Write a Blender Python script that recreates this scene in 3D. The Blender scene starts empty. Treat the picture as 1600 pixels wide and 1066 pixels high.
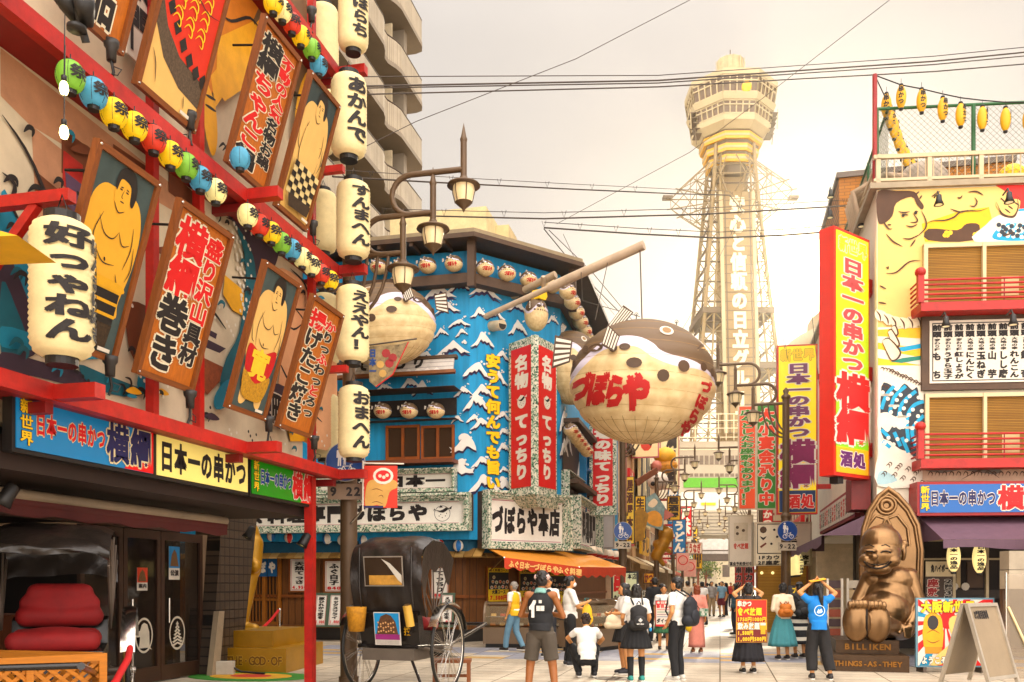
import bpy, bmesh, math, random
from mathutils import Vector as V, Matrix, noise
from mathutils.geometry import tessellate_polygon
random.seed(11)
R = math.radians
sc = bpy.context.scene
COL = sc.collection
# ------------------------------------------------------------ camera (world Y runs along the street)
F, HY, CH, TH = 1400.0, 913.0, 1.58, math.atan2(325, 1400)
RIGHT = V((math.cos(TH), math.sin(TH), 0)); FWD = V((-math.sin(TH), math.cos(TH), 0)); UP = V((0, 0, 1))
EYE = V((0, 0, CH))
cd = bpy.data.cameras.new('camera'); cam = bpy.data.objects.new('camera', cd); COL.objects.link(cam)
cam.location = EYE; cam.rotation_euler = (R(90), 0, TH)
cd.sensor_width = 36; cd.lens = 36 * F / 1600; cd.shift_y = (HY - 533) / 1600
cd.clip_start = .1; cd.clip_end = 3000
sc.camera = cam
# ------------------------------------------------------------ sky, sun, exposure
SUN_EL, SUN_AZ = R(18), math.atan2(435, 1400) - TH      # azimuth to the right of the street axis
SKY_LOW, SKY_TOP, SKY_BACK = .62, 3.3, 2.7
wd = bpy.data.worlds.new('World'); sc.world = wd; wd.use_nodes = True
nt = wd.node_tree; nd = nt.nodes; lk = nt.links
bg = nd['Background']; bg.inputs[1].default_value = .13
sky = nd.new('ShaderNodeTexSky'); sky.sky_type = 'NISHITA'; sky.sun_disc = False
sky.sun_elevation = SUN_EL; sky.sun_rotation = SUN_AZ
sky.air_density = 1.6; sky.dust_density = 7; sky.ozone_density = .6
tc = nd.new('ShaderNodeTexCoord')
cl = nd.new('ShaderNodeTexNoise'); cl.inputs['Scale'].default_value = 2.2; cl.inputs['Detail'].default_value = 5
mpn = nd.new('ShaderNodeMapping'); mpn.inputs['Scale'].default_value = (1, 1, 2.5)
lk.new(tc.outputs['Generated'], mpn.inputs[0]); lk.new(mpn.outputs[0], cl.inputs['Vector'])
cr = nd.new('ShaderNodeValToRGB'); cr.color_ramp.elements[0].position = .3; cr.color_ramp.elements[1].position = .75
cr.color_ramp.elements[0].color = (4.6, 4.2, 3.9, 1); cr.color_ramp.elements[1].color = (5.5, 5.05, 4.7, 1)
lk.new(cl.outputs['Fac'], cr.inputs[0])
sx = nd.new('ShaderNodeSeparateXYZ'); lk.new(tc.outputs['Generated'], sx.inputs[0])
def wmath(op, a, c):
 q = nd.new('ShaderNodeMath'); q.operation = op
 for i, x in enumerate((a, c)):
  if isinstance(x, (int, float)): q.inputs[i].default_value = x
  else: lk.new(x, q.inputs[i])
 return q.outputs[0]
zr = nd.new('ShaderNodeMapRange'); zr.interpolation_type = 'SMOOTHSTEP'; zr.inputs[1].default_value = .5; zr.inputs[2].default_value = 1; zr.inputs[3].default_value = SKY_LOW; zr.inputs[4].default_value = SKY_TOP
lk.new(sx.outputs['Z'], zr.inputs[0])                       # an overcast sky is brightest overhead, and extra brightness is added behind the camera to fill front faces
yr = nd.new('ShaderNodeMapRange'); yr.interpolation_type = 'SMOOTHSTEP'; yr.inputs[1].default_value = .35; yr.inputs[2].default_value = -.8; yr.inputs[3].default_value = 0; yr.inputs[4].default_value = SKY_BACK
lk.new(sx.outputs['Y'], yr.inputs[0])
fac = wmath('ADD', zr.outputs[0], yr.outputs[0])
mc = nd.new('ShaderNodeMixRGB'); mc.blend_type = 'MULTIPLY'; mc.inputs[0].default_value = 1; lk.new(cr.outputs[0], mc.inputs[1]); lk.new(fac, mc.inputs[2])
mx = nd.new('ShaderNodeMixRGB'); mx.blend_type = 'MIX'; mx.inputs[0].default_value = .99   # a closed layer of pale cloud over the clear sky
lk.new(sky.outputs[0], mx.inputs[1]); lk.new(mc.outputs[0], mx.inputs[2]); dt = nd.new('ShaderNodeVectorMath'); dt.operation = 'DOT_PRODUCT'; lk.new(tc.outputs['Generated'], dt.inputs[0])
dt.inputs[1].default_value = (math.sin(SUN_AZ) * math.cos(SUN_EL), math.cos(SUN_AZ) * math.cos(SUN_EL), math.sin(SUN_EL))
dp = wmath('MAXIMUM', dt.outputs['Value'], 0)
au = wmath('ADD', wmath('ADD', wmath('MULTIPLY', wmath('POWER', dp, 40), .18), wmath('MULTIPLY', wmath('POWER', dp, 200), 2.2)), wmath('MULTIPLY', wmath('POWER', dp, 1200), 40))
am = nd.new('ShaderNodeMixRGB'); am.blend_type = 'ADD'; am.inputs[0].default_value = 1; lk.new(mx.outputs[0], am.inputs[1])   # the sun's glow through thin cloud
ac = nd.new('ShaderNodeMixRGB'); ac.blend_type = 'MULTIPLY'; ac.inputs[0].default_value = 1; ac.inputs[1].default_value = (1, .78, .42, 1); lk.new(au, ac.inputs[2]); lk.new(ac.outputs[0], am.inputs[2])
lk.new(am.outputs[0], bg.inputs[0])
sl = bpy.data.lights.new('sun', 'SUN'); so = bpy.data.objects.new('sun', sl); COL.objects.link(so)
sl.energy = 2.6; sl.angle = R(3); sl.color = (1, .88, .68)
sd = V((math.sin(SUN_AZ) * math.cos(SUN_EL), math.cos(SUN_AZ) * math.cos(SUN_EL), math.sin(SUN_EL)))
so.rotation_euler = (-sd).to_track_quat('-Z', 'Y').to_euler(); so.location = (0, 0, 60)
vs = sc.view_settings; vs.view_transform = 'Standard'; vs.look = 'None'; vs.gamma = 1; vs.exposure = .85; vs.use_curve_mapping = False
sc.cycles.max_bounces = 6; sc.cycles.diffuse_bounces = 2; sc.cycles.glossy_bounces = 3; sc.cycles.transmission_bounces = 4
sc.cycles.volume_bounces = 0; sc.cycles.use_denoising = True
# ------------------------------------------------------------ materials
def lin(h):
 h = h.lstrip('#')
 c = [int(h[i:i + 2], 16) / 255 for i in (0, 2, 4)]
 c = [x / 12.92 if x <= .04045 else ((x + .055) / 1.055) ** 2.4 for x in c]; g = .2126 * c[0] + .7152 * c[1] + .0722 * c[2]
 return tuple(min(.9, max(.002, g + (x - g) * 1.17)) for x in c)
MATS = {}
def mat(hexc, rough=.6, metal=0, emit=0, var=.22, scale=3.0, bump=0, kind=None):
 k = (hexc, rough, metal, emit, var, scale, bump, kind)
 if k in MATS: return MATS[k]
 m = bpy.data.materials.new('paint_' + hexc.lstrip('#')); m.use_nodes = True
 n = m.node_tree.nodes; l = m.node_tree.links; b = n['Principled BSDF']
 c = lin(hexc); b.inputs['Base Color'].default_value = (*c, 1)
 b.inputs['Roughness'].default_value = rough; b.inputs['Metallic'].default_value = metal
 if emit:
  b.inputs['Emission Color'].default_value = (*c, 1); b.inputs['Emission Strength'].default_value = emit
 if var or bump:
  t = n.new('ShaderNodeTexCoord'); z = n.new('ShaderNodeTexNoise'); z.inputs['Scale'].default_value = scale; z.inputs['Detail'].default_value = 6
  z.inputs['Roughness'].default_value = .65
  mp = n.new('ShaderNodeMapping'); l.new(t.outputs['Object'], mp.inputs[0]); l.new(mp.outputs[0], z.inputs['Vector'])
  if kind == 'wood': mp.inputs['Scale'].default_value = (9, 9, .7)
  if kind == 'hwood': mp.inputs['Scale'].default_value = (.7, .7, 9)
  if kind == 'streak': mp.inputs['Scale'].default_value = (4, 4, .35)
  r = n.new('ShaderNodeValToRGB'); e = r.color_ramp.elements
  e[0].position = .28; e[1].position = .72
  e[0].color = (*[x * (1 - var) for x in c], 1); e[1].color = (*[min(1, x * (1 + var * .55)) for x in c], 1)
  l.new(z.outputs['Fac'], r.inputs[0]); l.new(r.outputs[0], b.inputs['Base Color'])
  if emit: l.new(r.outputs[0], b.inputs['Emission Color'])
  if bump:
   u = n.new('ShaderNodeBump'); u.inputs['Strength'].default_value = bump; u.inputs['Distance'].default_value = .03
   l.new(z.outputs['Fac'], u.inputs['Height']); l.new(u.outputs[0], b.inputs['Normal'])
 MATS[k] = m
 return m
def brickmat(name, c1, c2, mortar, w, h, ms=.01, rough=.8, axis='XZ', offset=.5, bump=.4):
 m = bpy.data.materials.new(name); m.use_nodes = True
 n = m.node_tree.nodes; l = m.node_tree.links; b = n['Principled BSDF']
 t = n.new('ShaderNodeTexCoord'); s = n.new('ShaderNodeSeparateXYZ'); cb = n.new('ShaderNodeCombineXYZ')
 l.new(t.outputs['Object'], s.inputs[0])
 l.new(s.outputs[axis[0]], cb.inputs[0]); l.new(s.outputs[axis[1]], cb.inputs[1])
 k = n.new('ShaderNodeTexBrick'); k.offset = offset
 k.inputs['Color1'].default_value = (*lin(c1), 1); k.inputs['Color2'].default_value = (*lin(c2), 1); k.inputs['Mortar'].default_value = (*lin(mortar), 1)
 k.inputs['Scale'].default_value = 1; k.inputs['Brick Width'].default_value = w; k.inputs['Row Height'].default_value = h; k.inputs['Mortar Size'].default_value = ms
 l.new(cb.outputs[0], k.inputs['Vector'])
 z = n.new('ShaderNodeTexNoise'); z.inputs['Scale'].default_value = 1.3; z.inputs['Detail'].default_value = 7; l.new(t.outputs['Object'], z.inputs['Vector'])
 mr = n.new('ShaderNodeMapRange'); mr.inputs[3].default_value = .66; mr.inputs[4].default_value = 1.22; l.new(z.outputs['Fac'], mr.inputs[0])
 mu = n.new('ShaderNodeMixRGB'); mu.blend_type = 'MULTIPLY'; mu.inputs[0].default_value = 1
 l.new(k.outputs[0], mu.inputs[1]); l.new(mr.outputs[0], mu.inputs[2]); l.new(mu.outputs[0], b.inputs['Base Color'])
 b.inputs['Roughness'].default_value = rough
 u = n.new('ShaderNodeBump'); u.inputs['Strength'].default_value = bump; u.inputs['Distance'].default_value = .01; u.invert = True
 l.new(k.outputs['Fac'], u.inputs['Height']); l.new(u.outputs[0], b.inputs['Normal'])
 return m
def glass(name, hexc, rough=.04, alpha=None, spec=.5):
 m = bpy.data.materials.new(name); m.use_nodes = True; b = m.node_tree.nodes['Principled BSDF']
 b.inputs['Base Color'].default_value = (*lin(hexc), 1); b.inputs['Roughness'].default_value = rough
 b.inputs['Specular IOR Level'].default_value = spec
 if alpha is not None: b.inputs['Alpha'].default_value = alpha
 return m
# ------------------------------------------------------------ pixel rays -> real planes
def ray(px, py): return FWD + RIGHT * ((px - 800) / F) + UP * ((HY - py) / F)
def at(px, py, D): return EYE + ray(px, py) * D          # the point D metres deep that shows at a pixel of the photograph
def foot(px, D, z=0):
 p = EYE + (FWD + RIGHT * ((px - 800) / F)) * D; p.z = z; return p
class Plane:
 def __init__(s, o, ex, ey=UP):
  s.o = V(o); s.ex = V(ex).normalized(); s.en = s.ex.cross(V(ey)).normalized(); s.ey = s.en.cross(s.ex).normalized()
 def at(s, px, py):
  d = ray(px, py); t = (s.o - EYE).dot(s.en) / d.dot(s.en); p = EYE + d * t - s.o
  return (p.dot(s.ex), p.dot(s.ey))
 def w(s, a, b, off=0): return s.o + s.ex * a + s.ey * b + s.en * off
 def off(s, d): return Plane(s.o + s.en * d, s.ex, s.ey)
class Cyl:                                                # arc length a, height b on a vertical cylinder (or barrel)
 def __init__(s, o, r, ang0=0, prof=None): s.o = V(o); s.r = r; s.a0 = ang0; s.prof = prof
 def w(s, a, b, off=0):
  r = (s.prof(b) if s.prof else s.r) + off; t = s.a0 + a / s.r
  return s.o + V((math.sin(t) * r, -math.cos(t) * r, b))
class Ell:                                                # longitude/latitude in metres on an ellipsoid
 def __init__(s, o, rx, ry, rz, rot=0): s.o = V(o); s.r = (rx, ry, rz); s.rot = rot
 def w(s, a, b, off=0):
  rx, ry, rz = s.r; lo = a / rx; la = b / rz
  p = V(((rx + off) * math.sin(lo) * math.cos(la), -(ry + off) * math.cos(lo) * math.cos(la), (rz + off) * math.sin(la)))
  return s.o + Matrix.Rotation(s.rot, 3, 'Z') @ p
# ------------------------------------------------------------ glyphs (Blender's built-in lettering)
GL = {}
def glyph(ch, wgt, cut=False):
 k = (ch, round(wgt, 3), cut)
 if k in GL: return GL[k]
 cu = bpy.data.curves.new('g', 'FONT'); cu.body = ch; cu.size = 1; cu.resolution_u = 2; cu.offset = wgt
 ob = bpy.data.objects.new('g', cu); me = bpy.data.meshes.new_from_object(ob)
 if cut and len(me.polygons):
  bm = bmesh.new(); bm.from_mesh(me)
  for i in range(1, 6):
   bmesh.ops.bisect_plane(bm, geom=bm.verts[:] + bm.edges[:] + bm.faces[:], plane_co=(i / 6, 0, 0), plane_no=(1, 0, 0))
  for i in range(1, 6):
   bmesh.ops.bisect_plane(bm, geom=bm.verts[:] + bm.edges[:] + bm.faces[:], plane_co=(0, i / 6 - .12, 0), plane_no=(0, 1, 0))
  bm.to_mesh(me); bm.free()
 r = ([(v.co.x, v.co.y) for v in me.vertices], [tuple(p.vertices) for p in me.polygons])
 bpy.data.objects.remove(ob); bpy.data.curves.remove(cu); bpy.data.meshes.remove(me)
 GL[k] = r
 return r
def smooth_pts(pts, n=4, closed=True):
 out = []; L = len(pts)
 for i in range(L if closed else L - 1):
  p = [V((*(pts[(i + j) % L] if closed else pts[min(max(i + j, 0), L - 1)]), 0)) for j in (-1, 0, 1, 2)]
  for q in range(n):
   t = q / n
   c = .5 * (2 * p[1] + (p[2] - p[0]) * t + (2 * p[0] - 5 * p[1] + 4 * p[2] - p[3]) * t * t + (3 * p[1] - p[0] - 3 * p[2] + p[3]) * t ** 3)
   out.append((c.x, c.y))
 if not closed: out.append(tuple(pts[-1]))
 return out
# ------------------------------------------------------------ mesh builder
HOME = {}
class M:
 def __init__(s): s.v = []; s.f = []; s.mi = []; s.sm = []; s.mats = []
 def idx(s, m):
  if m not in s.mats: s.mats.append(m)
  return s.mats.index(m)
 def add(s, vs, fs, m, smooth=False):
  b = len(s.v); i = s.idx(m); s.v += [V(p) for p in vs]
  for f in fs: s.f.append(tuple(b + q for q in f)); s.mi.append(i); s.sm.append(smooth)
  return s
 def obox(s, o, ex, ey, ez, m):                        # o = corner, three edge vectors
  o, ex, ey, ez = V(o), V(ex), V(ey), V(ez)
  p = [o, o + ex, o + ex + ey, o + ey, o + ez, o + ex + ez, o + ex + ey + ez, o + ey + ez]
  return s.add(p, [(3, 2, 1, 0), (4, 5, 6, 7), (0, 1, 5, 4), (1, 2, 6, 5), (2, 3, 7, 6), (3, 0, 4, 7)], m)
 def box(s, c, d, m, rz=0):
  q = Matrix.Rotation(rz, 3, 'Z'); e = [q @ V((d[0], 0, 0)), q @ V((0, d[1], 0)), V((0, 0, d[2]))]
  return s.obox(V(c) - (e[0] + e[1] + e[2]) / 2, *e, m)
 def beam(s, a, b, w, h, m):                           # square bar between two points
  a, b = V(a), V(b); d = (b - a); x = d.cross(UP)
  x = V((1, 0, 0)) if x.length < 1e-6 else x.normalized(); y = x.cross(d).normalized()
  return s.obox(a - x * w / 2 - y * h / 2, x * w, d, y * h, m)
 def tube(s, pts, r, m, n=8, cap=True, smooth=True):
  pts = [V(p) for p in pts]; rs = r if isinstance(r, (list, tuple)) else [r] * len(pts)
  vs, fs = [], []; ref = None
  for i, p in enumerate(pts):
   t = (pts[min(i + 1, len(pts) - 1)] - pts[max(i - 1, 0)]).normalized()
   if ref is None: ref = t.orthogonal().normalized()
   ref = (ref - t * ref.dot(t)).normalized(); b = t.cross(ref)
   for k in range(n):
    a = 2 * math.pi * k / n; vs.append(p + (ref * math.cos(a) + b * math.sin(a)) * rs[i])
  for i in range(len(pts) - 1):
   for k in range(n): fs.append((i * n + k, i * n + (k + 1) % n, (i + 1) * n + (k + 1) % n, (i + 1) * n + k))
  s.add(vs, fs, m, smooth)
  if cap:
   s.add(vs[:n], [tuple(range(n))[::-1]], m); s.add(vs[-n:], [tuple(range(n))], m)
  return s
 def lathe(s, prof, o, m, n=20, smooth=True, ax=None, mod=None):     # prof: (radius, height)
  o = V(o); q = Matrix.Identity(3) if ax is None else V((0, 0, 1)).rotation_difference(V(ax)).to_matrix()
  vs = []
  for r, z in prof:
   for k in range(n):
    a = 2 * math.pi * k / n; rr = r * (mod(a, z) if mod else 1); vs.append(o + q @ V((rr * math.cos(a), rr * math.sin(a), z)))
  fs = [(i * n + k, i * n + (k + 1) % n, (i + 1) * n + (k + 1) % n, (i + 1) * n + k) for i in range(len(prof) - 1) for k in range(n)]
  return s.add(vs, fs, m, smooth)
 def ell(s, c, r, m, n=16, k=10, rot=None, mats=None):
  r = (r, r, r) if not isinstance(r, (tuple, list)) else r; q = rot or Matrix.Identity(3); c = V(c)
  for i in range(k):
   t0, t1 = math.pi * (i / k - .5), math.pi * ((i + 1) / k - .5)
   for j in range(n):
    a0, a1 = 2 * math.pi * j / n, 2 * math.pi * (j + 1) / n
    P = [(a0, t0), (a1, t0), (a1, t1), (a0, t1)]
    vs = [c + q @ V((r[0] * math.cos(t) * math.cos(a), r[1] * math.cos(t) * math.sin(a), r[2] * math.sin(t))) for a, t in P]
    s.add(vs, [(0, 1, 2, 3)], mats(i, j) if mats else m, True)
  return s
 def poly(s, S, pts, m, off=0, n=0):                   # filled outline on a surface
  p = smooth_pts(pts, n) if n else pts
  tri = tessellate_polygon([[V((a, b, 0)) for a, b in p]])
  return s.add([S.w(a, b, off) for a, b in p], [tuple(t) for t in tri], m)
 def prism(s, S, pts, d, m, off=0, n=0, side=None):    # the same outline with thickness d towards the surface's front
  p = smooth_pts(pts, n) if n else list(pts); L = len(p)
  s.poly(S, p, m, off + d); s.poly(S, p, side or m, off)
  return s.add([S.w(a, b, off) for a, b in p] + [S.w(a, b, off + d) for a, b in p], [(i, (i + 1) % L, L + (i + 1) % L, L + i) for i in range(L)], side or m)
 def line(s, S, pts, w, m, off=0, n=0, taper=False):
  p = smooth_pts(pts, n, False) if n else pts; L = len(p); vs = []
  for i, (a, b) in enumerate(p):
   q0, q1 = p[max(i - 1, 0)], p[min(i + 1, L - 1)]; dx, dy = q1[0] - q0[0], q1[1] - q0[1]; l = math.hypot(dx, dy) or 1
   k = w / 2 * (math.sin(math.pi * (i + .6) / (L + .2)) if taper else 1)
   vs += [S.w(a - dy / l * k, b + dx / l * k, off), S.w(a + dy / l * k, b - dx / l * k, off)]
  return s.add(vs, [(2 * i, 2 * i + 1, 2 * i + 3, 2 * i + 2) for i in range(L - 1)], m)
 def panel(s, S, a0, b0, a1, b1, d, m, off=0): return s.prism(S, [(a0, b0), (a1, b0), (a1, b1), (a0, b1)], d, m, off)
 def text(s, S, txt, box, m, off=.004, out=None, vert=False, wgt=.035, ow=.05, fill=.94, cut=False, rot=0, depth=0, cols=None):
  a0, b0, a1, b1 = box; n = len(txt)
  narrow = [(.56 if (ord(c) < 256 and not vert) else 1) for c in txt]; tot = sum(narrow)
  pos = 0
  for i, ch in enumerate(txt):
   if vert: ca, cb, cw, hh = (a0 + a1) / 2, b1 - (b1 - b0) * (i + .5) / n, a1 - a0, (b1 - b0) / n
   else:
    cw = (a1 - a0) * narrow[i] / tot; ca, cb, hh = a0 + pos + cw / 2, (b0 + b1) / 2, b1 - b0; pos += cw
   if ch in ' 　': continue
   gw = .56 if ord(ch) < 256 else 1
   mm = cols[i] if cols else m
   vs, fs = glyph(ch, .012, cut)
   if gw < 1 and vs: xs = [q[0] for q in vs]; gw = min(xs) + max(xs)
   if len(vs) > 110 and not cut: bold = wgt * .38
   else: bold = wgt * .62
   jobs = []
   if out: jobs += [(out, bold + ow * .8, k * math.pi / 4 + .3, off + k * 1e-4) for k in range(8)]
   o2 = off + (.003 if out else 0); jobs.append((mm, 0, 0, o2))
   if bold > .004: jobs += [(mm, bold, k * math.pi / 2 + .78, o2 + (k + 1) * 1e-4) for k in range(4)]
   for mt_, rr, an, of in jobs:
    if mt_ is None: continue
    dx, dy = rr * math.cos(an), rr * math.sin(an); P = []
    for x, y in vs:
     u, v = (x + dx - gw / 2 - .005) * fill * cw / (.6 if gw < .999 else 1), (y + dy - .37) * fill * hh
     if vert and ch in 'ー～': u, v = v, u
     if rot: u, v = u * math.cos(rot) - v * math.sin(rot), u * math.sin(rot) + v * math.cos(rot)
     P.append(S.w(ca + u, cb + v, of))
    s.add(P, fs, mt_)
  return s
 def build(s, name, parent=None, at=None, bevel=0):
  o = V(at) if at is not None else V((0, 0, 0))
  if parent is not None: o = HOME[parent.name]
  elif at is None and s.v:
   xs = [p.x for p in s.v]; ys = [p.y for p in s.v]; o = V(((min(xs) + max(xs)) / 2, (min(ys) + max(ys)) / 2, min(p.z for p in s.v)))
  me = bpy.data.meshes.new(name); me.from_pydata([p - o for p in s.v], [], s.f)
  for m in s.mats: me.materials.append(m)
  me.polygons.foreach_set('material_index', s.mi); me.polygons.foreach_set('use_smooth', s.sm)
  me.update()
  ob = bpy.data.objects.new(name, me); COL.objects.link(ob)
  if parent is not None: ob.parent = parent
  else: ob.location = o
  HOME[ob.name] = o
  if bevel:
   b = ob.modifiers.new('bevel', 'BEVEL'); b.width = bevel; b.segments = 2; b.limit_method = 'ANGLE'
  return ob
def tag(o, label, cat, group=None, kind=None):
 if label: o['label'] = label
 if cat: o['category'] = cat
 if group: o['group'] = group
 if kind: o['kind'] = kind
 return o
def thing(name, label, cat, loc, group=None):
 o = bpy.data.objects.new(name, None); o.empty_display_size = .1; COL.objects.link(o); o.location = loc
 HOME[o.name] = V(loc); return tag(o, label, cat, group)
def kids(o): return [c for c in COL.objects if c.parent == o]
KIDS = {}
def dup(root, loc, label=None, rz=None, scale=None, group=None, tree=None):
 """a copy of a thing with its parts and their sub-parts"""
 tree = tree if tree is not None else [(c, kids(c)) for c in KIDS.setdefault(root.name, kids(root))]
 r = root.copy(); COL.objects.link(r); r.location = loc; HOME[r.name] = V(loc)
 if rz is not None: r.rotation_euler = (0, 0, rz)
 if scale is not None: r.scale = (scale,) * 3 if not isinstance(scale, tuple) else scale
 if label: r['label'] = label
 if group: r['group'] = group
 for c, g in tree:
  d = c.copy(); COL.objects.link(d); d.parent = r
  for q in g:
   e = q.copy(); COL.objects.link(e); e.parent = d
 return r
# rounded solids: overlapping balls and tapered capsules grown into one skin
def capsule(a, b, r0, r1, flat=False, n=18):
 m = M(); a, b = V(a), V(b); d = (b - a); L = d.length or 1e-5; pr = []
 if flat: pr = [(1e-4, 0), (r0, 0), (r1, L), (1e-4, L)]
 else:
  for i in range(6): t = math.pi / 2 * (1 - i / 5); pr.append((max(1e-4, r0 * math.cos(t)), -r0 * math.sin(t)))
  for i in range(6): t = math.pi / 2 * i / 5; pr.append((max(1e-4, r1 * math.cos(t)), L + r1 * math.sin(t)))
 m.lathe(pr, a, None, n, True, d.normalized()); return m
def grow(parts, voxel, mtl, name, parent=None, sm=3, fold=0, at=None):
 """parts: ('c',a,b,r0,r1) capsule, ('f',...) flat-ended, ('e',centre,radii[,rot]) ball -> one continuous mesh"""
 g = M()
 for p in parts:
  if p[0] == 'e':
   q = M().ell(p[1], p[2], None, 30, 20, p[3] if len(p) > 3 else None)
  else: q = capsule(p[1], p[2], p[3], p[4], p[0] == 'f')
  b = len(g.v); g.v += q.v; g.f += [tuple(b + i for i in f) for f in q.f]
 me = bpy.data.meshes.new('grow'); me.from_pydata(g.v, [], g.f)
 bm = bmesh.new(); bm.from_mesh(me); bmesh.ops.remove_doubles(bm, verts=bm.verts, dist=1e-5); bmesh.ops.recalc_face_normals(bm, faces=bm.faces); bm.to_mesh(me); bm.free()
 ob = bpy.data.objects.new('grow', me); COL.objects.link(ob)
 rm = ob.modifiers.new('r', 'REMESH'); rm.mode = 'VOXEL'; rm.voxel_size = voxel
 if sm: s_ = ob.modifiers.new('s', 'SMOOTH'); s_.iterations = sm; s_.factor = .5
 dg = bpy.context.evaluated_depsgraph_get()
 m2 = bpy.data.meshes.new_from_object(ob.evaluated_get(dg))
 bpy.data.objects.remove(ob); bpy.data.meshes.remove(me)
 r = M(); r.v = [v.co + v.normal * (fold * noise.noise((v.co.x * 9, v.co.y * 9, v.co.z * 5)) if fold else 0) for v in m2.vertices]; r.f = [tuple(p.vertices) for p in m2.polygons]
 r.mats = [mtl]; r.mi = [0] * len(r.f); r.sm = [True] * len(r.f); bpy.data.meshes.remove(m2)
 return r.build(name, parent, at) if name else r
def xf(M_, mat4):
 M_.v = [mat4 @ p for p in M_.v]; return M_
# ============================================================ ground
def ground_mat():
 m = bpy.data.materials.new('plaza_pavers'); m.use_nodes = True
 n = m.node_tree.nodes; l = m.node_tree.links; b = n['Principled BSDF']
 t = n.new('ShaderNodeTexCoord'); s = n.new('ShaderNodeSeparateXYZ'); l.new(t.outputs['Object'], s.inputs[0])
 def mth(op, a, c=None):
  q = n.new('ShaderNodeMath'); q.operation = op
  for i, x in enumerate((a, c)):
   if x is None: continue
   if isinstance(x, (int, float)): q.inputs[i].default_value = x
   else: l.new(x, q.inputs[i])
  return q.outputs[0]
 k = n.new('ShaderNodeTexBrick'); k.offset = 0
 for i, v in (('Scale', 1), ('Brick Width', .9), ('Row Height', .45), ('Mortar Size', .011)): k.inputs[i].default_value = v
 k.inputs['Color1'].default_value = (*lin('C6BAA6'), 1); k.inputs['Color2'].default_value = (*lin('B4A794'), 1); k.inputs['Mortar'].default_value = (*lin('54452F'), 1)
 l.new(t.outputs['Object'], k.inputs['Vector'])
 def snap(o, w): return mth('FLOOR', mth('DIVIDE', o, w))
 cx, cy = snap(s.outputs['X'], .9), snap(s.outputs['Y'], .45)
 cb = n.new('ShaderNodeCombineXYZ'); l.new(cx, cb.inputs[0]); l.new(cy, cb.inputs[1])
 wn = n.new('ShaderNodeTexWhiteNoise'); wn.noise_dimensions = '2D'; l.new(cb.outputs[0], wn.inputs['Vector'])
 row = mth('MODULO', mth('ADD', cy, 3), 26)                 # rows repeat every 11.7 m
 band = mth('MULTIPLY', mth('GREATER_THAN', row, 17.5), mth('LESS_THAN', row, 24.5))
 edge = mth('ADD', mth('COMPARE', row, 18), mth('COMPARE', row, 24))
 blue = mth('MULTIPLY', band, mth('LESS_THAN', wn.outputs['Value'], .74))
 och = mth('MULTIPLY', band, mth('GREATER_THAN', wn.outputs['Value'], .82))
 def mix(f, a, hexc):
  q = n.new('ShaderNodeMixRGB'); l.new(f, q.inputs[0]); l.new(a, q.inputs[1]); q.inputs[2].default_value = (*lin(hexc), 1); return q.outputs[0]
 mort = mth('SUBTRACT', 1, k.outputs['Fac'])
 c = mix(mth('MULTIPLY', mth('MULTIPLY', blue, mort), .85), k.outputs[0], '8A8E9C'); c = mix(mth('MULTIPLY', mth('MULTIPLY', och, mort), .75), c, 'C29A50')
 z = n.new('ShaderNodeTexNoise'); z.inputs['Scale'].default_value = .9; z.inputs['Detail'].default_value = 9; z.inputs['Roughness'].default_value = .7
 l.new(t.outputs['Object'], z.inputs['Vector'])
 mr = n.new('ShaderNodeMapRange'); mr.inputs[1].default_value = .25; mr.inputs[2].default_value = .75; mr.inputs[3].default_value = .52; mr.inputs[4].default_value = 1.14
 z2 = n.new('ShaderNodeTexNoise'); z2.inputs['Scale'].default_value = 7; z2.inputs['Detail'].default_value = 8; z2.inputs['Roughness'].default_value = .8; l.new(t.outputs['Object'], z2.inputs['Vector'])
 l.new(mth('ADD', mth('MULTIPLY', z.outputs['Fac'], .55), mth('MULTIPLY', z2.outputs['Fac'], .45)), mr.inputs[0])
 mr.inputs[1].default_value = .34; mr.inputs[2].default_value = .64
 mu = n.new('ShaderNodeMixRGB'); mu.blend_type = 'MULTIPLY'; mu.inputs[0].default_value = 1; l.new(c, mu.inputs[1]); l.new(mr.outputs[0], mu.inputs[2])
 l.new(mu.outputs[0], b.inputs['Base Color']); b.inputs['Roughness'].default_value = .62
 u = n.new('ShaderNodeBump'); u.inputs['Strength'].default_value = .5; u.inputs['Distance'].default_value = .006; u.invert = True
 l.new(k.outputs['Fac'], u.inputs['Height']); l.new(u.outputs[0], b.inputs['Normal'])
 return m
g = M(); gm = ground_mat()
g.add([(-390, -60, 0), (390, -60, 0), (390, 680, 0), (-390, 680, 0)], [(0, 1, 2, 3)], gm)
tag(g.build('ground', at=(0, 0, 0)), None, None, kind='structure')
for px, D, r, lb in ((1160, 26.5, .42, 'round iron manhole cover in the paving beyond the placard woman'), (958, 15.0, .3, 'dark round drain cover in the paving by the schoolgirls'), (690, 19.5, .35, 'round iron cover in the paving left of the yellow vest man')):
 o = foot(px, D); m = M(); m.lathe([(.01, .006), (r * .8, .006), (r * .82, .002), (r * .86, .002), (r * .88, .007), (r, .007), (r + .01, .001)], o, mat('5A5248', .5, .5, var=.3, scale=12), 28, False); tag(m.build('manhole_cover'), lb, 'manhole cover')
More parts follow.
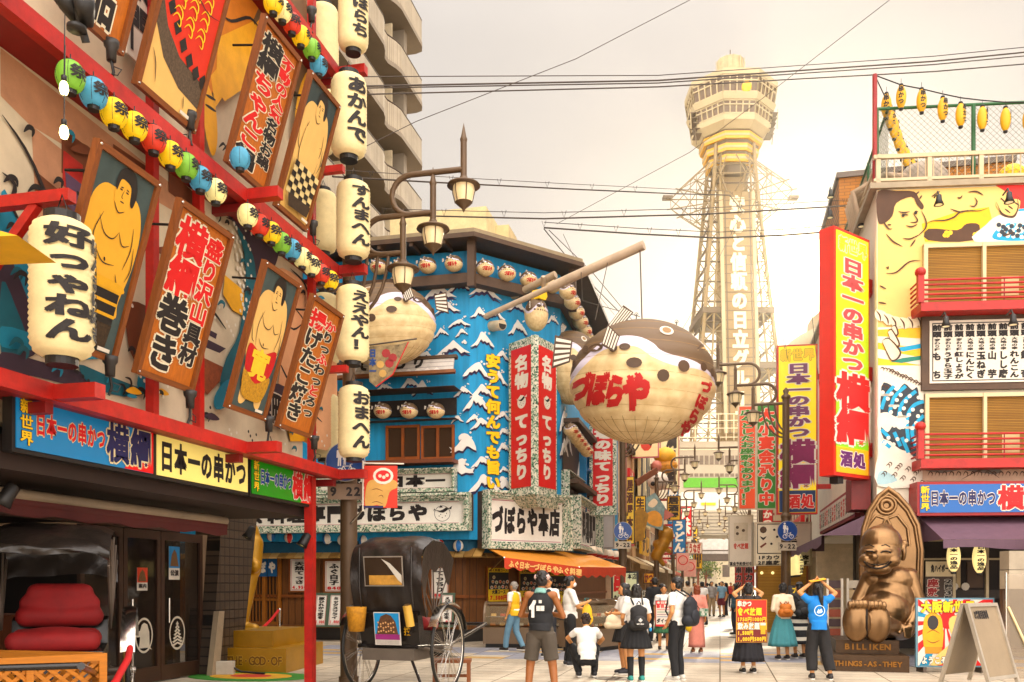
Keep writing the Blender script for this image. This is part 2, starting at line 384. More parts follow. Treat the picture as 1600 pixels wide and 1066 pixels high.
# ============================================================ shared paints
RED = mat('A8281E', .5, var=.38, scale=5, bump=.15); DRED = mat('7C1512', .55); BLK = mat('16120F', .5); INK = mat('1C1512', .7, var=.1)
WHITE = mat('DDD4C4', .6, var=.1); CREAM = mat('E2D2A8', .65, var=.12); WOOD = mat('7A4420', .55, var=.35, scale=5, kind='wood'); HWOOD = mat('7A4420', .55, var=.35, scale=5, kind='hwood')
PAPER = mat('E2D0A2', .75, emit=.05, var=.14, scale=6); GREYM = mat('5B5046', .45, .3, var=.15); CHROME = mat('C9C4BC', .18, 1, var=.05)
YEL = mat('F2C416', .55, var=.08); SKIN = mat('D9A85E', .7, var=.1); PALE = mat('C7B190', .8, var=.18)
ORG = mat('B4682A', .6, var=.3, scale=3, kind='wood'); TXR = mat('C81E1C', .6, var=.08); NAVY = mat('1A1A4A', .6)
X = lambda x: Plane((x, 0, 0), (0, 1, 0))          # vertical plane along the street, front to the right
# ============================================================ the restaurant on the left
LBm = tag(bpy.data.objects.new('restaurant_building', None), 'red trimmed restaurant with a painted mural wall and slanted wooden panels', 'building'); COL.objects.link(LBm); HOME[LBm.name] = V((0, 0, 0))
PB = X(-5.7); YC, Z1 = PB.at(535, 735); Z2 = PB.at(527, 412)[1]; Z3 = PB.at(527, 100)[1]
WALL = X(-6.2); YE = YC - .35
m = M(); m.obox((-14, -1, 3.02), (7.79, 0, 0), (0, YE + 1, 0), (0, 0, 9.5), PALE)
m.obox((-14, -1, 2.9), (7.6, 0, 0), (0, YE + 1, 0), (0, 0, .118), BLK); m.build('wall', LBm)
# ---- mural (painted on the wall; layers a few mm proud of each other)
class Art:
 def __init__(s, m, S, step=.0012, base=.006): s.m = m; s.S = S; s.z = base; s.st = step
 def px(s, pts): return [s.S.at(*p) for p in pts]
 def fill(s, pts, c, n=0, px=True): s.m.poly(s.S, s.px(pts) if px else pts, c, s.z, n); s.z += s.st
 def ink(s, pts, w=.03, c=None, n=4, px=True, taper=True): s.m.line(s.S, s.px(pts) if px else pts, w, c or INK, s.z, n, taper); s.z += s.st * .1
 def dots(s, cs, r, c, px=True, n=8):
  for p in (s.px(cs) if px else cs):
   s.m.poly(s.S, [(p[0] + r * math.cos(k * 2 * math.pi / n), p[1] + r * math.sin(k * 2 * math.pi / n)) for k in range(n)], c, s.z)
  s.z += s.st
TEAL = mat('1F5A66', .7); MBLUE = mat('2E7C94', .7); DPUR = mat('3A2A36', .7); SKY2 = mat('CFC0A6', .75, var=.15); GOLD = mat('DFA51E', .6, var=.2)
PINK = mat('B98A6C', .75, var=.25); BRN = mat('6B3A22', .7, var=.3); BRK = mat('8A4A30', .7, var=.4, scale=14); FLESH = mat('D7A27C', .7, var=.12)
m = M(); A = Art(m, WALL)
m.panel(WALL, -.5, Z1 + .02, YE, 12.3, .004, SKY2)
A.fill([(0, 75), (320, 330), (320, 360), (45, 195), (0, 150)], PINK)
A.fill([(48, 196), (130, 262), (132, 470), (100, 420), (55, 330)], PINK); A.fill([(95, 200), (180, 262), (180, 330), (95, 270)], BRN); A.fill([(98, 235), (128, 258), (128, 310), (96, 290)], RED)
A.fill([(55, 268), (130, 330), (130, 390), (66, 330)], BRN, 0); A.fill([(100, 268), (128, 290), (128, 345), (104, 322)], mat('5A4058'))
A.fill([(175, 225), (230, 262), (228, 320), (176, 272)], BRN); A.fill([(262, 265), (300, 300), (300, 330), (262, 300)], BRN)
A.fill([(0, 300), (20, 330), (45, 420), (40, 470), (0, 430)], MBLUE, 3); A.fill([(0, 390), (30, 440), (60, 530), (40, 560), (0, 540)], DPUR, 3); A.fill([(0, 440), (22, 480), (40, 540), (0, 560)], TEAL, 3)
for y in (500, 540, 575): A.fill([(0, y + 10), (60, y + 25), (120, y + 40), (160, y + 58), (110, y + 62), (50, y + 48), (0, y + 42)], MBLUE if y != 540 else DPUR, 3)
A.fill([(120, 570), (160, 585), (225, 612), (190, 620), (140, 603)], TEAL, 3)
A.ink([(0, 180), (50, 260), (110, 420), (160, 560)], .05); A.ink([(0, 270), (20, 290), (15, 320), (30, 350)], .05, n=4)
for x0, y0 in ((2, 285), (25, 345), (40, 300), (10, 320), (120, 460), (150, 480)): A.ink([(x0, y0), (x0 + 10, y0 - 8), (x0 + 20, y0 - 4), (x0 + 22, y0 + 8)], .05)
A.fill([(195, 470), (250, 500), (240, 590), (205, 560), (195, 520)], BRN, 3)
A.fill([(305, 500), (318, 490), (342, 520), (345, 585), (312, 600), (302, 560)], SKY2); A.fill([(300, 520), (350, 545), (340, 552), (300, 536)], DPUR); A.fill([(306, 555), (348, 575), (346, 590), (320, 618), (305, 590)], BRK)
A.fill([(310, 508), (336, 522), (334, 530), (308, 516)], DPUR); A.ink([(305, 498), (322, 480), (350, 515)], .05); A.fill([(348, 430), (378, 455), (378, 495), (360, 485), (345, 460)], GOLD)
A.fill([(340, 330), (360, 345), (378, 395), (380, 450), (370, 520), (350, 560), (340, 600), (352, 612), (385, 560), (402, 470), (408, 400), (385, 355)], TEAL, 3)
A.fill([(350, 340), (366, 352), (392, 400), (396, 450), (385, 520), (402, 480), (425, 420), (430, 390), (395, 350)], DPUR, 3)
A.dots([(362 + 4 * math.sin(i * 2.3) + i * .9, 350 + i * 7) for i in range(26)], .03, WHITE); A.dots([(380 + 9 * math.sin(i * 1.7), 360 + i * 6) for i in range(22)], .025, WHITE)
A.fill([(425, 430), (450, 425), (500, 470), (520, 520), (520, 690), (470, 690), (430, 640), (440, 520)], FLESH, 3)
A.ink([(450, 420), (470, 440), (480, 460), (500, 475)], .05); A.ink([(455, 480), (470, 500), (465, 520)]); A.ink([(430, 560), (450, 600), (480, 640), (500, 660)], .06); A.ink([(440, 500), (455, 515), (470, 505)])
A.fill([(420, 600), (455, 615), (460, 650), (440, 672), (410, 650)], DPUR, 3); A.fill([(440, 640), (480, 660), (482, 690), (450, 690)], GOLD)
m.text(WALL, '町', (*A.px([(418, 668)])[0], *A.px([(446, 618)])[0]), INK, A.z + .01, WHITE)
for i, (x0, y0) in enumerate(((308, 390), (322, 300), (330, 330), (316, 345), (345, 360), (350, 325), (300, 350), (390, 520), (395, 545), (385, 600), (180, 600), (190, 590))):
 A.ink([(x0, y0), (x0 + 8, y0 + 3), (x0 + 10, y0 + 12), (x0 + 6, y0 + 18)], .035)
for (x0, y0, s_) in ((370, 590, 1), (378, 570, .8), (210, 590, 1.2), (330, 620, 1)):
 A.fill([(x0, y0), (x0 + 14 * s_, y0 - 22 * s_), (x0 + 26 * s_, y0 - 26 * s_), (x0 + 18 * s_, y0 - 8 * s_), (x0 + 20 * s_, y0 + 14 * s_), (x0 + 2, y0 + 20 * s_)], MBLUE, 3)
rr = random.Random(5)
for i in range(70):
 x, y = rr.uniform(0, 500), rr.uniform(0, 1); lo, hi = 560 + x * .32, 120 + x * .66; y = lo + (hi - lo) * y * y; c = rr.random(); r = rr.uniform(5, 11) * (1 - x / 800)
 if c < .45: A.ink([(x, y), (x + r, y - r), (x + 2 * r, y - .4 * r), (x + 1.7 * r, y + r)], .05, (INK, TEAL, MBLUE)[i % 3])
 elif c < .7: A.fill([(x, y), (x + 2 * r, y - r), (x + 4 * r, y + .6 * r), (x + 2.4 * r, y + .9 * r)], (MBLUE, BRN, DPUR, GOLD)[i % 4], 3)
 else: A.dots([(x + r * q % 30, y + (q * 7) % 23) for q in range(5)], .022, (WHITE, INK)[i % 2])
# upper storey of the mural
A.fill([(225, 0), (470, 0), (470, 160), (360, 60), (300, 30)], mat('6B5138', .7, var=.3)); A.fill([(320, 0), (400, 0), (360, 90), (318, 150), (308, 130)], mat('C77A22', .7, var=.2)); A.fill([(318, 120), (405, 20), (395, 70), (325, 170)], GOLD)
A.fill([(330, 60), (385, 35), (415, 110), (340, 160), (325, 140)], GOLD); A.fill([(308, 130), (316, 140), (326, 175), (328, 225), (320, 245), (308, 200)], GOLD, 3); A.ink([(310, 150), (325, 158)], .04); A.ink([(309, 165), (326, 176)], .04)
for i in range(11): A.ink([(330 + i * 6, 232 + (i % 3) * 5), (338 + i * 6, 226 + (i % 2) * 4), (344 + i * 6, 240)], .035)
A.fill([(455, 150), (475, 110), (500, 150), (470, 220), (450, 220)], GOLD, 3); A.ink([(450, 170), (470, 190), (466, 210), (480, 225)]); A.ink([(330, 20), (350, 35), (380, 30), (400, 55)], .04)
m.build('mural', LBm)
# ---- red beams, crossbar ends, posts
m = M()
for z, hh, dd in ((Z1, .15, .5), (Z2, .17, .42), (Z3, .16, .42)):
 m.obox((-5.82, -1, z - hh), (.12, 0, 0), (0, YC + 1, 0), (0, 0, hh), RED); m.obox((-6.2, -1, z - hh + .02), (.38, 0, 0), (0, YC + .9, 0), (0, 0, .05), DRED)
 for px in ([92, 388, 541] if z == Z1 else [-8, 390, 535] if z == Z2 else [535]):
  y = min(PB.at(px, 500)[0], YC - .07); m.obox((-5.7, y - .07, z - .14), (.42, 0, 0), (0, .14, 0), (0, 0, .13), RED)
  m.obox((-6.3, y - .05, z - hh - .1), (.5, 0, 0), (0, .1, 0), (0, 0, .1), DRED)
m.build('beam', LBm)
m = M()
for (px, py) in ((97, 308), (527, 265), (533, 577)):
 m = M(); y, z = X(-5.45).at(px, py); y = min(y, YC + .1)
 m.obox((-6.2, y - .05, z - .05), (.85, 0, 0), (0, .1, 0), (0, 0, .1), RED); m.beam((-6.15, y, z - .55), (-5.7, y, z - .04), .07, .08, RED); m.build('bracket', LBm)
for px in (238, 310, 487):
 y = X(-6.05).at(px, 600)[0]; m = M(); m.obox((-6.1, y - .05, Z1), (.1, 0, 0), (0, .1, 0), (0, 0, 8), RED); m.build('post', LBm)
m = M(); y = X(-6.0).at(484, 900)[0]; m.obox((-6.08, y - .02, 0), (.13, 0, 0), (0, .13, 0), (0, 0, Z1 - .15), RED); m.build('post', LBm)
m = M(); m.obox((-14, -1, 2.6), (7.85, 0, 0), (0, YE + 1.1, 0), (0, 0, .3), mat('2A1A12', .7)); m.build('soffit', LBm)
# ---- ground floor: recessed glass front
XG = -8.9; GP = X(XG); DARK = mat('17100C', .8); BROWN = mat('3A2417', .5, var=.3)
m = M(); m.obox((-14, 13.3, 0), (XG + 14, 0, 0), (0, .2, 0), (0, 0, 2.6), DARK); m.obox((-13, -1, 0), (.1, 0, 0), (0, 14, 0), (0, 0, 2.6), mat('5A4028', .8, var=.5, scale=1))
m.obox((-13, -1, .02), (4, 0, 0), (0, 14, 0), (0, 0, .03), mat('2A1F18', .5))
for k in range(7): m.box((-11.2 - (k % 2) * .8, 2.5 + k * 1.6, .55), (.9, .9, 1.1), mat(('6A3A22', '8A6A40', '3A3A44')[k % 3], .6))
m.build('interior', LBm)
gl = glass('dark_window_glass', '2A211B', .05, .42)
m = M(); m.obox((XG - .02, -1, 2.45), (.12, 0, 0), (0, 14.3, 0), (0, 0, .15), BROWN)
m.obox((XG - .3, GP.at(313, 900)[0], .0), (.34, 0, 0), (0, GP.at(335, 900)[0] - GP.at(313, 900)[0], 0), (0, 0, 2.45), mat('8C7660', .6)); m.obox((XG - .3, GP.at(335, 900)[0], 0), (.2, 0, 0), (0, 1.2, 0), (0, 0, 2.45), BLK); m.build('door_surround', LBm)
for (p0, p1, lg) in ((120, 187, 0), (188, 246, 1), (247, 312, 2)):
 a0, a1 = GP.at(p0, 900)[0], GP.at(p1, 900)[0]; d = M()
 for q in ((a0, a0 + .09), (a1 - .09, a1)): d.panel(GP, q[0], .02, q[1], 2.44, .06, BROWN)
 for q in ((.02, .26), (2.3, 2.44)): d.panel(GP, a0 + .09, q[0], a1 - .09, q[1], .06, BROWN)
 door = d.build('door', LBm); gp = M(); gp.panel(GP, a0 + .09, .26, a1 - .09, 2.3, .012, gl, .02); gp.build('glass_pane', door)
 if lg:
  e = M(); cx, cz = GP.at((222, 274)[lg - 1], (993, 989)[lg - 1]); W_ = mat('CFC6B4', .6)
  ring = lambda r: [(cx + r * .95 * math.cos(t * .2618), cz + r * 1.2 * math.sin(t * .2618)) for t in range(24)]
  for t in range(24):
   o_, i_ = ring(.235), ring(.205); u = (t + 1) % 24; e.poly(GP, [o_[t], o_[u], i_[u], i_[t]], W_, .036)
  if lg == 1: e.poly(GP, [(cx - .13, cz - .2), (cx - .1, cz - .02), (cx - .27, cz - .02), (cx - .28, cz + .03), (cx - .1, cz + .08), (cx - .06, cz + .17), (cx, cz + .2), (cx + .08, cz + .17), (cx + .13, cz + .05), (cx + .14, cz - .18), (cx + .2, cz - .24), (cx + .1, cz - .2)], W_, .037)
  else:
   for k in range(7):
    w = .04 + .022 * k; zz = cz + .2 - k * .058
    for sg in (-1, 1): e.poly(GP, [(cx, zz), (cx + sg * w, zz - .05), (cx + sg * (w - .045), zz - .075), (cx, zz - .028)], W_, .037 + k * .0004)
  e.build('emblem', door)
  h = M(); h.tube([GP.w(a0 + .16, .95, .1), GP.w(a0 + .16, 1.35, .1)], .018, CHROME); h.build('handle', door)
# slanted tiled pier
tile = brickmat('black_tiles', '40352C', '4C4036', '120E0B', .16, .16, .012, .35, 'YZ', 0)
m = M(); XP = -8.6; Q = X(XP); pts = [Q.at(*p) for p in ((330, 1062), (376, 1062), (406, 770), (349, 770))]
pts = [(a, max(b, 0)) for a, b in pts]; m.prism(Q, pts, .5, tile, -.5); m.build('pier', LBm)
m = M(); m.prism(Q, [Q.at(*p) for p in ((322, 1062), (334, 1062), (343, 955), (334, 955))], .1, mat('9A8A74', .6), .0); m.build('trim', LBm)
# awning rolled below the sign
AW = X(-6.7); m = M(); y0, z0 = AW.at(20, 772); y1 = AW.at(352, 815)[0]
m.tube([AW.w(1, z0), AW.w(y1, z0)], .06, mat('8A7A66', .5)); m.tube([AW.w(1, z0 - .07, -.06), AW.w(y1, z0 - .07, -.06)], .1, mat('4A1612', .6), 10)
m.prism(AW, [(1, z0 - .2), (1, z0 - .1)] + [(1 + (y1 - 1) * k / 40, z0 - .1 - .0) for k in range(1, 41)] + [(1 + (y1 - 1) * k / 40, z0 - .2 + .02 * math.sin(k * 1.9)) for k in range(40, 0, -1)], .01, mat('4A1612', .7), .02); m.build('awning', LBm)
# side post lamp, cream canopy corner at the far left
m = M(); a = X(-5.2); m.prism(Plane(at(-30, 390, 6.2), RIGHT), [(-1.2, .42), (.42, -.02), (-1.2, -.08)], .5, mat('D9A93A', .6), -.2); m.build('canopy_corner', LBm)
# ---- lit sign boards
SP = X(-6.08)
def board(px0, px1, top, bot, face, label, draw, name='sign_board', S=SP, edge=BLK, dpt=.1, fr=.04, group=None, cat='sign', glow=0):
 a0, b0 = S.at(*bot) if isinstance(bot, tuple) else (S.at(px0, 700)[0], bot); a1, b1 = S.at(*top) if isinstance(top, tuple) else (S.at(px1, 700)[0], top)
 a0 = S.at(px0, 700)[0] if not isinstance(bot, tuple) else a0; a1 = S.at(px1, 700)[0] if not isinstance(top, tuple) else a1
 o = S.w((a0 + a1) / 2, b0); t = thing(name, label, cat, o, group)
 f = M(); f.panel(S, a0 - fr, b0 - fr, a1 + fr, b1 + fr, dpt, edge, -.02); f.build('frame', t)
 p = M(); p.panel(S, a0, b0, a1, b1, .012, face, dpt - .019); S2 = S.off(dpt - .007); A_ = Art(p, S2)
 draw(p, S2, a0, b0, a1, b1, A_); p.build('face', t); return t
zt, zb = SP.at(483, 742)[1], SP.at(483, 790)[1]
def sub(a0, b0, a1, b1, u0, v0, u1, v1): return (a0 + (a1 - a0) * u0, b0 + (b1 - b0) * v0, a0 + (a1 - a0) * u1, b0 + (b1 - b0) * v1)
def sgn(c1, o1, c2, o2, corner):
 def d(m, S, a0, b0, a1, b1, A):
  if corner: w = (a1 - a0); A.fill([(a1 - w * .25, b0), (a1, b0), (a1, b1), (a1 - w * .06, b1)], corner, px=False)
  q = lambda *u: sub(a0, b0, a1, b1, *u)
  m.text(S, '新世界', q(.015, .06, .1, .96), YEL, .004, INK, True); m.text(S, '日本一の串かつ', q(.11, .28, .6, .78), c1, .004, o1, wgt=.05); m.text(S, '横綱', q(.6, .04, .985, .98), c2, .008, o2, wgt=.055)
 return d
lit = lambda h: mat(h, .35, emit=.16, var=.06)
board(12, 227, zt, zb, lit('14709C'), 'blue lit sign board with red and navy writing above the glass doors', sgn(TXR, CREAM, NAVY, CREAM, lit('C81E1C')))
board(234, 377, zt, zb, lit('EFDC8C'), 'cream lit sign board with black writing between the blue and green boards', lambda m, S, a0, b0, a1, b1, A: m.text(S, '日本一の串かつ', sub(a0, b0, a1, b1, .02, .08, .98, .88), INK, wgt=.065))
board(384, 482, zt, zb, lit('157A24'), 'green lit sign board with red writing beside the red corner post', sgn(mat('153C8C'), WHITE, TXR, WHITE, lit('C81E1C')))
# ---- slanted wooden panels
def sumo(m, S, W, H, st):
 A = Art(m, S, .0012); f = lambda pts, c, n=4: A.fill([(x * W, y * H) for x, y in pts], c, n, False)
 k = lambda pts, w=.012: A.ink([(x * W, y * H) for x, y in pts], w, None, 4, False)
 sk = mat('DDA850' if st in 'A' else 'E0B878', .7, var=.1); gold = mat('D9A53A', .6, var=.2)
 f([(0, 0), (1, 0), (1, 1), (0, 1)], mat('3D4A48' if st in 'AD' else 'CFA867', .7, var=.35, scale=2), 0)
 if st == 'C': f([(0, .55), (1, .5), (1, 1), (0, 1)], mat('34403F', .7, var=.3), 0)
 f([(.02, .62), (.06, .78), (.2, .86), (.4, .87), (.62, .88), (.84, .84), (.97, .7), (.97, .5), (.88, .3), (.86, .2), (.2, .2), (.12, .32), (.03, .45)], sk)
 f([(.18, .06), (.3, .03), (.42, .1), (.45, .25), (.3, .3), (.2, .25)], sk); f([(.82, .05), (.7, .03), (.6, .1), (.55, .25), (.7, .3), (.82, .25)], sk)
 if st != 'B' or 1:
  f([(.38, .88), (.4, .8), (.5, .76), (.6, .78), (.68, .86), (.67, .94), (.58, .98), (.44, .97)], sk); f([(.36, .9), (.4, .97), (.52, 1.0), (.66, .98), (.74, .9), (.72, .82), (.66, .83), (.62, .91), (.5, .93), (.43, .92), (.4, .86)], BLK)
  k([(.45, .885), (.5, .89)], .012); k([(.55, .89), (.6, .885)], .012); k([(.52, .88), (.5, .84), (.53, .835)], .008); k([(.49, .815), (.56, .815)], .012); k([(.44, .875), (.49, .875)], .014); k([(.55, .875), (.6, .872)], .014)
  k([(.4, .8), (.5, .755), (.6, .775)], .012)
 k([(.22, .7), (.36, .62), (.52, .61), (.6, .66)]); k([(.6, .66), (.7, .6), (.82, .62)]); k([(.28, .72), (.2, .6), (.26, .46)]); k([(.82, .72), (.86, .6), (.8, .48)]); k([(.3, .52), (.45, .47), (.65, .48)]); k([(.46, .5), (.48, .48)], .02)
 k([(.05, .6), (.12, .5), (.2, .48)]); k([(.9, .62), (.94, .5), (.88, .42)]); k([(.7, .44), (.76, .38), (.72, .3)])
 if st == 'A':
  f([(.2, .34), (.86, .34), (.85, .16), (.22, .16)], BLK, 0); [f([(.2, y), (.86, y), (.86, y + .018), (.2, y + .018)], gold, 0) for y in (.27, .2, .34)]
  f([(.22, .16), (.85, .16), (.82, .02), (.24, .02)], mat('3A2A16', .8, var=.6, scale=40), 0); f([(.2, .38), (.5, .4), (.86, .39), (.86, .35), (.2, .35)], gold)
 if st == 'B':
  f([(0, 0), (1, 0), (1, 1), (0, 1)], sk, 0); f([(.0, 1), (0, .5), (.2, .36), (.5, .27), (1, .24), (1, 1)], mat('C93A22', .7, var=.15), 0)
  f([(0, .5), (.2, .36), (.5, .27), (1, .24), (1, .1), (.6, .12), (.25, .2), (0, .34)], mat('5A4A3A', .8, var=.6, scale=40), 0)
  for i in range(7): x = .04 + i * .155; y = .55 - .3 * math.sin(min(1, x * 1.1) * 1.4); f([(x, y - .045), (x + .075, y), (x, y + .045), (x - .075, y)], BLK, 0)
  for i in range(9):
   x, y = .3 + (i % 3) * .22, .42 + (i // 3) * .1
   for e in (0, .04): A.ink([((x - .08) * W, (y + e) * H), ((x - .02) * W, (y + .035 + e) * H), ((x + .06) * W, (y + .02 + e) * H), ((x + .07) * W, (y - .015 + e) * H), ((x + .01) * W, (y - .01 + e) * H)], .02, YEL, 4, False)
  f([(.3, 1), (.34, .86), (.5, .77), (.7, .76), (.86, .84), (.9, 1)], sk, 3); k([(.31, .98), (.36, .85), (.5, .77), (.7, .76), (.86, .84), (.9, .98)], .016); k([(.5, .9), (.53, .93)], .02); k([(.2, .8), (.3, .7), (.7, .6), (1, .62)], .014); k([(.05, .2), (.14, .14), (.2, .05)], .014); k([(.7, .1), (.74, .04)], .014)
 if st == 'C':
  f([(.22, .66), (.5, .7), (.78, .62), (.84, .45), (.7, .33), (.4, .31), (.2, .42)], sk); k([(.22, .66), (.18, .48), (.3, .34), (.55, .3), (.78, .38), (.84, .5)], .016)
  for i in range(36):
   x, y = .1 + (i % 6) * .14, .13 + (i // 6) * .042; f([(x, y), (x + .14, y), (x + .14, y + .042), (x, y + .042)], BLK if (i + i // 6) % 2 else mat('E3CF9A'), 0)
  f([(.1, .12), (.9, .14), (.85, .05), (.2, .03)], mat('3A2A1A', .8, var=.5, scale=30), 0)
 if st == 'D':
  f([(.1, .46), (.5, .42), (.9, .48), (.86, .28), (.5, .2), (.16, .26)], mat('B8241C', .7)); m.text(S, '寛', (.2 * W, .22 * H, .8 * W, .46 * H), mat('EBC75A'), A.z + .002, None, wgt=.05); A.z += .008
  f([(.12, .27), (.5, .2), (.88, .28), (.8, .1), (.5, .07), (.2, .1)], mat('B98A34', .8, var=.5, scale=30))
 m.panel(S, W * .7, .015, W * .92, .05, .002, WHITE, A.z)
def slat_panel(BL, BR, TL, label, draw, h=None, group='slanted wooden panels on the restaurant'):
 B = X(-5.78); a0, zb_ = B.at(*BL); a1 = B.at(*BR)[0]; S = Plane(B.w(a0, zb_), (0, 1, 0), (math.sin(R(16.5)), 0, math.cos(R(16.5))))
 H = h or S.at(*TL)[1]; W = a1 - a0; t = thing('slanted_signboard', label, 'panel', S.w(W / 2, 0), group)
 f = M(); w = .06
 for q in ((0, 0, w, H), (W - w, 0, W, H), (w, 0, W - w, w), (w, H - w, W - w, H)): f.panel(S, *q, .07, WOOD if q[3] - q[1] > 1 else HWOOD, -.02)
 for q in ((w / 2, H - w / 2), (W - w / 2, H - w / 2), (w / 2, w / 2), (W - w / 2, w / 2)): f.ell(S.w(*q, .052), .014, CHROME, 8, 5)
 f.tube([S.w(W * .5, H - .1, -.02), S.w(W * .5, H - .1, -.3) + V((-.05 - .17 * H, 0, 0))], .014, BLK, 6)
 f.build('frame', t); S2 = Plane(S.w(w, w), S.ex, S.ey); p = M(); p.panel(S2, 0, 0, W - 2 * w, H - 2 * w, .012, ORG); draw(p, S2.off(.014), W - 2 * w, H - 2 * w); p.build('face', t)
 return t
def wr(c1, c2, big=(.06, .03, .62, .97), small=(.62, .12, .97, .95)):
 def d(m, S, W, H):
  for cols, b in ((c1, big), (c2, small)):
   bx = (b[0] * W, b[1] * H, b[2] * W, b[3] * H)
   m.text(S, ''.join(t for t, _ in cols), bx, INK, .004, mat('EADFC4'), True, .06, .055, 1.02, cols=[c for t, c in cols for _ in t])
 return d
SM = lambda s: (lambda m, S, W, H: sumo(m, S, W, H, s))
slat_panel((108, 18), (187, 72), None, 'orange panel ending in one large black character, at the top edge of the picture', wr([('絶', INK), ('品', INK)], [('一品', INK)], big=(.1, .02, .75, .6), small=(.7, .5, .97, .9)), 1.95)
slat_panel((207, 130), (300, 198), None, 'framed wrestler painting in a red apron with black diamonds', SM('B'), 2.0)
slat_panel((350, 252), (412, 300), (409, 19), 'orange panel with red and black hot pot writing below the upper lantern string', wr([('横綱', INK), ('ちゃんこ', TXR), ('鍋', INK)], [('不動の人気', TXR), ('名物お鍋', INK)]))
slat_panel((427, 321), (476, 361), (484, 110), 'framed painting of a big-bellied wrestler in a chequered apron', SM('C'))
slat_panel((70, 530), (175, 568), (146, 213), 'framed wrestler painting in a black belt beside the big lantern', SM('A'))
slat_panel((207, 582), (297, 612), (275, 306), 'orange panel with red and black roll writing next to the black belted wrestler', wr([('横綱', TXR), ('巻き', INK)], [('盛り沢山', TXR), ('具材', INK)]))
slat_panel((350, 636), (410, 658), (407, 402), 'framed wrestler painting in a red apron with one yellow character', SM('D'))
slat_panel((430, 666), (482, 682), (485, 457), 'orange panel with fried octopus ball writing nearest the hanging white lanterns', wr([('揚', TXR), ('げたこ焼き', INK)], [('か', TXR), ('りっ', INK), ('ふ', TXR), ('わっ', INK), ('と', TXR), ('ろっ', INK)], big=(.06, .05, .6, .95), small=(.58, .12, .97, .93)))
m = M(); S = X(-6.1); a, b = S.at(215, 100); t = M(); t.panel(S, a - .2, b, a + .2, b + 1.9, .02, WHITE); t.text(S, '繁業門', (a - .18, b + .05, a + .18, b + 1.85), INK, .026, None, True, .05); tag(t.build('banner_board'), 'narrow white board of black writing behind the red apron painting', 'sign')
# ---- paper lanterns
def lantern_proto(R_=.25, H=1.12, ribs=23, col=PAPER):
 def prof(z): t = z / H; e = min(t, 1 - t) / .14; return R_ * (1 if e > 1 else .55 + .45 * math.sqrt(max(0, 1 - (1 - e) ** 2)))
 pr = []
 for i in range(ribs * 2 + 1): z = H * i / (ribs * 2); pr.append((prof(z) - (.013 if i % 2 else 0), z))
 return pr, prof
LP_, LPROF = lantern_proto(); _first = {}
def big_lantern(px, y0, y1, S, txt, label, side=None, scale=None, ang=-.25, tx=.3, band=(.08, .92), name='paper_lantern', grp='tall white paper lanterns'):
 a, zb_ = S.at(px, y1); zt_ = S.at(px, y0)[1]; H = zt_ - zb_; k = H / 1.24; o = S.w(a, zb_)
 t = thing(name, label, 'lantern', o, grp)
 if 'b' not in _first:
  b = M(); b.lathe(LP_, (0, 0, .06), PAPER, 28); HOME['paper_lantern_src'] = V((0, 0, 0)); _first['b'] = b
  c = M(); c.lathe([(.001, .0), (.125, 0), (.125, .09), (.001, .09)], (0, 0, 0), BLK, 20, False); _first['c'] = c
  d = M(); d.lathe([(.001, 0), (.14, 0), (.14, .09), (.001, .09)], (0, 0, 1.15), BLK, 20, False); d.tube([(-.06, 0, 1.24), (0, 0, 1.4), (.06, 0, 1.24)], .006, BLK, 5); _first['d'] = d
  HOME['x'] = V((0, 0, 0))
  for q, n_ in (('b', 'paper_shade'), ('c', 'bottom_ring'), ('d', 'top_ring')):
   me = bpy.data.meshes.new(n_); s_ = _first[q]; me.from_pydata(s_.v, [], s_.f); me.materials.append(s_.mats[0]); me.polygons.foreach_set('use_smooth', s_.sm); _first[q] = me
 for q, n_ in (('b', 'paper_shade'), ('c', 'bottom_ring'), ('d', 'top_ring')):
  ob = bpy.data.objects.new(n_, _first[q]); COL.objects.link(ob); ob.parent = t; ob.scale = (k, k, k)
 if txt:
  view = math.atan2(o.x, -o.y) if False else 0
  d = (EYE - o); fa = math.atan2(d.x, -d.y)
  e = M(); C = Cyl(o + V((0, 0, .06 * k)), .25 * k, fa + ang, lambda b: LPROF(min(max(b / k, 0), 1.12)) * k)
  hh = 1.12 * k; e.text(C, txt, (-tx * k, hh * band[0], tx * k, hh * band[1]), INK, .006, None, True, .07, fill=.98, cut=True)
  if side: C2 = Cyl(C.o, C.r, fa + ang + 1.15, C.prof); e.text(C2, side, (-.12 * k, hh * .12, .12 * k, hh * .88), INK, .006, None, True, .06, fill=.98, cut=True)
  e.build('lettering', t)
 return t
XL = X(-5.38)
big_lantern(97, 335, 572, XL, '好っゃねん', 'huge white lantern with bold black writing, hanging before the black belted wrestler', 'ほんまに好き', ang=.25, tx=.2)
for (px, y0, y1, tx_, lb) in ((552, -32, 85, 'おほらち', 'white lantern cut by the top edge, with a bare open bottom'), (545, 113, 252, 'あかんで', 'white lantern beside the balconies, its writing turned mostly away'), (552, 279, 410, 'すんまへん', 'white lantern just above the red beam end with slim black writing'),
       (551, 442, 572, 'ええやん！', 'white lantern in front of the blue wave wall with cheerful black writing'), (553, 598, 722, 'おまへん', 'lowest white lantern of the corner column, above the blue round road sign')):
 big_lantern(px, y0, y1, XL, tx_, lb, ang=.55, tx=.17, band=(.1, .9))
XL2 = X(-5.95)
for (px, y0, y1, lb) in ((505, 5, 125, 'plain white lantern behind the top lantern of the corner column'), (500, 135, 245, 'plain white lantern half hidden behind the big-bellied wrestler painting'), (505, 295, 400, 'plain white lantern behind the corner above the middle beam'), (508, 455, 575, 'plain white lantern behind the octopus ball panel'), (508, 610, 722, 'plain white lantern behind the lowest corner lantern')):
 o = big_lantern(px, y0, y1, Plane((0, YC + .75, 0), (1, 0, 0)), None, lb)
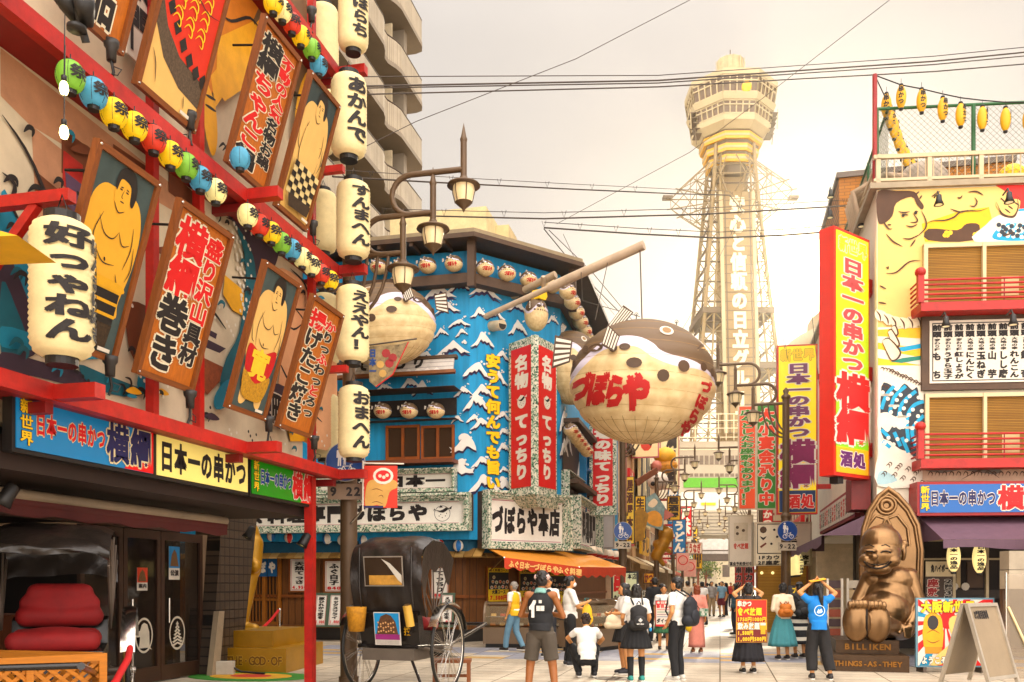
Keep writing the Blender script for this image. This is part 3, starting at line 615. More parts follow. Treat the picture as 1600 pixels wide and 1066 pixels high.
# ---- strings of small coloured lanterns
def small_proto(col):
 t = thing('string_lantern', '', 'lantern', (0, 0, 0)); mc = mat(col, .6, emit=.26, var=.22, scale=9); dk = mat('2A2018', .6)
 b = M(); H = .25; pr = []
 for i in range(25): z = i / 24; pr.append(((.06 + .066 * math.sin(math.pi * z) ** .6) * (1 if i % 2 == 0 else .975), (z - .5) * H))
 b.lathe(pr, (0, 0, 0), mc, 18)
 for k in range(6): a_ = k * math.pi / 3; b.tube([((pr[i][0] + .001) * math.cos(a_), (pr[i][0] + .001) * math.sin(a_), pr[i][1]) for i in range(0, 25, 3)], .0025, dk, 4)
 E = Ell((0, 0, 0), .128, .128, .17, R(75)); b.text(E, '祭', (-.09, -.06, .09, .07), INK, .006, None, wgt=.04, cut=True)
 b.build('paper_shade', t); c = M(); c.lathe([(.001, -.16), (.05, -.16), (.055, -.115), (.001, -.115)], (0, 0, 0), BLK, 12, False); c.build('bottom_ring', t); c = M(); c.lathe([(.001, .115), (.05, .115), (.04, .145), (.001, .145)], (0, 0, 0), BLK, 12, False); c.tube([(0, 0, .14), (0, 0, .2)], .006, BLK, 5); c.build('top_ring', t); return t
C_ = dict(g='74A046', b='4F8AA2', y='E2BA3A', r='B83A2C', p='E8D79A'); PR = {}
cn = dict(g='green', b='blue', y='yellow', r='red', p='pale cream')
rows = [('middle', [(110, 120, 'g'), (146, 146, 'b'), (178, 177, 'y'), (210, 198, 'y'), (240, 218, 'r'), (266, 242, 'y'), (291, 260, 'g'), (313, 280, 'b'), (337, 299, 'p'), (387, 337, 'p'), (405, 352, 'r'), (424, 364, 'y'), (440, 380, 'g'), (456, 390, 'b'), (472, 403, 'p'), (487, 415, 'p'), (502, 428, 'r'), (516, 438, 'y')]),
  ('upper', [(427, 5, 'y'), (441, 18, 'p'), (456, 37, 'r'), (470, 57, 'y'), (487, 77, 'g'), (498, 103, 'b')])]
SX = X(-5.6); near = {0: 'first lantern at the near end of the string', 17: 'last lantern at the far end of the string'}
nbm = {'g': ['by the bare hanging bulb', 'over the red wooden brackets', 'above the painted squid arms'], 'b': ['beside the green one near the bulbs', 'above the roll panel', 'above the red apron wrestler'], 'y': ['first below the red apron painting', 'second below the red apron painting', 'between red and green over the black belt wrestler', 'between red and green above the squid arms', 'last at the far end of the string'],
 'r': ['above the black belt wrestler frame', 'between pale and yellow above the squid arms', 'next to last at the corner'], 'p': ['beside the blue one above the roll panel', 'after the crossbar', 'next to the far blue one', 'just before the far red one']}
for rn, lst in rows:
 cnt = {}
 for px, py, c in lst:
  a, b = SX.at(px, py); o = SX.w(a, b); i = cnt.get(c, 0); cnt[c] = i + 1
  lb = f'{cn[c]} lantern on the {rn} string, ' + (nbm[c][i] if rn == 'middle' else {'y': ['at its top', 'between the red and green ones'], 'p': ['just above the red one'], 'r': ['third from the top'], 'g': ['above the lowest blue one'], 'b': ['lowest, at the beam end']}[c][i])
  if c not in PR: PR[c] = small_proto(C_[c]); PR[c].location = o; HOME[PR[c].name] = o; PR[c]['label'] = lb; PR[c]['group'] = 'small coloured lanterns strung along the beams'
  else: dup(PR[c], o, lb, random.uniform(-.4, .4))
a, b = X(-5.5).at(375, 248); dup(PR['b'], X(-5.5).w(a, b), 'single blue round lantern hanging in front of the hot pot panel', 1.0, .95)
# ---- bare bulbs and spotlights
for (px, py, lb) in ((100, 138, 'bare bulb in front of the green lantern'), (100, 207, 'lower bare bulb hanging clear below the green lantern')):
 p = at(px, py, 7.2); t = thing('light_bulb', lb, 'bulb', p, 'bare hanging bulbs'); m = M(); m.lathe([(.001, -.055), (.025, -.045), (.036, -.01), (.03, .03), (.02, .05), (.001, .05)], p, mat('FFE9A8', .3, emit=6, var=0), 14); m.build('glass_bulb', t)
 m = M(); m.lathe([(.001, .05), (.022, .05), (.022, .1), (.001, .11)], p, BLK, 10); m.tube([p + V((0, 0, .1)), p + V((0.01, 0, .7))], .005, BLK, 5); m.build('socket', t)
sp0 = None
for (px, py, lb) in ((174, 92, 'before the hot pot and diamond paintings'), (297, 200, 'at the foot of the diamond apron painting'), (475, 305, 'under the chequered apron painting'), (489, 365, 'at the far end above the middle beam'), (487, 32, 'beside the topmost back lantern'), (172, 585, 'beside the bottom of the big lantern'), (297, 635, 'under the roll writing panel'), (420, 672, 'under the red apron wrestler'), (491, 700, 'at the far end of the lower beam')):
 S = X(-5.72); a, b = S.at(px, py); o = S.w(a, b)
 lb = 'black upright spotlight ' + lb
 if sp0 is None:
  sp0 = thing('spotlight', lb, 'spotlight', o, 'upright spotlights on the beams'); m = M(); m.lathe([(.001, -.02), (.045, -.02), (.05, .09), (.07, .12), (.075, .17), (.06, .17), (.055, .13), (.001, .13)], o, mat('2A2623', .45), 16); m.tube([o + V((0, 0, -.02)), o + V((.01, .02, -.12)), o + V((-.02, .02, -.2))], .015, BLK, 6); m.tube([o + V((.03, 0, -.08)), o + V((.09, .03, -.1)), o + V((.07, 0, -.17)), o + V((0, 0, -.15))], .006, BLK, 5); m.build('housing', sp0)
  m = M(); m.lathe([(.001, 0), (.057, 0), (.06, .006), (.001, .006)], o + V((0, 0, .15)), mat('D8CFBE', .3), 16); m.build('lens', sp0)
 else: dup(sp0, o, lb, random.uniform(0, 6))
p = at(120, 12, 6.6); t = thing('floodlight', 'pair of black floodlight heads on the near red beam end', 'spotlight', p); m = M()
for dx, dz, ax in ((-.06, .02, (-.2, -.4, .5)), (.06, -.02, (.35, -.6, .7))):
 c = p + RIGHT * dx + V((0, 0, dz)); m.lathe([(.001, -.1), (.05, -.1), (.07, 0), (.075, .08), (.065, .08), (.06, .03), (.001, .03)], c, BLK, 16, True, ax)
m.tube([p + V((0, 0, -.02)), p + V((0, .1, -.2))], .03, BLK); m.lathe([(.001, 0), (.07, 0), (.07, .03), (.001, .03)], p + RIGHT * .0 + V((0, .0, -.17)), BLK, 14); m.build('housing', t)
m = M(); m.lathe([(.001, 0), (.058, 0), (.001, .002)], p + RIGHT * .06 + V((0, 0, -.02)) + V((.35, -.6, .7)).normalized() * .05, mat('FFEFA0', .3, emit=3, var=0), 14, True, (.35, -.6, .7)); m.build('lens', t)
# ============================================================ the pufferfish restaurant on the corner
C1 = at(733, 900, 24.0); C2 = at(875, 900, 25.9); C1.z = C2.z = 0
ZL = Plane(C1, (1, 0, 0)); ZC = Plane(C1, C2 - C1); ZS = Plane(C2, (0, 1, 0))
BLUE = mat('1C8CB8', .6, var=.3, scale=1.6, kind='streak'); EAVE = mat('4A3524', .6, var=.3); SPK = bpy.data.materials.new('speckled_mosaic')
SPK.use_nodes = True; _n = SPK.node_tree.nodes; _l = SPK.node_tree.links
_v = _n.new('ShaderNodeTexVoronoi'); _v.inputs['Scale'].default_value = 26; _t = _n.new('ShaderNodeTexCoord'); _l.new(_t.outputs['Object'], _v.inputs['Vector'])
_r = _n.new('ShaderNodeValToRGB'); _r.color_ramp.interpolation = 'CONSTANT'; _e = _r.color_ramp.elements; _e[0].color = (*lin('D8D2C0'), 1); _e[1].position = .5; _e[1].color = (*lin('5F7A62'), 1)
for _p, _c in ((.3, '8FA08A'), (.68, '2A3A2E'), (.8, 'C9C6B4')): _q = _e.new(_p); _q.color = (*lin(_c), 1)
_s = _n.new('ShaderNodeSeparateColor'); _l.new(_v.outputs['Color'], _s.inputs[0]); _l.new(_s.outputs[0], _r.inputs[0]); _l.new(_r.outputs[0], _n['Principled BSDF'].inputs['Base Color']); _n['Principled BSDF'].inputs['Roughness'].default_value = .4
FB = tag(bpy.data.objects.new('corner_restaurant_building', None), 'blue corner restaurant covered in white wave reliefs and pufferfish lanterns', 'building'); COL.objects.link(FB); HOME[FB.name] = V((0, 0, 0))
LX = -17.0; FY = C2.y + 15
def outline(d):
 n1, n2, n3 = ZL.en, ZC.en, ZS.en
 def cross(p, n, q, k):                                  # corner of two offset facades
  a = (p + n * d).dot(n); b = (q + k * d).dot(k); det = n.x * k.y - n.y * k.x
  return V(((a * k.y - b * n.y) / det, (n.x * b - k.x * a) / det, 0))
 return [V((LX, C1.y - d, 0)), cross(C1, n1, C1, n2), cross(C2, n2, C2, n3), V((C2.x + d, FY, 0))]
def strip(m, d0, d1, z0, z1, mt):
 A, B = outline(d0), outline(d1)
 for i in range(3):
  p = [A[i], A[i + 1], B[i + 1], B[i]]; m.add([q + V((0, 0, z0)) for q in p] + [q + V((0, 0, z1)) for q in p], [(3, 2, 1, 0), (4, 5, 6, 7), (0, 1, 5, 4), (1, 2, 6, 5), (2, 3, 7, 6), (3, 0, 4, 7)], mt)
def solid(m, d, z0, z1, mt):
 o = outline(d) + [V((LX, FY, 0))]; n = len(o)
 m.add([p + V((0, 0, z0)) for p in o] + [p + V((0, 0, z1)) for p in o], [tuple(range(n))[::-1], tuple(range(n, 2 * n))] + [(i, (i + 1) % n, n + (i + 1) % n, n + i) for i in range(n)], mt)
ZR = ZL.at(733, 380)[1]
m = M(); solid(m, 0, 2.78, ZR - .2, BLUE); m.build('wall', FB)
m = M(); strip(m, -.3, .75, ZR - .12, ZR, EAVE); strip(m, -.3, .7, ZR + .002, ZR + .12, mat('8A7A60', .6)); solid(m, -.3, ZR - .19, ZR + .1, mat('8A7A60', .6)); m.build('roof', FB)
m = M(); strip(m, .004, .38, ZR - 1.18, ZR - .92, EAVE)
for P_, p in ((ZL, 733), (ZC, 880)): q = (C1 if p == 733 else C2); n_ = (ZL.en + ZC.en).normalized() if p == 733 else (ZC.en + ZS.en).normalized(); m.box(q + n_ * .42 + V((0, 0, ZR - .66)), (.2, .2, 1.3), EAVE)
for k in range(12): p = ZL.w(-k * .9 - .5, ZR - .17, .35); m.box(p, (.09, .7, .1), EAVE)
m.build('eave_beam', FB)
m = M(); b = at(705, 372, 30); m.box(b + V((0, 0, -.9)), (3.2, 3, 2.4), mat('D8C69A', .7)); m.box(b + V((1.6, .3, -.8)), (.9, 1.2, 1.9), mat('C9B48A', .7)); m.build('roof_housing', FB)
# waves in relief
WP = mat('E4DDD4', .6, var=.08); WS = mat('2E2348', .7)
def wave(m, S, px, py, w, curl=False):
 a, b = S.at(px, py); a2 = S.at(px + w, py)[0]; s = (a2 - a) / 2; hz = s * random.uniform(.6, 1.05); j = lambda k: 1 + random.uniform(-k, k)
 p = [(-1, -.5), (-.62, .0), (-.2 * j(.3), .42), (.02, .58 * j(.2)), (.16, .5), (.34, .2 * j(.3)), (.62, -.18), (1, -.55), (.78, -.5), (.62, -.42), (.5, -.45), (.3, -.18), (.12, .06), (-.05, -.12), (-.2, -.02), (-.38, -.22), (-.55, -.16), (-.7, -.38)]
 if curl: p = [(-1, -.6), (-.8, .1), (-.35, .75), (.1, .85), (.3, .6), (.25, .3), (.1, .45), (.35, .05), (.7, -.15), (1, -.05), (.85, -.3), (.95, -.5), (.6, -.45), (.3, -.35), (0, -.5), (-.3, -.2), (-.6, -.35)]
 fl = random.choice((-1, 1)); p = [(x * fl + random.uniform(-.04, .04), y + random.uniform(-.04, .04) + .12 * x * fl) for x, y in p]
 P = [(a + x * s, b + y * hz) for x, y in p]
 m.poly(S, [(x + .02 * s, y - .16 * s) for x, y in P], WS, .006 + random.random() * .004, 2); m.prism(S, P, .03, WP, .012 + random.random() * .004, 2)  # purple copy offset below each wave paints its shadow on the wall
 for k in range(3): x, y = a + s * random.uniform(.2, .7), b + hz * random.uniform(.3, .9); r = s * random.uniform(.04, .09); m.prism(S, [(x + r * math.cos(t), y + r * math.sin(t)) for t in [i * .785 for i in range(8)]], .02, WP, .01 + k * .0007)
m = M()
for (x, y, w) in ((686, 457, 55), (716, 448, 38), (700, 482, 40), (718, 505, 36), (708, 545, 56), (665, 556, 32), (683, 563, 34), (640, 600, 36), (600, 606, 34), (660, 607, 34), (700, 480, 26), (722, 520, 20), (724, 612, 30), (690, 520, 24), (575, 640, 22), (715, 655, 20)): wave(m, ZL, x, y, w)
wave(m, ZL, 724, 695, 42, True); wave(m, ZL, 722, 733, 40, True); m.build('wave_relief', FB); m = M()
for (x, y, w) in ((757, 455, 50), (748, 490, 28), (774, 492, 28), (806, 480, 34), (753, 532, 36), (808, 513, 30), (783, 556, 26), (745, 578, 44), (778, 592, 30), (752, 612, 38), (742, 628, 40), (785, 650, 26), (752, 662, 36), (785, 700, 24), (786, 735, 22), (752, 722, 34), (755, 756, 48), (786, 676, 26), (848, 470, 26), (862, 500, 20), (740, 655, 24)): wave(m, ZC, x, y, w)
wave(m, ZC, 784, 757, 24, True); m.build('wave_relief', FB); m = M()
for (x, y) in ((893, 555), (902, 575), (880, 660), (886, 690), (905, 735), (912, 755), (906, 780), (880, 700)): wave(m, ZS, x, y, 12)
m.build('wave_relief', FB)
m = M(); a0 = ZC.at(757, 700)[0]; a1 = ZC.at(781, 700)[0]
for S_, o_ in ((ZC, .05),): m.text(S_, '安うて何んでも旨い', (a0, ZC.at(766, 766)[1], a1, ZC.at(766, 553)[1]), YEL, o_, mat('6B4A12'), True, .09, .025); m.build('wall_lettering', FB)
# window bay of the upper floor
m = M(); q = lambda p0, y0, p1, y1: (*ZL.at(p0, y1), *ZL.at(p1, y0))
def slab(m, px0, y0, px1, y1, o0, d, mt, S=ZL): a0, b0 = S.at(px0, y1); a1, b1 = S.at(px1, y0); m.panel(S, a0, b0, a1, b1, d, mt, o0)
slab(m, 520, 612, 722, 622, .01, .75, EAVE); slab(m, 520, 656, 716, 664, .01, .3, EAVE); slab(m, 520, 720, 717, 732, .01, .55, mat('6B3A22', .6)); slab(m, 520, 622, 714, 657, .006, .05, mat('241A14', .7)); m.build('bay_frame', FB)
for p0, p1 in ((604, 657), (659, 711)):
 w = M(); fr = mat('8A4A1E', .5, var=.3); a0, b0 = ZL.at(p0, 720); a1, b1 = ZL.at(p1, 664); am = (a0 + a1) / 2
 for r in ((a0, b0, a0 + .07, b1), (a1 - .07, b0, a1, b1), (am - .035, b0, am + .035, b1), (a0, b0, a1, b0 + .08), (a0, b1 - .07, a1, b1)): w.panel(ZL, *r, .06 if r[3] - r[1] > .5 else .05, fr, .02)
 wo = w.build('window', FB); gp = M(); gp.panel(ZL, a0, b0, a1, b1, .01, glass('window_glass', '3A2A20', .12), .012); gp.build('pane', wo)
m = M(); a0, b0 = ZL.at(505, 597); a1, b1 = ZL.at(717, 566); S = Plane(ZL.w(0, b0, .5), ZL.ex, (0, .3, 1)); m.panel(S, a0, 0, a1, b1 - b0, .05, mat('CFC8C0', .6)); m.panel(S, a0, -.1, a1 + .06, -.005, .1, mat('7A4A2A'), -.02); m.panel(S, a0, b1 - b0 + .003, a1 + .08, b1 - b0 + .09, .14, EAVE, -.05)
for k in range(3): m.panel(S, a0, .1 + k * .13, a1, .11 + k * .13, .003, mat('7A6A70'), .05)
for ch, p in (('て', 577), ('っ', 606), ('ち', 635), ('り', 663)): x = ZL.at(p, 580)[0]; m.text(S, ch, (x - .2, .06, x + .2, .5), INK, .056, None, wgt=.09)
for k in range(14): x = a0 + .1 + k * .26; m.poly(S, [(x - .1, .0), (x, .09), (x + .1, .0)], WP, .054)
tag(m.build('eave_board'), 'pale striped eave board with four black characters above the bay window', 'sign')
# framed name boards
def framed(S, px0, y0, px1, y1, txt, label, d=.5, face='E8E2D6', col=INK, tb=(.03, .12, .8, .9), fish=False, fw=.2, wgt=.1, y1b=None):
 a0, b0 = S.at(px0, y1); a1, b1 = S.at(px1, y0); t = thing('name_board', label, 'sign', S.w((a0 + a1) / 2, b0, d), 'speckle framed name boards')
 f = M();
 for i in range(3):
  g = fw * i / 3; h = fw * (i + 1) / 3
  for r in ((a0 + g, b0 + g, a0 + h, b1 - g), (a1 - h, b0 + g, a1 - g, b1 - g), (a0 + h, b0 + g, a1 - h, b0 + h), (a0 + h, b1 - h, a1 - h, b1 - g)): f.panel(S, *r, .3 - .07 * i, SPK, d - .25)
 f.panel(S, a0 + .02, b0 + .02, a1 - .02, b1 - .02, d - .255, EAVE, .004); f.build('frame', t); p = M(); p.panel(S, a0 + fw, b0 + fw, a1 - fw, b1 - fw, .05, mat(face, .6, var=.12), d - .25); S2 = S.off(d - .2); W, H = a1 - a0 - 2 * fw, b1 - b0 - 2 * fw; o = (a0 + fw, b0 + fw)
 for r in ((.02, .03, .98, .045), (.02, .955, .98, .97)): p.panel(S2, o[0] + r[0] * W, o[1] + r[1] * H, o[0] + r[2] * W, o[1] + r[3] * H, .004, mat('A83A5A'))
 p.text(S2, txt, (o[0] + tb[0] * W, o[1] + tb[1] * H, o[0] + tb[2] * W, o[1] + tb[3] * H), col, .006, None, wgt=wgt)
 if fish: emblem(p, S2, o[0] + W * .915, o[1] + H * .45, H * .36)
 p.build('face', t); return t
def emblem(p, S, x, y, r, body=None):
 c = [(x + r * math.cos(t * .3142), y + r * .95 * math.sin(t * .3142)) for t in range(20)]
 if body: p.poly(S, c, body, .006)
 else: p.line(S, c + c[:1], r * .06, INK, .006)
 k = .008; p.poly(S, [(x - r * .9, y + r * .45), (x - .3 * r, y + .35 * r), (x + .1 * r, y + .5 * r), (x + .5 * r, y + .75 * r), (x + .8 * r, y + .55 * r), (x + .5 * r, y + .3 * r), (x + .1 * r, y + .1 * r), (x - .3 * r, y + .15 * r)], INK, k)
 for s in ([(-.9, .5), (-1.1, .3), (-1.05, .65)], [(.75, .6), (1.25, .9), (1.15, .5)], [(-.4, .7), (-.2, 1.05), (.1, .75)]): p.poly(S, [(x + u * r, y + v * r) for u, v in s], body or INK, k + .002)
 for u, v in ((-.4, -.3), (0, -.5), (.4, -.3), (-.2, -.1), (.55, 0)): p.poly(S, [(x + (u + .07 * math.cos(t * 1.05)) * r, y + (v + .07 * math.sin(t * 1.05)) * r) for t in range(6)], INK, k)
framed(ZL, 350, 772, 741, 836, 'ふぐ料理専門づぼらや', 'long speckle framed name board with large black writing and a small fish', fish=True, tb=(.02, .1, .86, .92))
framed(ZL, 500, 733, 716, 775, '名ふぐ日本一', 'shorter speckle framed board under the bay window', .35, fw=.12, tb=(.05, .1, .95, .92), wgt=.12)
framed(ZC, 745, 777, 876, 858, 'づぼらや本店', 'speckle framed name board on the angled corner above the orange awning', .5, tb=(.03, .15, .97, .85))
framed(ZS, 882, 796, 921, 858, 'ふぐ料理専門', 'speckle framed board turned down the street beside the corner board', .45, fw=.16, wgt=.12, tb=(.03, .08, .97, .92))
framed(ZS, 877, 754, 905, 795, '名物てっちり', 'small board with red and black writing above the street side board', .2, fw=.08, wgt=.1, tb=(.03, .08, .97, .92))
# two-faced red sign tower
B_ = at(836, 600, 23.6); A_ = at(795, 600, 24.5); D_ = at(870, 600, 24.7); zt, zb = at(836, 523, 23.6).z, at(836, 772, 23.6).z
t = thing('corner_sign_tower', 'red two sided sign tower with white vertical writing and fish emblems', 'sign', (B_.x, B_.y, zb)); RF = mat('C4161C', .45, var=.06)
for P0, P1 in ((A_, B_), (B_, D_)):
 p0, p1 = V((P0.x, P0.y, 0)), V((P1.x, P1.y, 0)); S = Plane(p0, p1 - p0); L = (p1 - p0).length
 f = M(); f.panel(S, .0, zb, L, zt, .12, SPK, -.12); fo = f.build('frame', t)
 f = M(); f.panel(S, .12, zb + .22, L - .08, zt - .22, .01, RF, .004); S2 = S.off(.014); W = L - .2; w2 = min(W, .62); cx = .12 + W / 2; h = zt - zb - .44
 f.text(S2, '名物', (cx - w2 / 2, zb + .22 + h * .7, cx + w2 / 2, zb + .22 + h * .95), WHITE, .004, None, True, .08); f.text(S2, 'てっちり', (cx - w2 / 2, zb + .22 + h * .05, cx + w2 / 2, zb + .22 + h * .53), WHITE, .004, None, True, .1); emblem(f, S2, cx, zb + .22 + h * .61, w2 * .3, WHITE); f.build('face', t)
m = M(); m.add([V((p.x, p.y, zz)) for zz in (zb, zt) for p in (A_, B_, D_, D_ + V((-.3, .9, 0)), A_ + V((0, .9, 0)))], [(4, 3, 2, 1, 0), (5, 6, 7, 8, 9)], SPK)
m.add([V((p.x, p.y, zb - .3 * k)) + (V((0, .5, 0)) if k else V((0, 0, 0))) for k in (0, 1) for p in (A_, B_, D_)], [(0, 1, 4, 3), (1, 2, 5, 4)], SPK); m.build('cap', t)
b0 = Plane((C2.x, foot(940, 30).y, 0), (1, 0, 0)); a0, z0 = b0.at(921, 805); a1, z1 = b0.at(963, 640); t = thing('street_sign_board', 'red vertical sign with a speckled frame projecting over the street behind the balloon', 'sign', b0.w(a0, z0)); m = M(); m.panel(b0, a0, z0, a1, z1, .2, SPK, -.2); m.panel(b0, a0 - .9, z0 + .6, a0, z0 + .7, .1, EAVE, -.15); m.build('frame', t); m = M(); m.panel(b0, a0 + .12, z0 + .3, a1 - .12, z1 - .2, .01, RF, .004); m.text(b0, '本場の味てっちり', (a0 + .15, z0 + .35, a1 - .15, z1 - .25), WHITE, .018, None, True, .1); m.build('face', t)
# blue service frames on the street side
m = M()
for y in (700, 735, 770): a, b = ZS.at(905, y); m.panel(ZS, a, b, a + 1.6, b + .08, .3, mat('0F6E9A', .5))
for p in (903, 912, 919): a, b = ZS.at(p, 800); m.panel(ZS, a, b, a + .12, ZS.at(p, 700)[1], .28, mat('0F6E9A', .5))
a, b = ZS.at(876, 640);
for k in range(2): a0, b0 = ZS.at((878, 878)[k], (755, 660)[k]); m.panel(ZS, a0, b0, a0 + 4.2, b0 + .12, .5, EAVE)
a0, b0 = ZS.at(878, 750); m.panel(ZS, a0, b0, a0 + 3.6, b0 + 1.9, .03, mat('2A1E16', .5), .01)
m.build('side_bay', FB)
# ---------------------------------------------------------- pufferfish
def fish_skin():
 m = bpy.data.materials.new('pufferfish_skin'); m.use_nodes = True; n = m.node_tree.nodes; l = m.node_tree.links; b = n['Principled BSDF']
 t = n.new('ShaderNodeTexCoord'); s = n.new('ShaderNodeSeparateXYZ'); l.new(t.outputs['Object'], s.inputs[0])
 r = n.new('ShaderNodeMapRange'); r.inputs[1].default_value = -1; l.new(s.outputs['X'], r.inputs[0])
 def curve(pts):
  c = n.new('ShaderNodeFloatCurve'); k = c.mapping.curves[0]
  k.points[0].location = ((pts[0][0] + 1) / 2, pts[0][1]); k.points[1].location = ((pts[-1][0] + 1) / 2, pts[-1][1])
  for x, z in pts[1:-1]: k.points.new((x + 1) / 2, z)
  c.mapping.update(); l.new(r.outputs[0], c.inputs['Value'])
  g = n.new('ShaderNodeMath'); g.operation = 'GREATER_THAN'; l.new(s.outputs['Z'], g.inputs[0]); l.new(c.outputs[0], g.inputs[1]); return g.outputs[0]
 g1 = curve([(-1, .02), (-.8, .26), (-.49, .46), (-.19, .46), (0, .36), (.1, .27), (.59, .17), (1, -.04)])
 g2 = curve([(-1, -.1), (-.84, .1), (-.56, .3), (-.26, .32), (-.1, .24), (0, .17), (.37, .07), (.59, .08), (.8, .04), (1, -.14)])
 z = n.new('ShaderNodeTexNoise'); z.inputs['Scale'].default_value = 6; z.inputs['Detail'].default_value = 6; l.new(t.outputs['Object'], z.inputs['Vector'])
 cr_ = n.new('ShaderNodeValToRGB'); cr_.color_ramp.elements[0].color = (*lin('CDB083'), 1); cr_.color_ramp.elements[1].color = (*lin('E6D0A4'), 1); cr_.color_ramp.elements[0].position = .3; cr_.color_ramp.elements[1].position = .7; l.new(z.outputs['Fac'], cr_.inputs[0])
 a = n.new('ShaderNodeMixRGB'); l.new(g2, a.inputs[0]); l.new(cr_.outputs[0], a.inputs[1]); a.inputs[2].default_value = (*lin('CFC6D2'), 1)
 c = n.new('ShaderNodeMixRGB'); l.new(g1, c.inputs[0]); l.new(a.outputs[0], c.inputs[1]); c.inputs[2].default_value = (*lin('5F4A34'), 1); l.new(c.outputs[0], b.inputs['Base Color']); b.inputs['Roughness'].default_value = .6
 return m
FSK = fish_skin(); FZ = .86
class Front:
 def __init__(s, k=1): s.k = k
 def w(s, a, b, off=0):
  q = max(.03, 1 - a * a - (b / FZ) ** 2); return V((a, -(math.sqrt(q)) * .95, b)) * (1 + off)
def puffer(name, label, cat, group=None, big=False, letters=True, flip=1):
 t = thing(name, label, cat, (0, 0, 0), group); S = Front(); b = M(); n, k = (60, 24) if big else (24, 12)
 pr = []
 for i in range(k * (2 if big else 1) + 1):
  la = math.pi * (i / (k * (2 if big else 1)) - .5); w = (1 - (.022 if i % 4 == 0 else 0)) if big else 1; pr.append((max(1e-4, math.cos(la) * w), FZ * math.sin(la)))
 b.lathe(pr, (0, 0, 0), FSK, n, True, None, None); b.v = [V((p.x, p.y * .95, p.z)) for p in b.v]
 DK = mat('4A331E', .6); RT = mat('B3201C', .6, var=.12)
 if big:
  sp = [(-.83, .34, .035, .07), (-.96, .17, .02, .08), (-.71, .33, .09, .06), (-.36, .31, .07, .05), (-.24, .09, .1, .07), (.4, .09, .08, .08), (.135, -.06, .08, .08), (.69, .13, .05, .06), (.84, .095, .035, .06), (-.5, .3, .05, .06)]
  for x, z, r0, r1 in sp: b.poly(S, [(x + r0 * math.cos(q * .52), z + r1 * math.sin(q * .52)) for q in range(12)], DK, .006)
  if letters:
   for ch, x, z, w, h in (('づ', -.86, -.18, .2, .34), ('ぼ', -.66, -.23, .22, .4), ('ら', -.45, -.27, .24, .4), ('や', -.19, -.28, .33, .46)): b.text(S, ch, (x - w / 2, z - h / 2, x + w / 2, z + h / 2), RT, .006, None, wgt=.13, cut=True, fill=1.05, rot=-.08)
   for ch, x, z in (('づ', .75, -.12), ('ぼ', .71, -.32), ('ら', .645, -.5), ('や', .57, -.65)): b.text(S, ch, (x - .09, z - .09, x + .09, z + .09), RT, .006, None, wgt=.1, cut=True, fill=1.0, rot=-.2)
  for la in range(4, 45, 4):
   c = math.pi * (la / 48 - .5); b.tube([(math.cos(c) * .98 * math.sin(q), -math.cos(c) * .98 * .95 * math.cos(q), FZ * math.sin(c)) for q in [x * .2 - 1.6 for x in range(17)]], .003, mat('A88452', .7), 4)
  for lo in range(-7, 8): b.tube([(1.0 * math.cos(c) * math.sin(lo * .22), -.95 * 1.0 * math.cos(c) * math.cos(lo * .22), FZ * math.sin(c)) for c in [-1.5 + q * .06 for q in range(14)]], .0025, mat('8A6A40', .7), 4)
  b.line(S, [(.6, .36), (.74, .5), (.88, .33)], .02, DK, .006, 4); b.poly(S, [(.6, .35), (.74, .46), (.9, .3)], mat('DDBB85'), .005); b.line(S, [(.64, .36), (.74, .41), (.86, .32)], .012, DK, .008)
 else:
  for k_ in range(11): x = -.85 + k_ * .17; b.poly(S, [(x + .05 * math.cos(q), .1 - .06 * k_ / 11 + .05 * math.sin(q)) for q in range(6)], DK, .01)
  for x, z in ((-.6, .3), (-.15, .32)): b.poly(S, [(x + .13 * math.cos(q * .8), z + .1 * math.sin(q * .8)) for q in range(8)], DK, .012)
  if letters: b.text(S, 'づぼらや', (-.62, -.52, .45, -.05), RT, .012, None, wgt=.14, cut=True, rot=-.06)
 b.build('body', t)
 e = M(); ex, ez = .18, .575
 for r, c, o in ((.085, WHITE, .012), (.055, mat('8A6A42') if big else INK, .02)): e.poly(S, [(ex + r * 1.1 * math.cos(q * .45), ez + r * .85 * math.sin(q * .45)) for q in range(14)], c, o)
 e.build('eye', t)
 def fin(pts, name, y, d=.03):
  f = M(); Pz = Plane((0, y, 0), (1, 0, 0)); f.prism(Pz, pts, d, DK); c = (sum(p[0] for p in pts) / len(pts), sum(p[1] for p in pts) / len(pts)); L = len(pts); a, q, r_, s_ = pts[0], pts[1], pts[2], pts[3]
  for i in range(5):
   u0, u1 = (i + .25) / 5.2, (i + .8) / 5.2; P = lambda u, v: ((a[0] * (1 - v) + s_[0] * v) * (1 - u) + (q[0] * (1 - v) + r_[0] * v) * u, (a[1] * (1 - v) + s_[1] * v) * (1 - u) + (q[1] * (1 - v) + r_[1] * v) * u)
   f.poly(Pz, [P(u0, .08), P(u1, .08), P(u1, .92), P(u0, .92)], WHITE, d + .006)
  f.build(name, t)
 fin([(-.67, .3), (-.5, .22), (-.44, .42), (-.6, .57)], 'side_fin', -.88); fin([(-.56, .68), (-.3, .8), (-.2, .93), (-.34, 1.02)], 'dorsal_fin', -.1, .06); fin([(-1.02, .2), (-1.0, .5), (-1.24, .55), (-1.26, .1)], 'tail_fin', -.15, .06)
 return t
pb = puffer('pufferfish_balloon', 'giant inflated pufferfish lantern with red writing hanging from a pole', 'balloon', None, True); c = at(1004, 598, 22); pb.location = c; pb.rotation_euler = (R(3), R(3), TH); pb.scale = (1.79, 1.75, 1.74)
m = M();
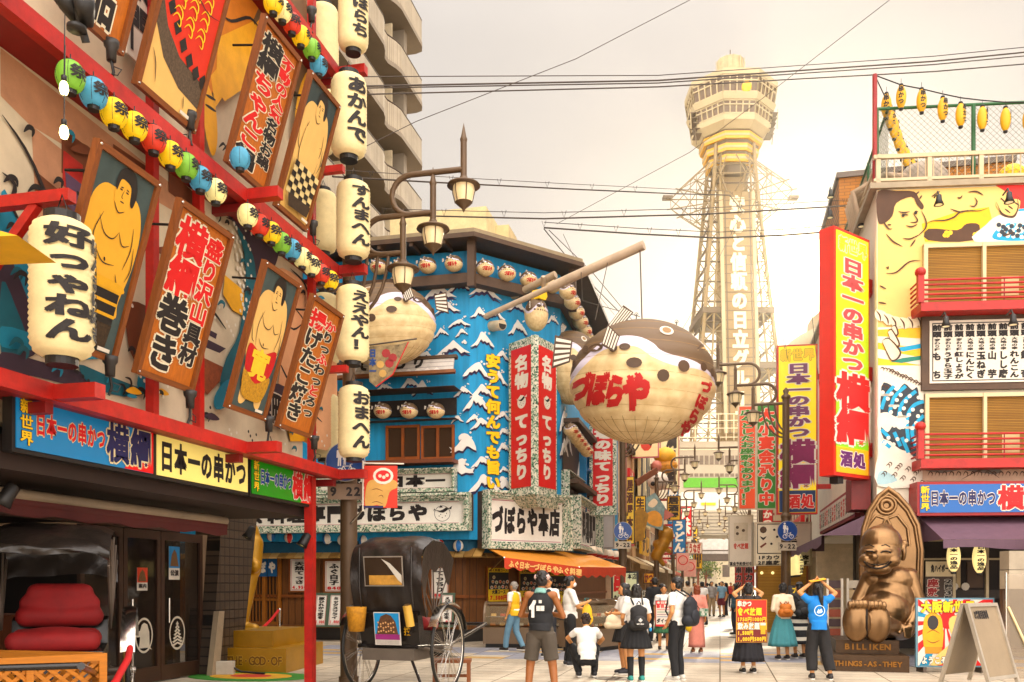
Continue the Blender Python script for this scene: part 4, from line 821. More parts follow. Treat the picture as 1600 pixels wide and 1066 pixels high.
for q in ((-.15, .86), (.4, .79)): m.tube([(q[0], -.1, q[1] - .02), (q[0], -.1, q[1] + .06)], .008, GREYM, 6); m.lathe([(.02, .0), (.028, .008), (.02, .016)], (q[0], -.1, q[1] + .06), GREYM, 10, True, (0, 1, 0))
o = m.build('hook', pb) if False else None
m.v = [V(p) for p in m.v]; HOME[pb.name] = V((0, 0, 0)); m.build('hook', pb)
w2 = puffer('wall_pufferfish', 'giant pufferfish model on the blue wall behind the lanterns, tail towards the corner', 'fish model', None, True, False); w2.location = at(600, 508, 23.3); w2.rotation_euler = (0, R(-4), TH + math.pi * 0); w2.scale = (-1.36, 1.0, 1.24)
w3 = puffer('wall_pufferfish', 'pufferfish model on the street wall between the red tower and the balloon', 'fish model', None, True, False); w3.location = at(893, 575, 26.3); w3.rotation_euler = (0, 0, TH + .3); w3.scale = (.95, .8, 1.25)
sp = None
def small_puffer(p, s, label, rz, g, cat='lantern'):
 global sp
 if sp is None: sp = puffer('pufferfish_lantern', label, cat, g); o = sp
 else: o = dup(sp, p, label, None, None, g)
 o.location = p; o.rotation_euler = (0, 0, rz); o.scale = (s,) * 3
O_ = ZL.off(.42); Oc = ZC.off(.42); Os = ZS.off(.42); GE = 'pufferfish lanterns under the roof edge'
for (x, y, lb) in ((592, 417, 'hidden partly by the lamp braces'), (627, 417, 'behind the lowest street lantern'), (668, 415, 'just right of the street lantern'), (709, 412, 'left of the brown corner post')): small_puffer(O_.w(*O_.at(x, y)), .245, 'pufferfish lantern under the roof, ' + lb, TH * .6, GE)
for (x, y, lb) in ((758, 419, 'first right of the corner post'), (792, 427, 'second right of the corner post'), (826, 437, 'just above the crossing poles'), (863, 446, 'last before the street corner')): small_puffer(Oc.w(*Oc.at(x, y)), .25, 'pufferfish lantern under the roof, ' + lb, TH + .45, GE)
for (x, y) in ((887, 456), (894, 472), (901, 488), (907, 503), (913, 517), (918, 530)): small_puffer(Os.w(*Os.at(x, y)), .25, 'pufferfish lantern in the overlapping chain under the street side roof', 1.3, 'pufferfish lanterns along the street side')
for (x, y, lb) in ((598, 642, 'left one over the bay window'), (639, 642, 'middle one over the bay window'), (681, 642, 'right one over the bay window')): small_puffer(O_.w(*O_.at(x, y)), .245, 'pufferfish lantern, ' + lb, TH * .6, 'pufferfish lanterns over the bay window')
for (x, y) in ((892, 672), (897, 679), (902, 686), (907, 692), (912, 699), (917, 705)): small_puffer(Os.w(*Os.at(x, y)), .22, 'pufferfish lantern in the lower cluster beside the red street sign', 1.3, 'lower street side pufferfish lanterns')
fc = puffer('sign_pufferfish', 'small pufferfish model with a yellow cap on top of the red sign tower', 'fish model', None, False, False); fc.location = at(838, 492, 24.3); fc.rotation_euler = (0, 0, TH + .9); fc.scale = (.34, .34, .52); HOME[fc.name] = V((0, 0, 0)); m = M(); m.prism(Plane((0, -.4, 0), (1, 0, 0)), [(-.5, .7), (.3, .72), (.55, .95), (.4, 1.25), (-.4, 1.2), (-.55, .95)], .8, YEL, -.5); m.build('cap', fc)
# boom of the balloon, security tube
m = M(); p0, p1 = at(751, 498, 24.4), at(1006, 383, 22); m.tube([p0, p0.lerp(p1, .45)], .075, mat('B8A38C', .5), 10); m.tube([p0.lerp(p1, .45), p1], .12, mat('B8A38C', .5), 12); m.tube([at(800, 463, 24.9), at(868, 429, 24.1)], .1, mat('A8947C', .5), 10); m.tube([at(849, 462, 24.4), at(849, 432, 24)], .06, mat('A8947C', .5)); tag(m.build('balloon_boom'), 'long pale pole reaching out from the blue wall to carry the balloon', 'pole')
m = M(); m.tube([at(1000, 392, 22), at(1003, 498, 22)], .018, GREYM, 5); m.tube([at(950, 408, 22.4), at(930, 500, 22.4)], .01, GREYM, 5); m.tube([at(908, 425, 22.7), at(910, 470, 23), at(1000, 495, 22)], .01, GREYM, 5); tag(m.build('hanging_chain'), 'thin chains running from the pale pole down to the balloon', 'chain')
m = M(); p = ZC.at(768, 510); q = ZC.w(*p, .0); m.tube([q, q + ZC.en * .5 + V((0, 0, -.08))], .14, mat('C9B79A', .5), 14); m.lathe([(.001, 0), (.12, .0)], q + ZC.en * .505 + V((0, 0, -.08)), BLK, 14, True, ZC.en); tag(m.build('vent_pipe'), 'stubby round pipe sticking out of the wave wall', 'pipe')
# ---------------------------------------------------------- ground floor of the corner restaurant
WD = mat('6B4220', .6, var=.4, scale=3, kind='wood'); G2 = ZL.off(-.55); GC = ZC.off(-.55)
m = M(); solid(m, -.55, 0, 2.78, WD); m.build('ground_floor_wall', FB)
m = M(); strip(m, -.55, -.5, 0, .34, mat('2A2622', .5)); strip(m, -.5, -.46, .34, .42, WD); strip(m, -.55, -.48, 1.2, 1.28, HWOOD); m.build('plinth', FB)
m = M(); strip(m, -.545, -.2, 2.36, 2.78, mat('134E66', .7, var=.3)); m.build('frieze', FB)
m = M()
for k in range(44):
 x = -k * .26 + .1; S = Plane(G2.w(0, 2.3, .55), G2.ex, (0, .8, .5)); m.panel(S, x, 0, x + .24, .42, .04, mat(('A88450', '8C6A3C', 'B49462')[k % 3], .7))
for k in range(11):
 S = Plane(GC.w(0, 2.3, .5), GC.ex, GC.en * -.8 + V((0, 0, .5))); m.panel(S, .1 + k * .27, 0, .34 + k * .27, .42, .04, mat(('A88450', '8C6A3C')[k % 2], .7))
m.build('shingle_eave', FB)
m = M()
for k in range(60): x = -k * .2 + .05; m.panel(G2, x, .42, x + .012, 2.28, .012, mat('3A2210', .7), .001)
m.build('board_seam', FB)
d = M(); a0, b0 = G2.at(388, 975); a1, b1 = G2.at(441, 865); b0 = .1
for r in ((a0, b0, a0 + .1, b1), (a1 - .1, b0, a1, b1), ((a0 + a1) / 2 - .05, b0, (a0 + a1) / 2 + .05, b1)): d.panel(G2, *r, .08, mat('8A5522', .5, var=.3), .02)
for k in range(10): x = a0 + (a1 - a0) * (k + .5) / 10; d.panel(G2, x, .5, x + .03, b1, .05, mat('7A4A20', .5), .02)
d.panel(G2, a0, b0, a1, .5, .05, mat('7A4A20', .5), .02); d.panel(G2, a0, 1.1, a1, 1.17, .06, mat('7A4A20', .5), .02)
do = d.build('lattice_door', FB); d = M(); d.panel(G2, a0, b0, a1, b1, .01, mat('20160F', .4), .005); d.build('pane', do)
m = M(); a0, b0 = G2.at(392, 901); a1, b1 = G2.at(437, 872)
for k in range(3):
 x0 = a0 + (a1 - a0) * k / 3; m.panel(G2, x0 + .01, b0, x0 + (a1 - a0) / 3 - .01, b1, .02, mat('12507C', .8), .14)
 m.text(G2, 'づぼや'[k], (x0 + .04, b0 + .08, x0 + (a1 - a0) / 3 - .04, b1 - .1), WHITE, .166, None, wgt=.12)
m.tube([G2.w(a0 - .1, b1 + .03, .15), G2.w(a1 + .1, b1 + .03, .15)], .025, WHITE, 6); tag(m.build('door_curtain'), 'dark blue short door curtain with white characters over the lattice door', 'curtain')
def notice(S, px0, y0, px1, y1, txt, price, label, face='E6E0D4', tcol=INK, frame=HWOOD, off=.06, vert=True, name='menu_board', lean=0):
 a0, b0 = S.at(px0, y1); a1, b1 = S.at(px1, y0); w, h = a1 - a0, b1 - b0; S = Plane(S.w(a0, b0, off), S.ex, S.ey - S.en * lean); t = thing(name, label, 'sign', S.w(w / 2, 0), 'menu boards along the corner restaurant')
 f = M()
 for r in ((-.05, -.05, 0, h + .05), (w, -.05, w + .05, h + .05), (0, -.05, w, 0), (0, h, w, h + .05)): f.panel(S, *r, .05, frame)
 f.build('frame', t); p = M(); p.panel(S, 0, 0, w, h, .02, mat(face, .5, var=.08)); A = Art(p, S, base=.024)
 A.ink([(w * .06, h * .03), (w * .06, h * .97), (w * .94, h * .97), (w * .94, h * .03), (w * .06, h * .03)], .012, mat('B03030'), 1, False, False)
 if vert: p.text(S, txt, (w * .22, h * (.2 if price else .08), w * .78, h * .93), tcol, .028, None, True, .09)
 else: p.text(S, txt, (w * .08, h * .3, w * .92, h * .9), tcol, .028, None, False, .08)
 if price: p.text(S, price, (w * .1, h * .04, w * .9, h * .18), TXR, .028, None, wgt=.08)
 p.build('face', t); return t
notice(G2, 456, 874, 484, 923, '天然てっさ', '4.950', 'white menu board ending in a red price beside the lattice door', tcol=INK)
notice(G2, 510, 877, 538, 924, 'ふぐ白子', '840', 'white menu board priced 840 left of the thick grey post')
notice(G2, 563, 877, 590, 924, 'ふぐ雑炊', '880', 'cream menu board mostly behind the middle rickshaw', 'E8D9A8')
notice(G2, 676, 888, 702, 935, 'てっちり', '880', 'white menu board seen through the struts of the middle rickshaw')
ZT = ZL.off(.1)
for (x0, x1, tx, lb) in ((493, 510, '豚ひれかつ定食', 'leaning narrow menu board of pork set, left of its pair'), (515, 533, 'ミックスフライ', 'leaning narrow menu board of mixed fry, right of its pair'), (690, 707, 'えびフライ定食', 'leaning narrow menu board behind the rickshaw wheel')): notice(ZT, x0, 929, x1, 977, tx, '1.000', lb, frame=mat('4A5A48'), lean=.2)
def poster(S, px0, y0, px1, y1, label, h1='ふく料理コース', h2='大満コース', price='7,500円'):
 a0, b0 = S.at(px0, y1); a1, b1 = S.at(px1, y0); w, h = a1 - a0, b1 - b0; S = Plane(S.w(a0, b0, .08), S.ex); t = thing('food_poster', label, 'poster', S.w(w / 2, 0), 'yellow and black food posters'); f = M(); f.panel(S, -.05, -.05, w + .05, h + .05, .04, HWOOD); f.build('frame', t); p = M(); p.panel(S, 0, 0, w, h, .02, mat('E2BE12', .5), .04); p.panel(S, 0, h * .36, w, h * .87, .004, mat('17130F', .5), .06)
 A = Art(p, S, base=.068)
 for k in range(11): x, y = w * (.15 + .18 * (k % 5) + .04 * (k // 5)), h * (.42 + .15 * (k // 5) + .02 * (k % 2)); A.dots([(x, y)], w * .075, mat(('D8D0C0', 'C9A88A', 'B8B0A0')[k % 3]), False); A.dots([(x, y)], w * .045, mat(('9A5A2A', 'C97A3A', '8A9A5A', 'C8452A')[k % 4]), False)
 p.text(S, h1, (w * .05, h * .885, w * .95, h * .98), INK, .07, None, wgt=.05); p.text(S, h2, (w * .15, h * .22, w * .85, h * .35), INK, .07, None, wgt=.1); p.text(S, price, (w * .06, h * .03, w * .94, h * .2), TXR, .07, None, wgt=.1); p.build('face', t)
poster(GC, 759, 888, 790, 940, 'yellow and black food poster left of the man in the yellow vest'); poster(GC, 808, 890, 838, 942, 'yellow and black food poster behind the tank top man', price='6,500円'); poster(GC, 856, 894, 879, 942, 'yellow and black food poster nearest the glass counters', price='5,500円')
# awning over the counters
t = thing('orange_awning', 'faded orange awning with a red valance over the corner counters', 'awning', at(860, 900, 24)); m = M(); A0, A1, A2 = at(752, 851, 24.6), at(880, 862, 26.6), at(925, 868, 29); B0, B1, B2 = at(788, 871, 22.6), at(905, 886, 23.6), at(978, 887, 27.5)
AWM = mat('D08A30', .7, var=.2, scale=1.5, kind='streak'); m.add([A0, A1, A2, B2, B1, B0], [(0, 1, 4, 5), (1, 2, 3, 4)], AWM); dz = V((0, 0, -.03)); m.add([p + dz for p in (A0, A1, A2, B2, B1, B0)], [(5, 4, 1, 0), (4, 3, 2, 1)], AWM); m.build('canopy', t)
m = M(); VD = V((0, 0, -.26)); N_ = 30; RV = mat('B8401E', .7); P_ = [B0.lerp(B1, k / N_) for k in range(N_)] + [B1.lerp(B2, k / N_) for k in range(N_ + 1)]; m.add(P_ + [p + VD * (1 + .15 * math.sin(k * 1.3)) for k, p in enumerate(P_)], [(k, k + 1, len(P_) + k + 1, len(P_) + k) for k in range(len(P_) - 1)], RV)
S = Plane(B0, B1 - B0); L = (B1 - B0).length; sl_ = (B1.z - B0.z) / (V((B1.x, B1.y, 0)) - V((B0.x, B0.y, 0))).length
for k, tx in enumerate(('ふぐ日本一', 'づぼらや', 'ふぐ料理')): S_ = Plane(B0.lerp(B1, .06 + k * .32), S.ex); m.text(S_, tx, (0, -.24, .75, -.05), mat('E8B878'), .02, None, wgt=.08)
m.build('valance', t)
m = M(); m.tube([B0, at(765, 892, 24.3)], .02, CHROME, 6); m.tube([B1, at(895, 902, 25.6)], .02, CHROME, 6); m.tube([B2, at(930, 900, 28)], .02, CHROME, 6); m.build('arm', t)
# glass counters
def counter(px, D, w, dpt, h, rz, label):
 o = foot(px, D); t = thing('display_counter', label, 'counter', o, 'rounded display counters'); q = Matrix.Translation(o) @ Matrix.Rotation(rz, 4, 'Z'); S = Plane((0, 0, 0), (0, 1, 0)); BR = mat('6E5B48', .35, .2, var=.12); pf = [(-dpt / 2, .1), (dpt / 2, .1), (dpt / 2, h * .92), (dpt * .3, h)] + [(-dpt / 2 + dpt * .8 * (1 - math.cos(a)) * .6 - .0, h * (.45 + .55 * math.sin(a))) for a in [1.57 - i * .2 for i in range(8)]]
 m = M();
 for sx in (-w / 2, w / 2 - .05): m.prism(Plane((sx, 0, 0), (0, 1, 0)), pf, .05, BR)
 m.obox((-w / 2 + .05, -dpt / 2 + .02, .1), (w - .1, 0, 0), (0, dpt - .04, 0), (0, 0, h * .35), BR); m.obox((-w / 2 + .05, -dpt / 2 + .1, 0), (w - .1, 0, 0), (0, dpt - .2, 0), (0, 0, .1), BLK); m.obox((-w / 2 + .05, dpt * .1, h * .93), (w - .1, 0, 0), (0, dpt * .38, 0), (0, 0, .05), BR); xf(m, q).build('cabinet', t)
 m = M(); m.obox((-w / 2 + .05, -dpt * .42, h * .5), (w - .1, 0, 0), (0, .015, 0), (0, 0, h * .4), glass('counter_glass', '9A8A70', .05, .25)); xf(m, q).build('glass', t)
 m = M()
 for k in range(8):
  for r in range(2): m.box((-w / 2 + .2 + k * (w - .35) / 7, -.05 + .15 * r, h * (.5 + .2 * r)), (.12, .14, .06), mat(('C97A3A', 'D8B070', 'A8402A', 'E0D4B8')[(k + r) % 4]))
 m.obox((-w / 2 + .06, -dpt * .3, h * .66), (w - .12, 0, 0), (0, dpt * .6, 0), (0, 0, .02), CHROME); xf(m, q).build('shelf', t)
counter(820, 22.6, 2.0, .9, 1.15, TH * .5, 'wide brown display counter behind the man in the yellow vest'); counter(928, 21.6, 1.7, .9, 1.2, 1.15, 'rounded brown display counter beside the man with the yellow bag'); counter(950, 24.8, 1.7, .9, 1.2, 1.15, 'rounded brown display counter farther down the street')
# round fabric lanterns of the ground floor
t0 = None
for (x, y, lb) in ((400, 840, 'above the door curtain'), (425, 838, 'above the right half of the door curtain'), (452, 840, 'left of the red post'), (511, 842, 'right of the red post'), (535, 844, 'behind the thick grey post'), (568, 845, 'left of the rickshaw hood'), (686, 851, 'right behind the rickshaw hood'), (716, 853, 'before the orange awning')):
 S = ZL.off(-.05); p = S.w(*S.at(x, y)); lb = 'red, white and blue ball lantern ' + lb
 if t0 is None:
  t0 = thing('ball_lantern', lb, 'lantern', p, 'red white and blue ball lanterns'); m = M(); CC = [mat('C8322A'), WHITE, mat('2A6AA8'), WHITE, mat('E8E0D4'), WHITE]; m.ell(p, (.14, .14, .155), None, 24, 12, None, lambda i, j: CC[(j // 4) % 6]); m.build('paper_shade', t0); m = M(); m.lathe([(.001, -.18), (.04, -.18), (.04, -.14), (.001, -.14)], p, BLK, 10); m.build('bottom_ring', t0); m = M(); m.tube([p + V((0, 0, .14)), p + V((0, 0, .3))], .006, BLK, 5); m.build('hook', t0)
 else: dup(t0, p, lb, random.uniform(0, 6))
# ============================================================ apartment block behind
AP = tag(bpy.data.objects.new('apartment_building', None), 'tall beige apartment block with rows of rounded ribbed balconies behind the blue restaurant', 'building'); COL.objects.link(AP); HOME[AP.name] = V((0, 0, 0))
AX = -14.1; P_ = X(AX); AY, _z = P_.at(665, 175); fl0 = P_.at(665, 360)[1]; fh = (P_.at(665, 175)[1] - fl0) / 2
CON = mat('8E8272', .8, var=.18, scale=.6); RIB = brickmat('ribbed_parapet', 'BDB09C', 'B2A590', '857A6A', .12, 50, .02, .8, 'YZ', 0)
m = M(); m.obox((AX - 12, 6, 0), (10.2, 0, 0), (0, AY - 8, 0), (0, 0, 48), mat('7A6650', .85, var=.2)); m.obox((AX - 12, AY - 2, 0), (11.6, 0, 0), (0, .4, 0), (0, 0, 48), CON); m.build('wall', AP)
for k in range(-5, 6):
 z = fl0 + fh * k; pr = [(AX, 6), (AX, AY - 5.6), (AX - .1, AY - 5.2), (AX - .32, AY - 4.7), (AX - .32, AY - 4.3), (AX - .1, AY - 3.8), (AX, AY - 3.4), (AX, AY - .5), (AX - .15, AY - .12), (AX - .5, AY), (AX - 1.8, AY)]
 m = M(); L = len(pr); m.add([V((x, y, z)) for x, y in pr] + [V((x, y, z + .2)) for x, y in pr] + [V((AX - 1.9, 6, z)), V((AX - 1.9, 6, z + .2))], [(i, i + 1, L + i + 1, L + i) for i in range(L - 1)] + [tuple(range(L)) + (2 * L,), tuple(range(L, 2 * L)) + (2 * L + 1,)], CON); b = m.build('balcony', AP)
 m = M(); m.add([V((x - .03, y, z + .2)) for x, y in pr] + [V((x - .03, y, z + 1.25)) for x, y in pr] + [V((x - .15, y, z + 1.25)) for x, y in pr], [(i, i + 1, L + i + 1, L + i) for i in range(L - 1)] + [(L + i, L + i + 1, 2 * L + i + 1, 2 * L + i) for i in range(L - 1)], RIB); m.tube([V((x - .05, y, z + 1.3)) for x, y in pr], .035, mat('4A3A2C'), 5); m.build('parapet', b)
 m = M()
 for y in (AY - 3.2, AY - 8.5, AY - 13.5): m.obox((AX - 1.85, y, z + .2), (1.3, 0, 0), (0, .08, 0), (0, 0, 2.3), mat('C9B99C', .8)); m.obox((AX - 1.8, y - 2.6, z + .2), (.03, 0, 0), (0, 1.7, 0), (0, 0, 2.0), mat('3A302A', .3))
 m.build('divider', b)
# ============================================================ steel observation tower
TD = 171.0; TO = at(1141, 913, TD); TO.z = 0; TZ = lambda y: CH + (HY - y) * TD / F; TR_ = lambda px: px * TD / F
TW = tag(bpy.data.objects.new('observation_tower', None), 'steel lattice observation tower with an octagonal deck standing over the far street end', 'tower'); TW.location = TO; COL.objects.link(TW); HOME[TW.name] = TO
STEEL = mat('84704E', .6, var=.15, scale=.3); STD = mat('5C4C36', .6, var=.15, scale=.3); TWH = mat('A89878', .6, var=.1, scale=.3); TYE = mat('C99A1E', .5, var=.1); TGL = mat('5A4630', .25, var=.3, scale=.8)
def tp(a, b, z): return TO + RIGHT * a + FWD * b + V((0, 0, z))
def half(z):                                               # half width of the lattice shaft
 pts = [(0, 13), (27, 8.6), (44.7, 6.8), (60, 5.4), (76.4, 4.0), (84, 3.5)]
 for (z0, h0), (z1, h1) in zip(pts, pts[1:]):
  if z <= z1: return h0 + (h1 - h0) * (z - z0) / (z1 - z0)
 return 3.5
m = M(); zs = [0, 9, 18, 27] + [27 + 3.8 * i for i in range(1, 16)]
for sa in (-1, 1):
 for sb in (-1, 1): m.tube([tp(sa * half(z), sb * half(z), z) for z in zs], .34, STEEL, 6); m.tube([tp(sa * half(z) * .72, sb * half(z), z) for z in zs], .2, STEEL, 5)
m.build('leg', TW)
m = M()
for i in range(3, len(zs) - 1):
 z0, z1 = zs[i], zs[i + 1]; h0, h1 = half(z0), half(z1)
 for s in (-1, 1):
  for (a, b) in (((-h0, -h1 * .4), (-1, 1)), ((h0 * .4, h1), (-1, 1))):
   pass
  for u, v in ((-1, -.45), (-.45, -1), (.45, 1), (1, .45)): m.tube([tp(u * h0, s * h0, z0), tp(v * h1, s * h1, z1)], .13, STEEL, 4); m.tube([tp(s * h0, u * h0, z0), tp(s * h1, v * h1, z1)], .13, STEEL, 4)
  m.tube([tp(-h0, s * h0, z0), tp(h0, s * h0, z0)], .16, STD, 4); m.tube([tp(s * h0, -h0, z0), tp(s * h0, h0, z0)], .16, STD, 4)
  m.tube([tp(-h0, s * h0, (z0 + z1) / 2), tp(h0, s * h0, (z0 + z1) / 2)], .08, STEEL, 4)
m.build('bracing', TW)
z0 = TZ(462); m = M(); m.lathe([(.1, 0), (half(z0) + .3, 0), (half(z0) + .3, 1), (.1, 1)], tp(0, 0, TZ(520)), STD, 4, False, None) if False else None
for y in (505, 590): z = TZ(y); h = half(z) + .4; m.obox(tp(-h, -h, z), RIGHT * 2 * h, FWD * 2 * h, V((0, 0, 1.1)), STD)
m.obox(tp(-2.2, -2.2, 20), RIGHT * 4.4, FWD * 4.4, V((0, 0, 64)), mat('8A7452', .7, var=.15, scale=.3)); m.build('core', TW)
S = Plane(tp(0, -half(50) - .6, 0), RIGHT, UP + FWD * -.0); m = M(); zt, zb = TZ(318), TZ(690); hh = 3.0
S = Plane(tp(0, -half(zb) - .5, zb), RIGHT, UP * (zt - zb) + FWD * (half(zb) - half(zt))); H = (V((0, 0, zt - zb)) + FWD * (half(zb) - half(zt))).length
m.panel(S, -hh, 0, hh, H, .3, mat('86704C', .6, var=.2, scale=.4))
for s in (-1, 1): m.panel(S, s * hh - .3, 0, s * hh + .3, H, .5, TWH, .02); m.panel(S, s * hh * .76 - .1, 0, s * hh * .76 + .1, H, .4, STD, .02)
for k in range(26): m.panel(S, -hh + .4, H * k / 26, hh - .4, H * k / 26 + .12, .05, STD, .31)
m.text(S, '安心と信頼の日立グループ', (-1.55, H * .02, 1.55, H * .985), mat('CFC3A4', .5, var=.1), .42, None, True, .1); m.build('lettered_face', TW)
m = M()                                                    # antenna ring
za = TZ(312)
for k in range(16):
 a = k * math.pi / 8; d = RIGHT * math.cos(a) + FWD * math.sin(a); e = tp(0, 0, za) + d * 11.4; m.tube([e, tp(0, 0, za + 7) + d * 4], .1, STEEL, 4); m.tube([e, tp(0, 0, za - 6) + d * 4.2], .1, STEEL, 4); m.tube([e + d * .8, tp(0, 0, za) + d * 4], .12, STEEL, 4); d2 = RIGHT * math.cos(a + .3927) + FWD * math.sin(a + .3927)
 for r, z in ((11.4, 0), (7.6, 3.4), (7.6, -3)): m.tube([tp(0, 0, za + z) + d * r, tp(0, 0, za + z) + d2 * r], .07, STEEL, 4)
 m.tube([tp(0, 0, za + 3.4) + d * 7.6, tp(0, 0, za - 3) + d * 7.6], .07, STEEL, 4)
for s in (-1, 1): m.box(tp(s * 12, 0, za + .3), (1.8, 1.4, .5), STD, TH)
m.build('antenna_ring', TW)
O8 = lambda prof, mt, m, n=8: (m.lathe([(r / math.cos(math.pi / n), z) for r, z in prof], (0, 0, 0), mt, n, False))
def octa(prof, mt, name, n=8):
 m = M(); q = Matrix.Translation(TO) @ Matrix.Rotation(TH + math.pi / n + math.pi / 2 * 0, 4, 'Z'); O8(prof, mt, m, n); xf(m, q).build(name, TW); return m
P8 = lambda rows: [(TR_(r), TZ(y)) for r, y in rows]
octa([(.1, TZ(286))] + P8([(26, 284), (29, 268), (34, 262), (40, 236), (44, 224)]) + [(.1, TZ(224))], STD, 'deck_stem')
for r, y0, y1 in ((35, 268, 258), (39, 253, 243), (44, 237, 227)):
 octa([(1, TZ(y0))] + P8([(r, y0), (r + 1.5, y1)]) + [(1, TZ(y1))], TYE, 'lit_ring'); octa([(1, TZ(y0 - 3.5))] + P8([(r + 1.2, y0 - 3.5), (r + 1.6, y0 - 6.5)]) + [(1, TZ(y0 - 6.5))], TWH, 'white_ring')
octa([(.1, TZ(224))] + P8([(46, 224), (56, 215), (57, 207)]) + [(.1, TZ(207))], TWH, 'deck_floor')
for y0, y1, r0, r1 in ((207, 187, 57, 60), (178, 152, 62, 66)):
 octa([(.1, TZ(y0))] + P8([(r0 - 1.5, y0), (r1 - 1.5, y1)]) + [(.1, TZ(y1))], TGL, 'window_band')
 m = M()
 for k in range(8):
  a0 = TH + math.pi / 8 + k * math.pi / 4 - math.pi / 8 * 0; c0, c1 = [V((math.cos(a), math.sin(a), 0)) for a in (a0, a0 + math.pi / 4)]
  for i in range(6):
   t = i / 5.0; d0 = c0.lerp(c1, t); m.beam(TO + d0 * TR_(r0 - .9) / math.cos(math.pi / 8) + V((0, 0, TZ(y0))), TO + d0 * TR_(r1 - .9) / math.cos(math.pi / 8) + V((0, 0, TZ(y1))), .22, .22, TWH)
  for zf in (.06, .66, .94): z = TZ(y0) + (TZ(y1) - TZ(y0)) * zf; r = TR_(r0 + (r1 - r0) * zf - .9) / math.cos(math.pi / 8); m.beam(TO + c0 * r + V((0, 0, z)), TO + c1 * r + V((0, 0, z)), .2, .2, TWH)
 m.build('window_frame', TW)
octa([(.1, TZ(187))] + P8([(61, 187), (64, 178)]) + [(.1, TZ(178))], TWH, 'deck_band'); octa([(.1, TZ(152))] + P8([(66, 152), (66.5, 144), (25, 139)]) + [(.1, TZ(139))], TWH, 'roof')
octa([(.1, TZ(140))] + P8([(23, 140), (23, 118)]) + [(.1, TZ(118))], mat('B09A74', .6, var=.2, scale=.5), 'turret', 12)
octa([(.1, TZ(118))] + P8([(20, 118), (20.5, 97), (17, 95)]) + [(.1, TZ(95))], mat('A89A78', .5, var=.3, scale=.6), 'lantern_room', 24)
m = M(); m.tube([tp(0, 0, TZ(96)), tp(0, 0, TZ(78))], .09, STD, 5)
for k in range(7): a = -1.5 + k * .5; m.box(tp(2.75 * math.sin(a), -2.75 * math.cos(a), TZ(107)), (.12, .12, 2.4), TWH)
for s in (-9, 9): m.box(tp(TR_(s), -TR_(23.5), TZ(128)), (1.7, .2, 2.0), TWH, TH)
m.build('mast', TW)
for s in (-1, 1):                                          # outside stair cages
 m = M()
 for k in range(5): z = TZ(222 - k * 8); m.box(tp(s * (TR_(62) - .2 * (4 - k)), -2, z), (1.3, 2.6, .12), STD, TH)
 m.tube([tp(s * TR_(66), -3, TZ(214)), tp(s * TR_(67), -3, TZ(184))], .12, TWH, 4); m.tube([tp(s * TR_(58), -3, TZ(238)), tp(s * TR_(60), -3, TZ(214))], .12, STD, 4); m.build('stair_cage', TW)
m = M(); m.ell(tp(1.1, -7.6, TZ(170)), (.95, .4, 1.1), mat('D8A818', .5), 12, 8); m.build('ball', TW)
# ============================================================ far end of the street
m = M(); FE = at(1000, 900, 128); S = Plane((FE.x, FE.y, 0), RIGHT); xx = lambda p: S.at(p, 800)[0]; zz = lambda y: S.at(1080, y)[1]; t = thing('office_building', 'white office block with a green banner strip closing the far street', 'building', S.w(xx(1100), 0)); OW = mat('A89B86', .7, var=.1, scale=.4)
m.panel(S, xx(985), zz(800), xx(1210), zz(690), 12, OW, -12); m.panel(S, xx(985), zz(700), xx(1210), zz(694), .3, OW, .004); [m.panel(S, xx(p), 0, xx(p) + 1.2, zz(800) - .01, 1.2, OW, -6) for p in (1000, 1078, 1180)]
m.build('wall', t); m = M(); m.panel(S, xx(1068), zz(762), xx(1190), zz(747), .1, mat('5F9A3A', .6, var=.2), .02); m.build('green_banner', t)
for y0, y1 in ((728, 712), (762, 740)):
 for k in range(18): w = M(); a = xx(1060 + k * 8); w.panel(S, a + .1, zz(y0 - (2 if y0 < 740 else 17)), a + .62, zz(y1), .05, mat('6A5844', .3, var=.4), .01); w.build('window', t)
m = M()
for y in (705, 686, 672, 660, 650): m.tube([S.w(xx(1000), zz(y), 1), S.w(xx(1150), zz(y - 1), 1)], .06, mat('D8C8A8'), 5)
for k in range(14): m.tube([S.w(xx(1000 + 12 * k), zz(690), 1), S.w(xx(1000 + 12 * k), zz(648), 1)], .06, mat('D8C8A8'), 5)
m.build('roof_railing', t)
m = M(); B0 = foot(1090, 100); S = Plane(B0, RIGHT); x0, x1 = S.at(1085, 870)[0], S.at(1200, 870)[0]; m.panel(S, x0, S.at(1100, 877)[1], x1, S.at(1100, 867)[1], 3, mat('5A4E44', .7), 0); m.panel(S, x0, S.at(1100, 866.8)[1], x1, S.at(1100, 845)[1], .1, mat('C9C2B8', .4), 2.6); m.tube([S.w(x0, S.at(1100, 862)[1], 3.2), S.w(x1, S.at(1100, 862)[1], 3.2)], .08, GREYM); tag(m.build('footbridge'), 'dark footbridge with pale screens crossing the far street', 'bridge')
m = M(); B0 = foot(1090, 108); S = Plane(B0, RIGHT); x0, x1 = S.at(1060, 870)[0], S.at(1210, 870)[0]
m.panel(S, x0, S.at(1100, 842)[1], x1, S.at(1100, 806)[1], 8, mat('B0A48E', .6, var=.2, scale=.5), 0)
for k in range(7): m.panel(S, x0, S.at(1100, 840 - k * 5)[1], x1, S.at(1100, 838.6 - k * 5)[1], .05, mat('8A8070'), 8.01)
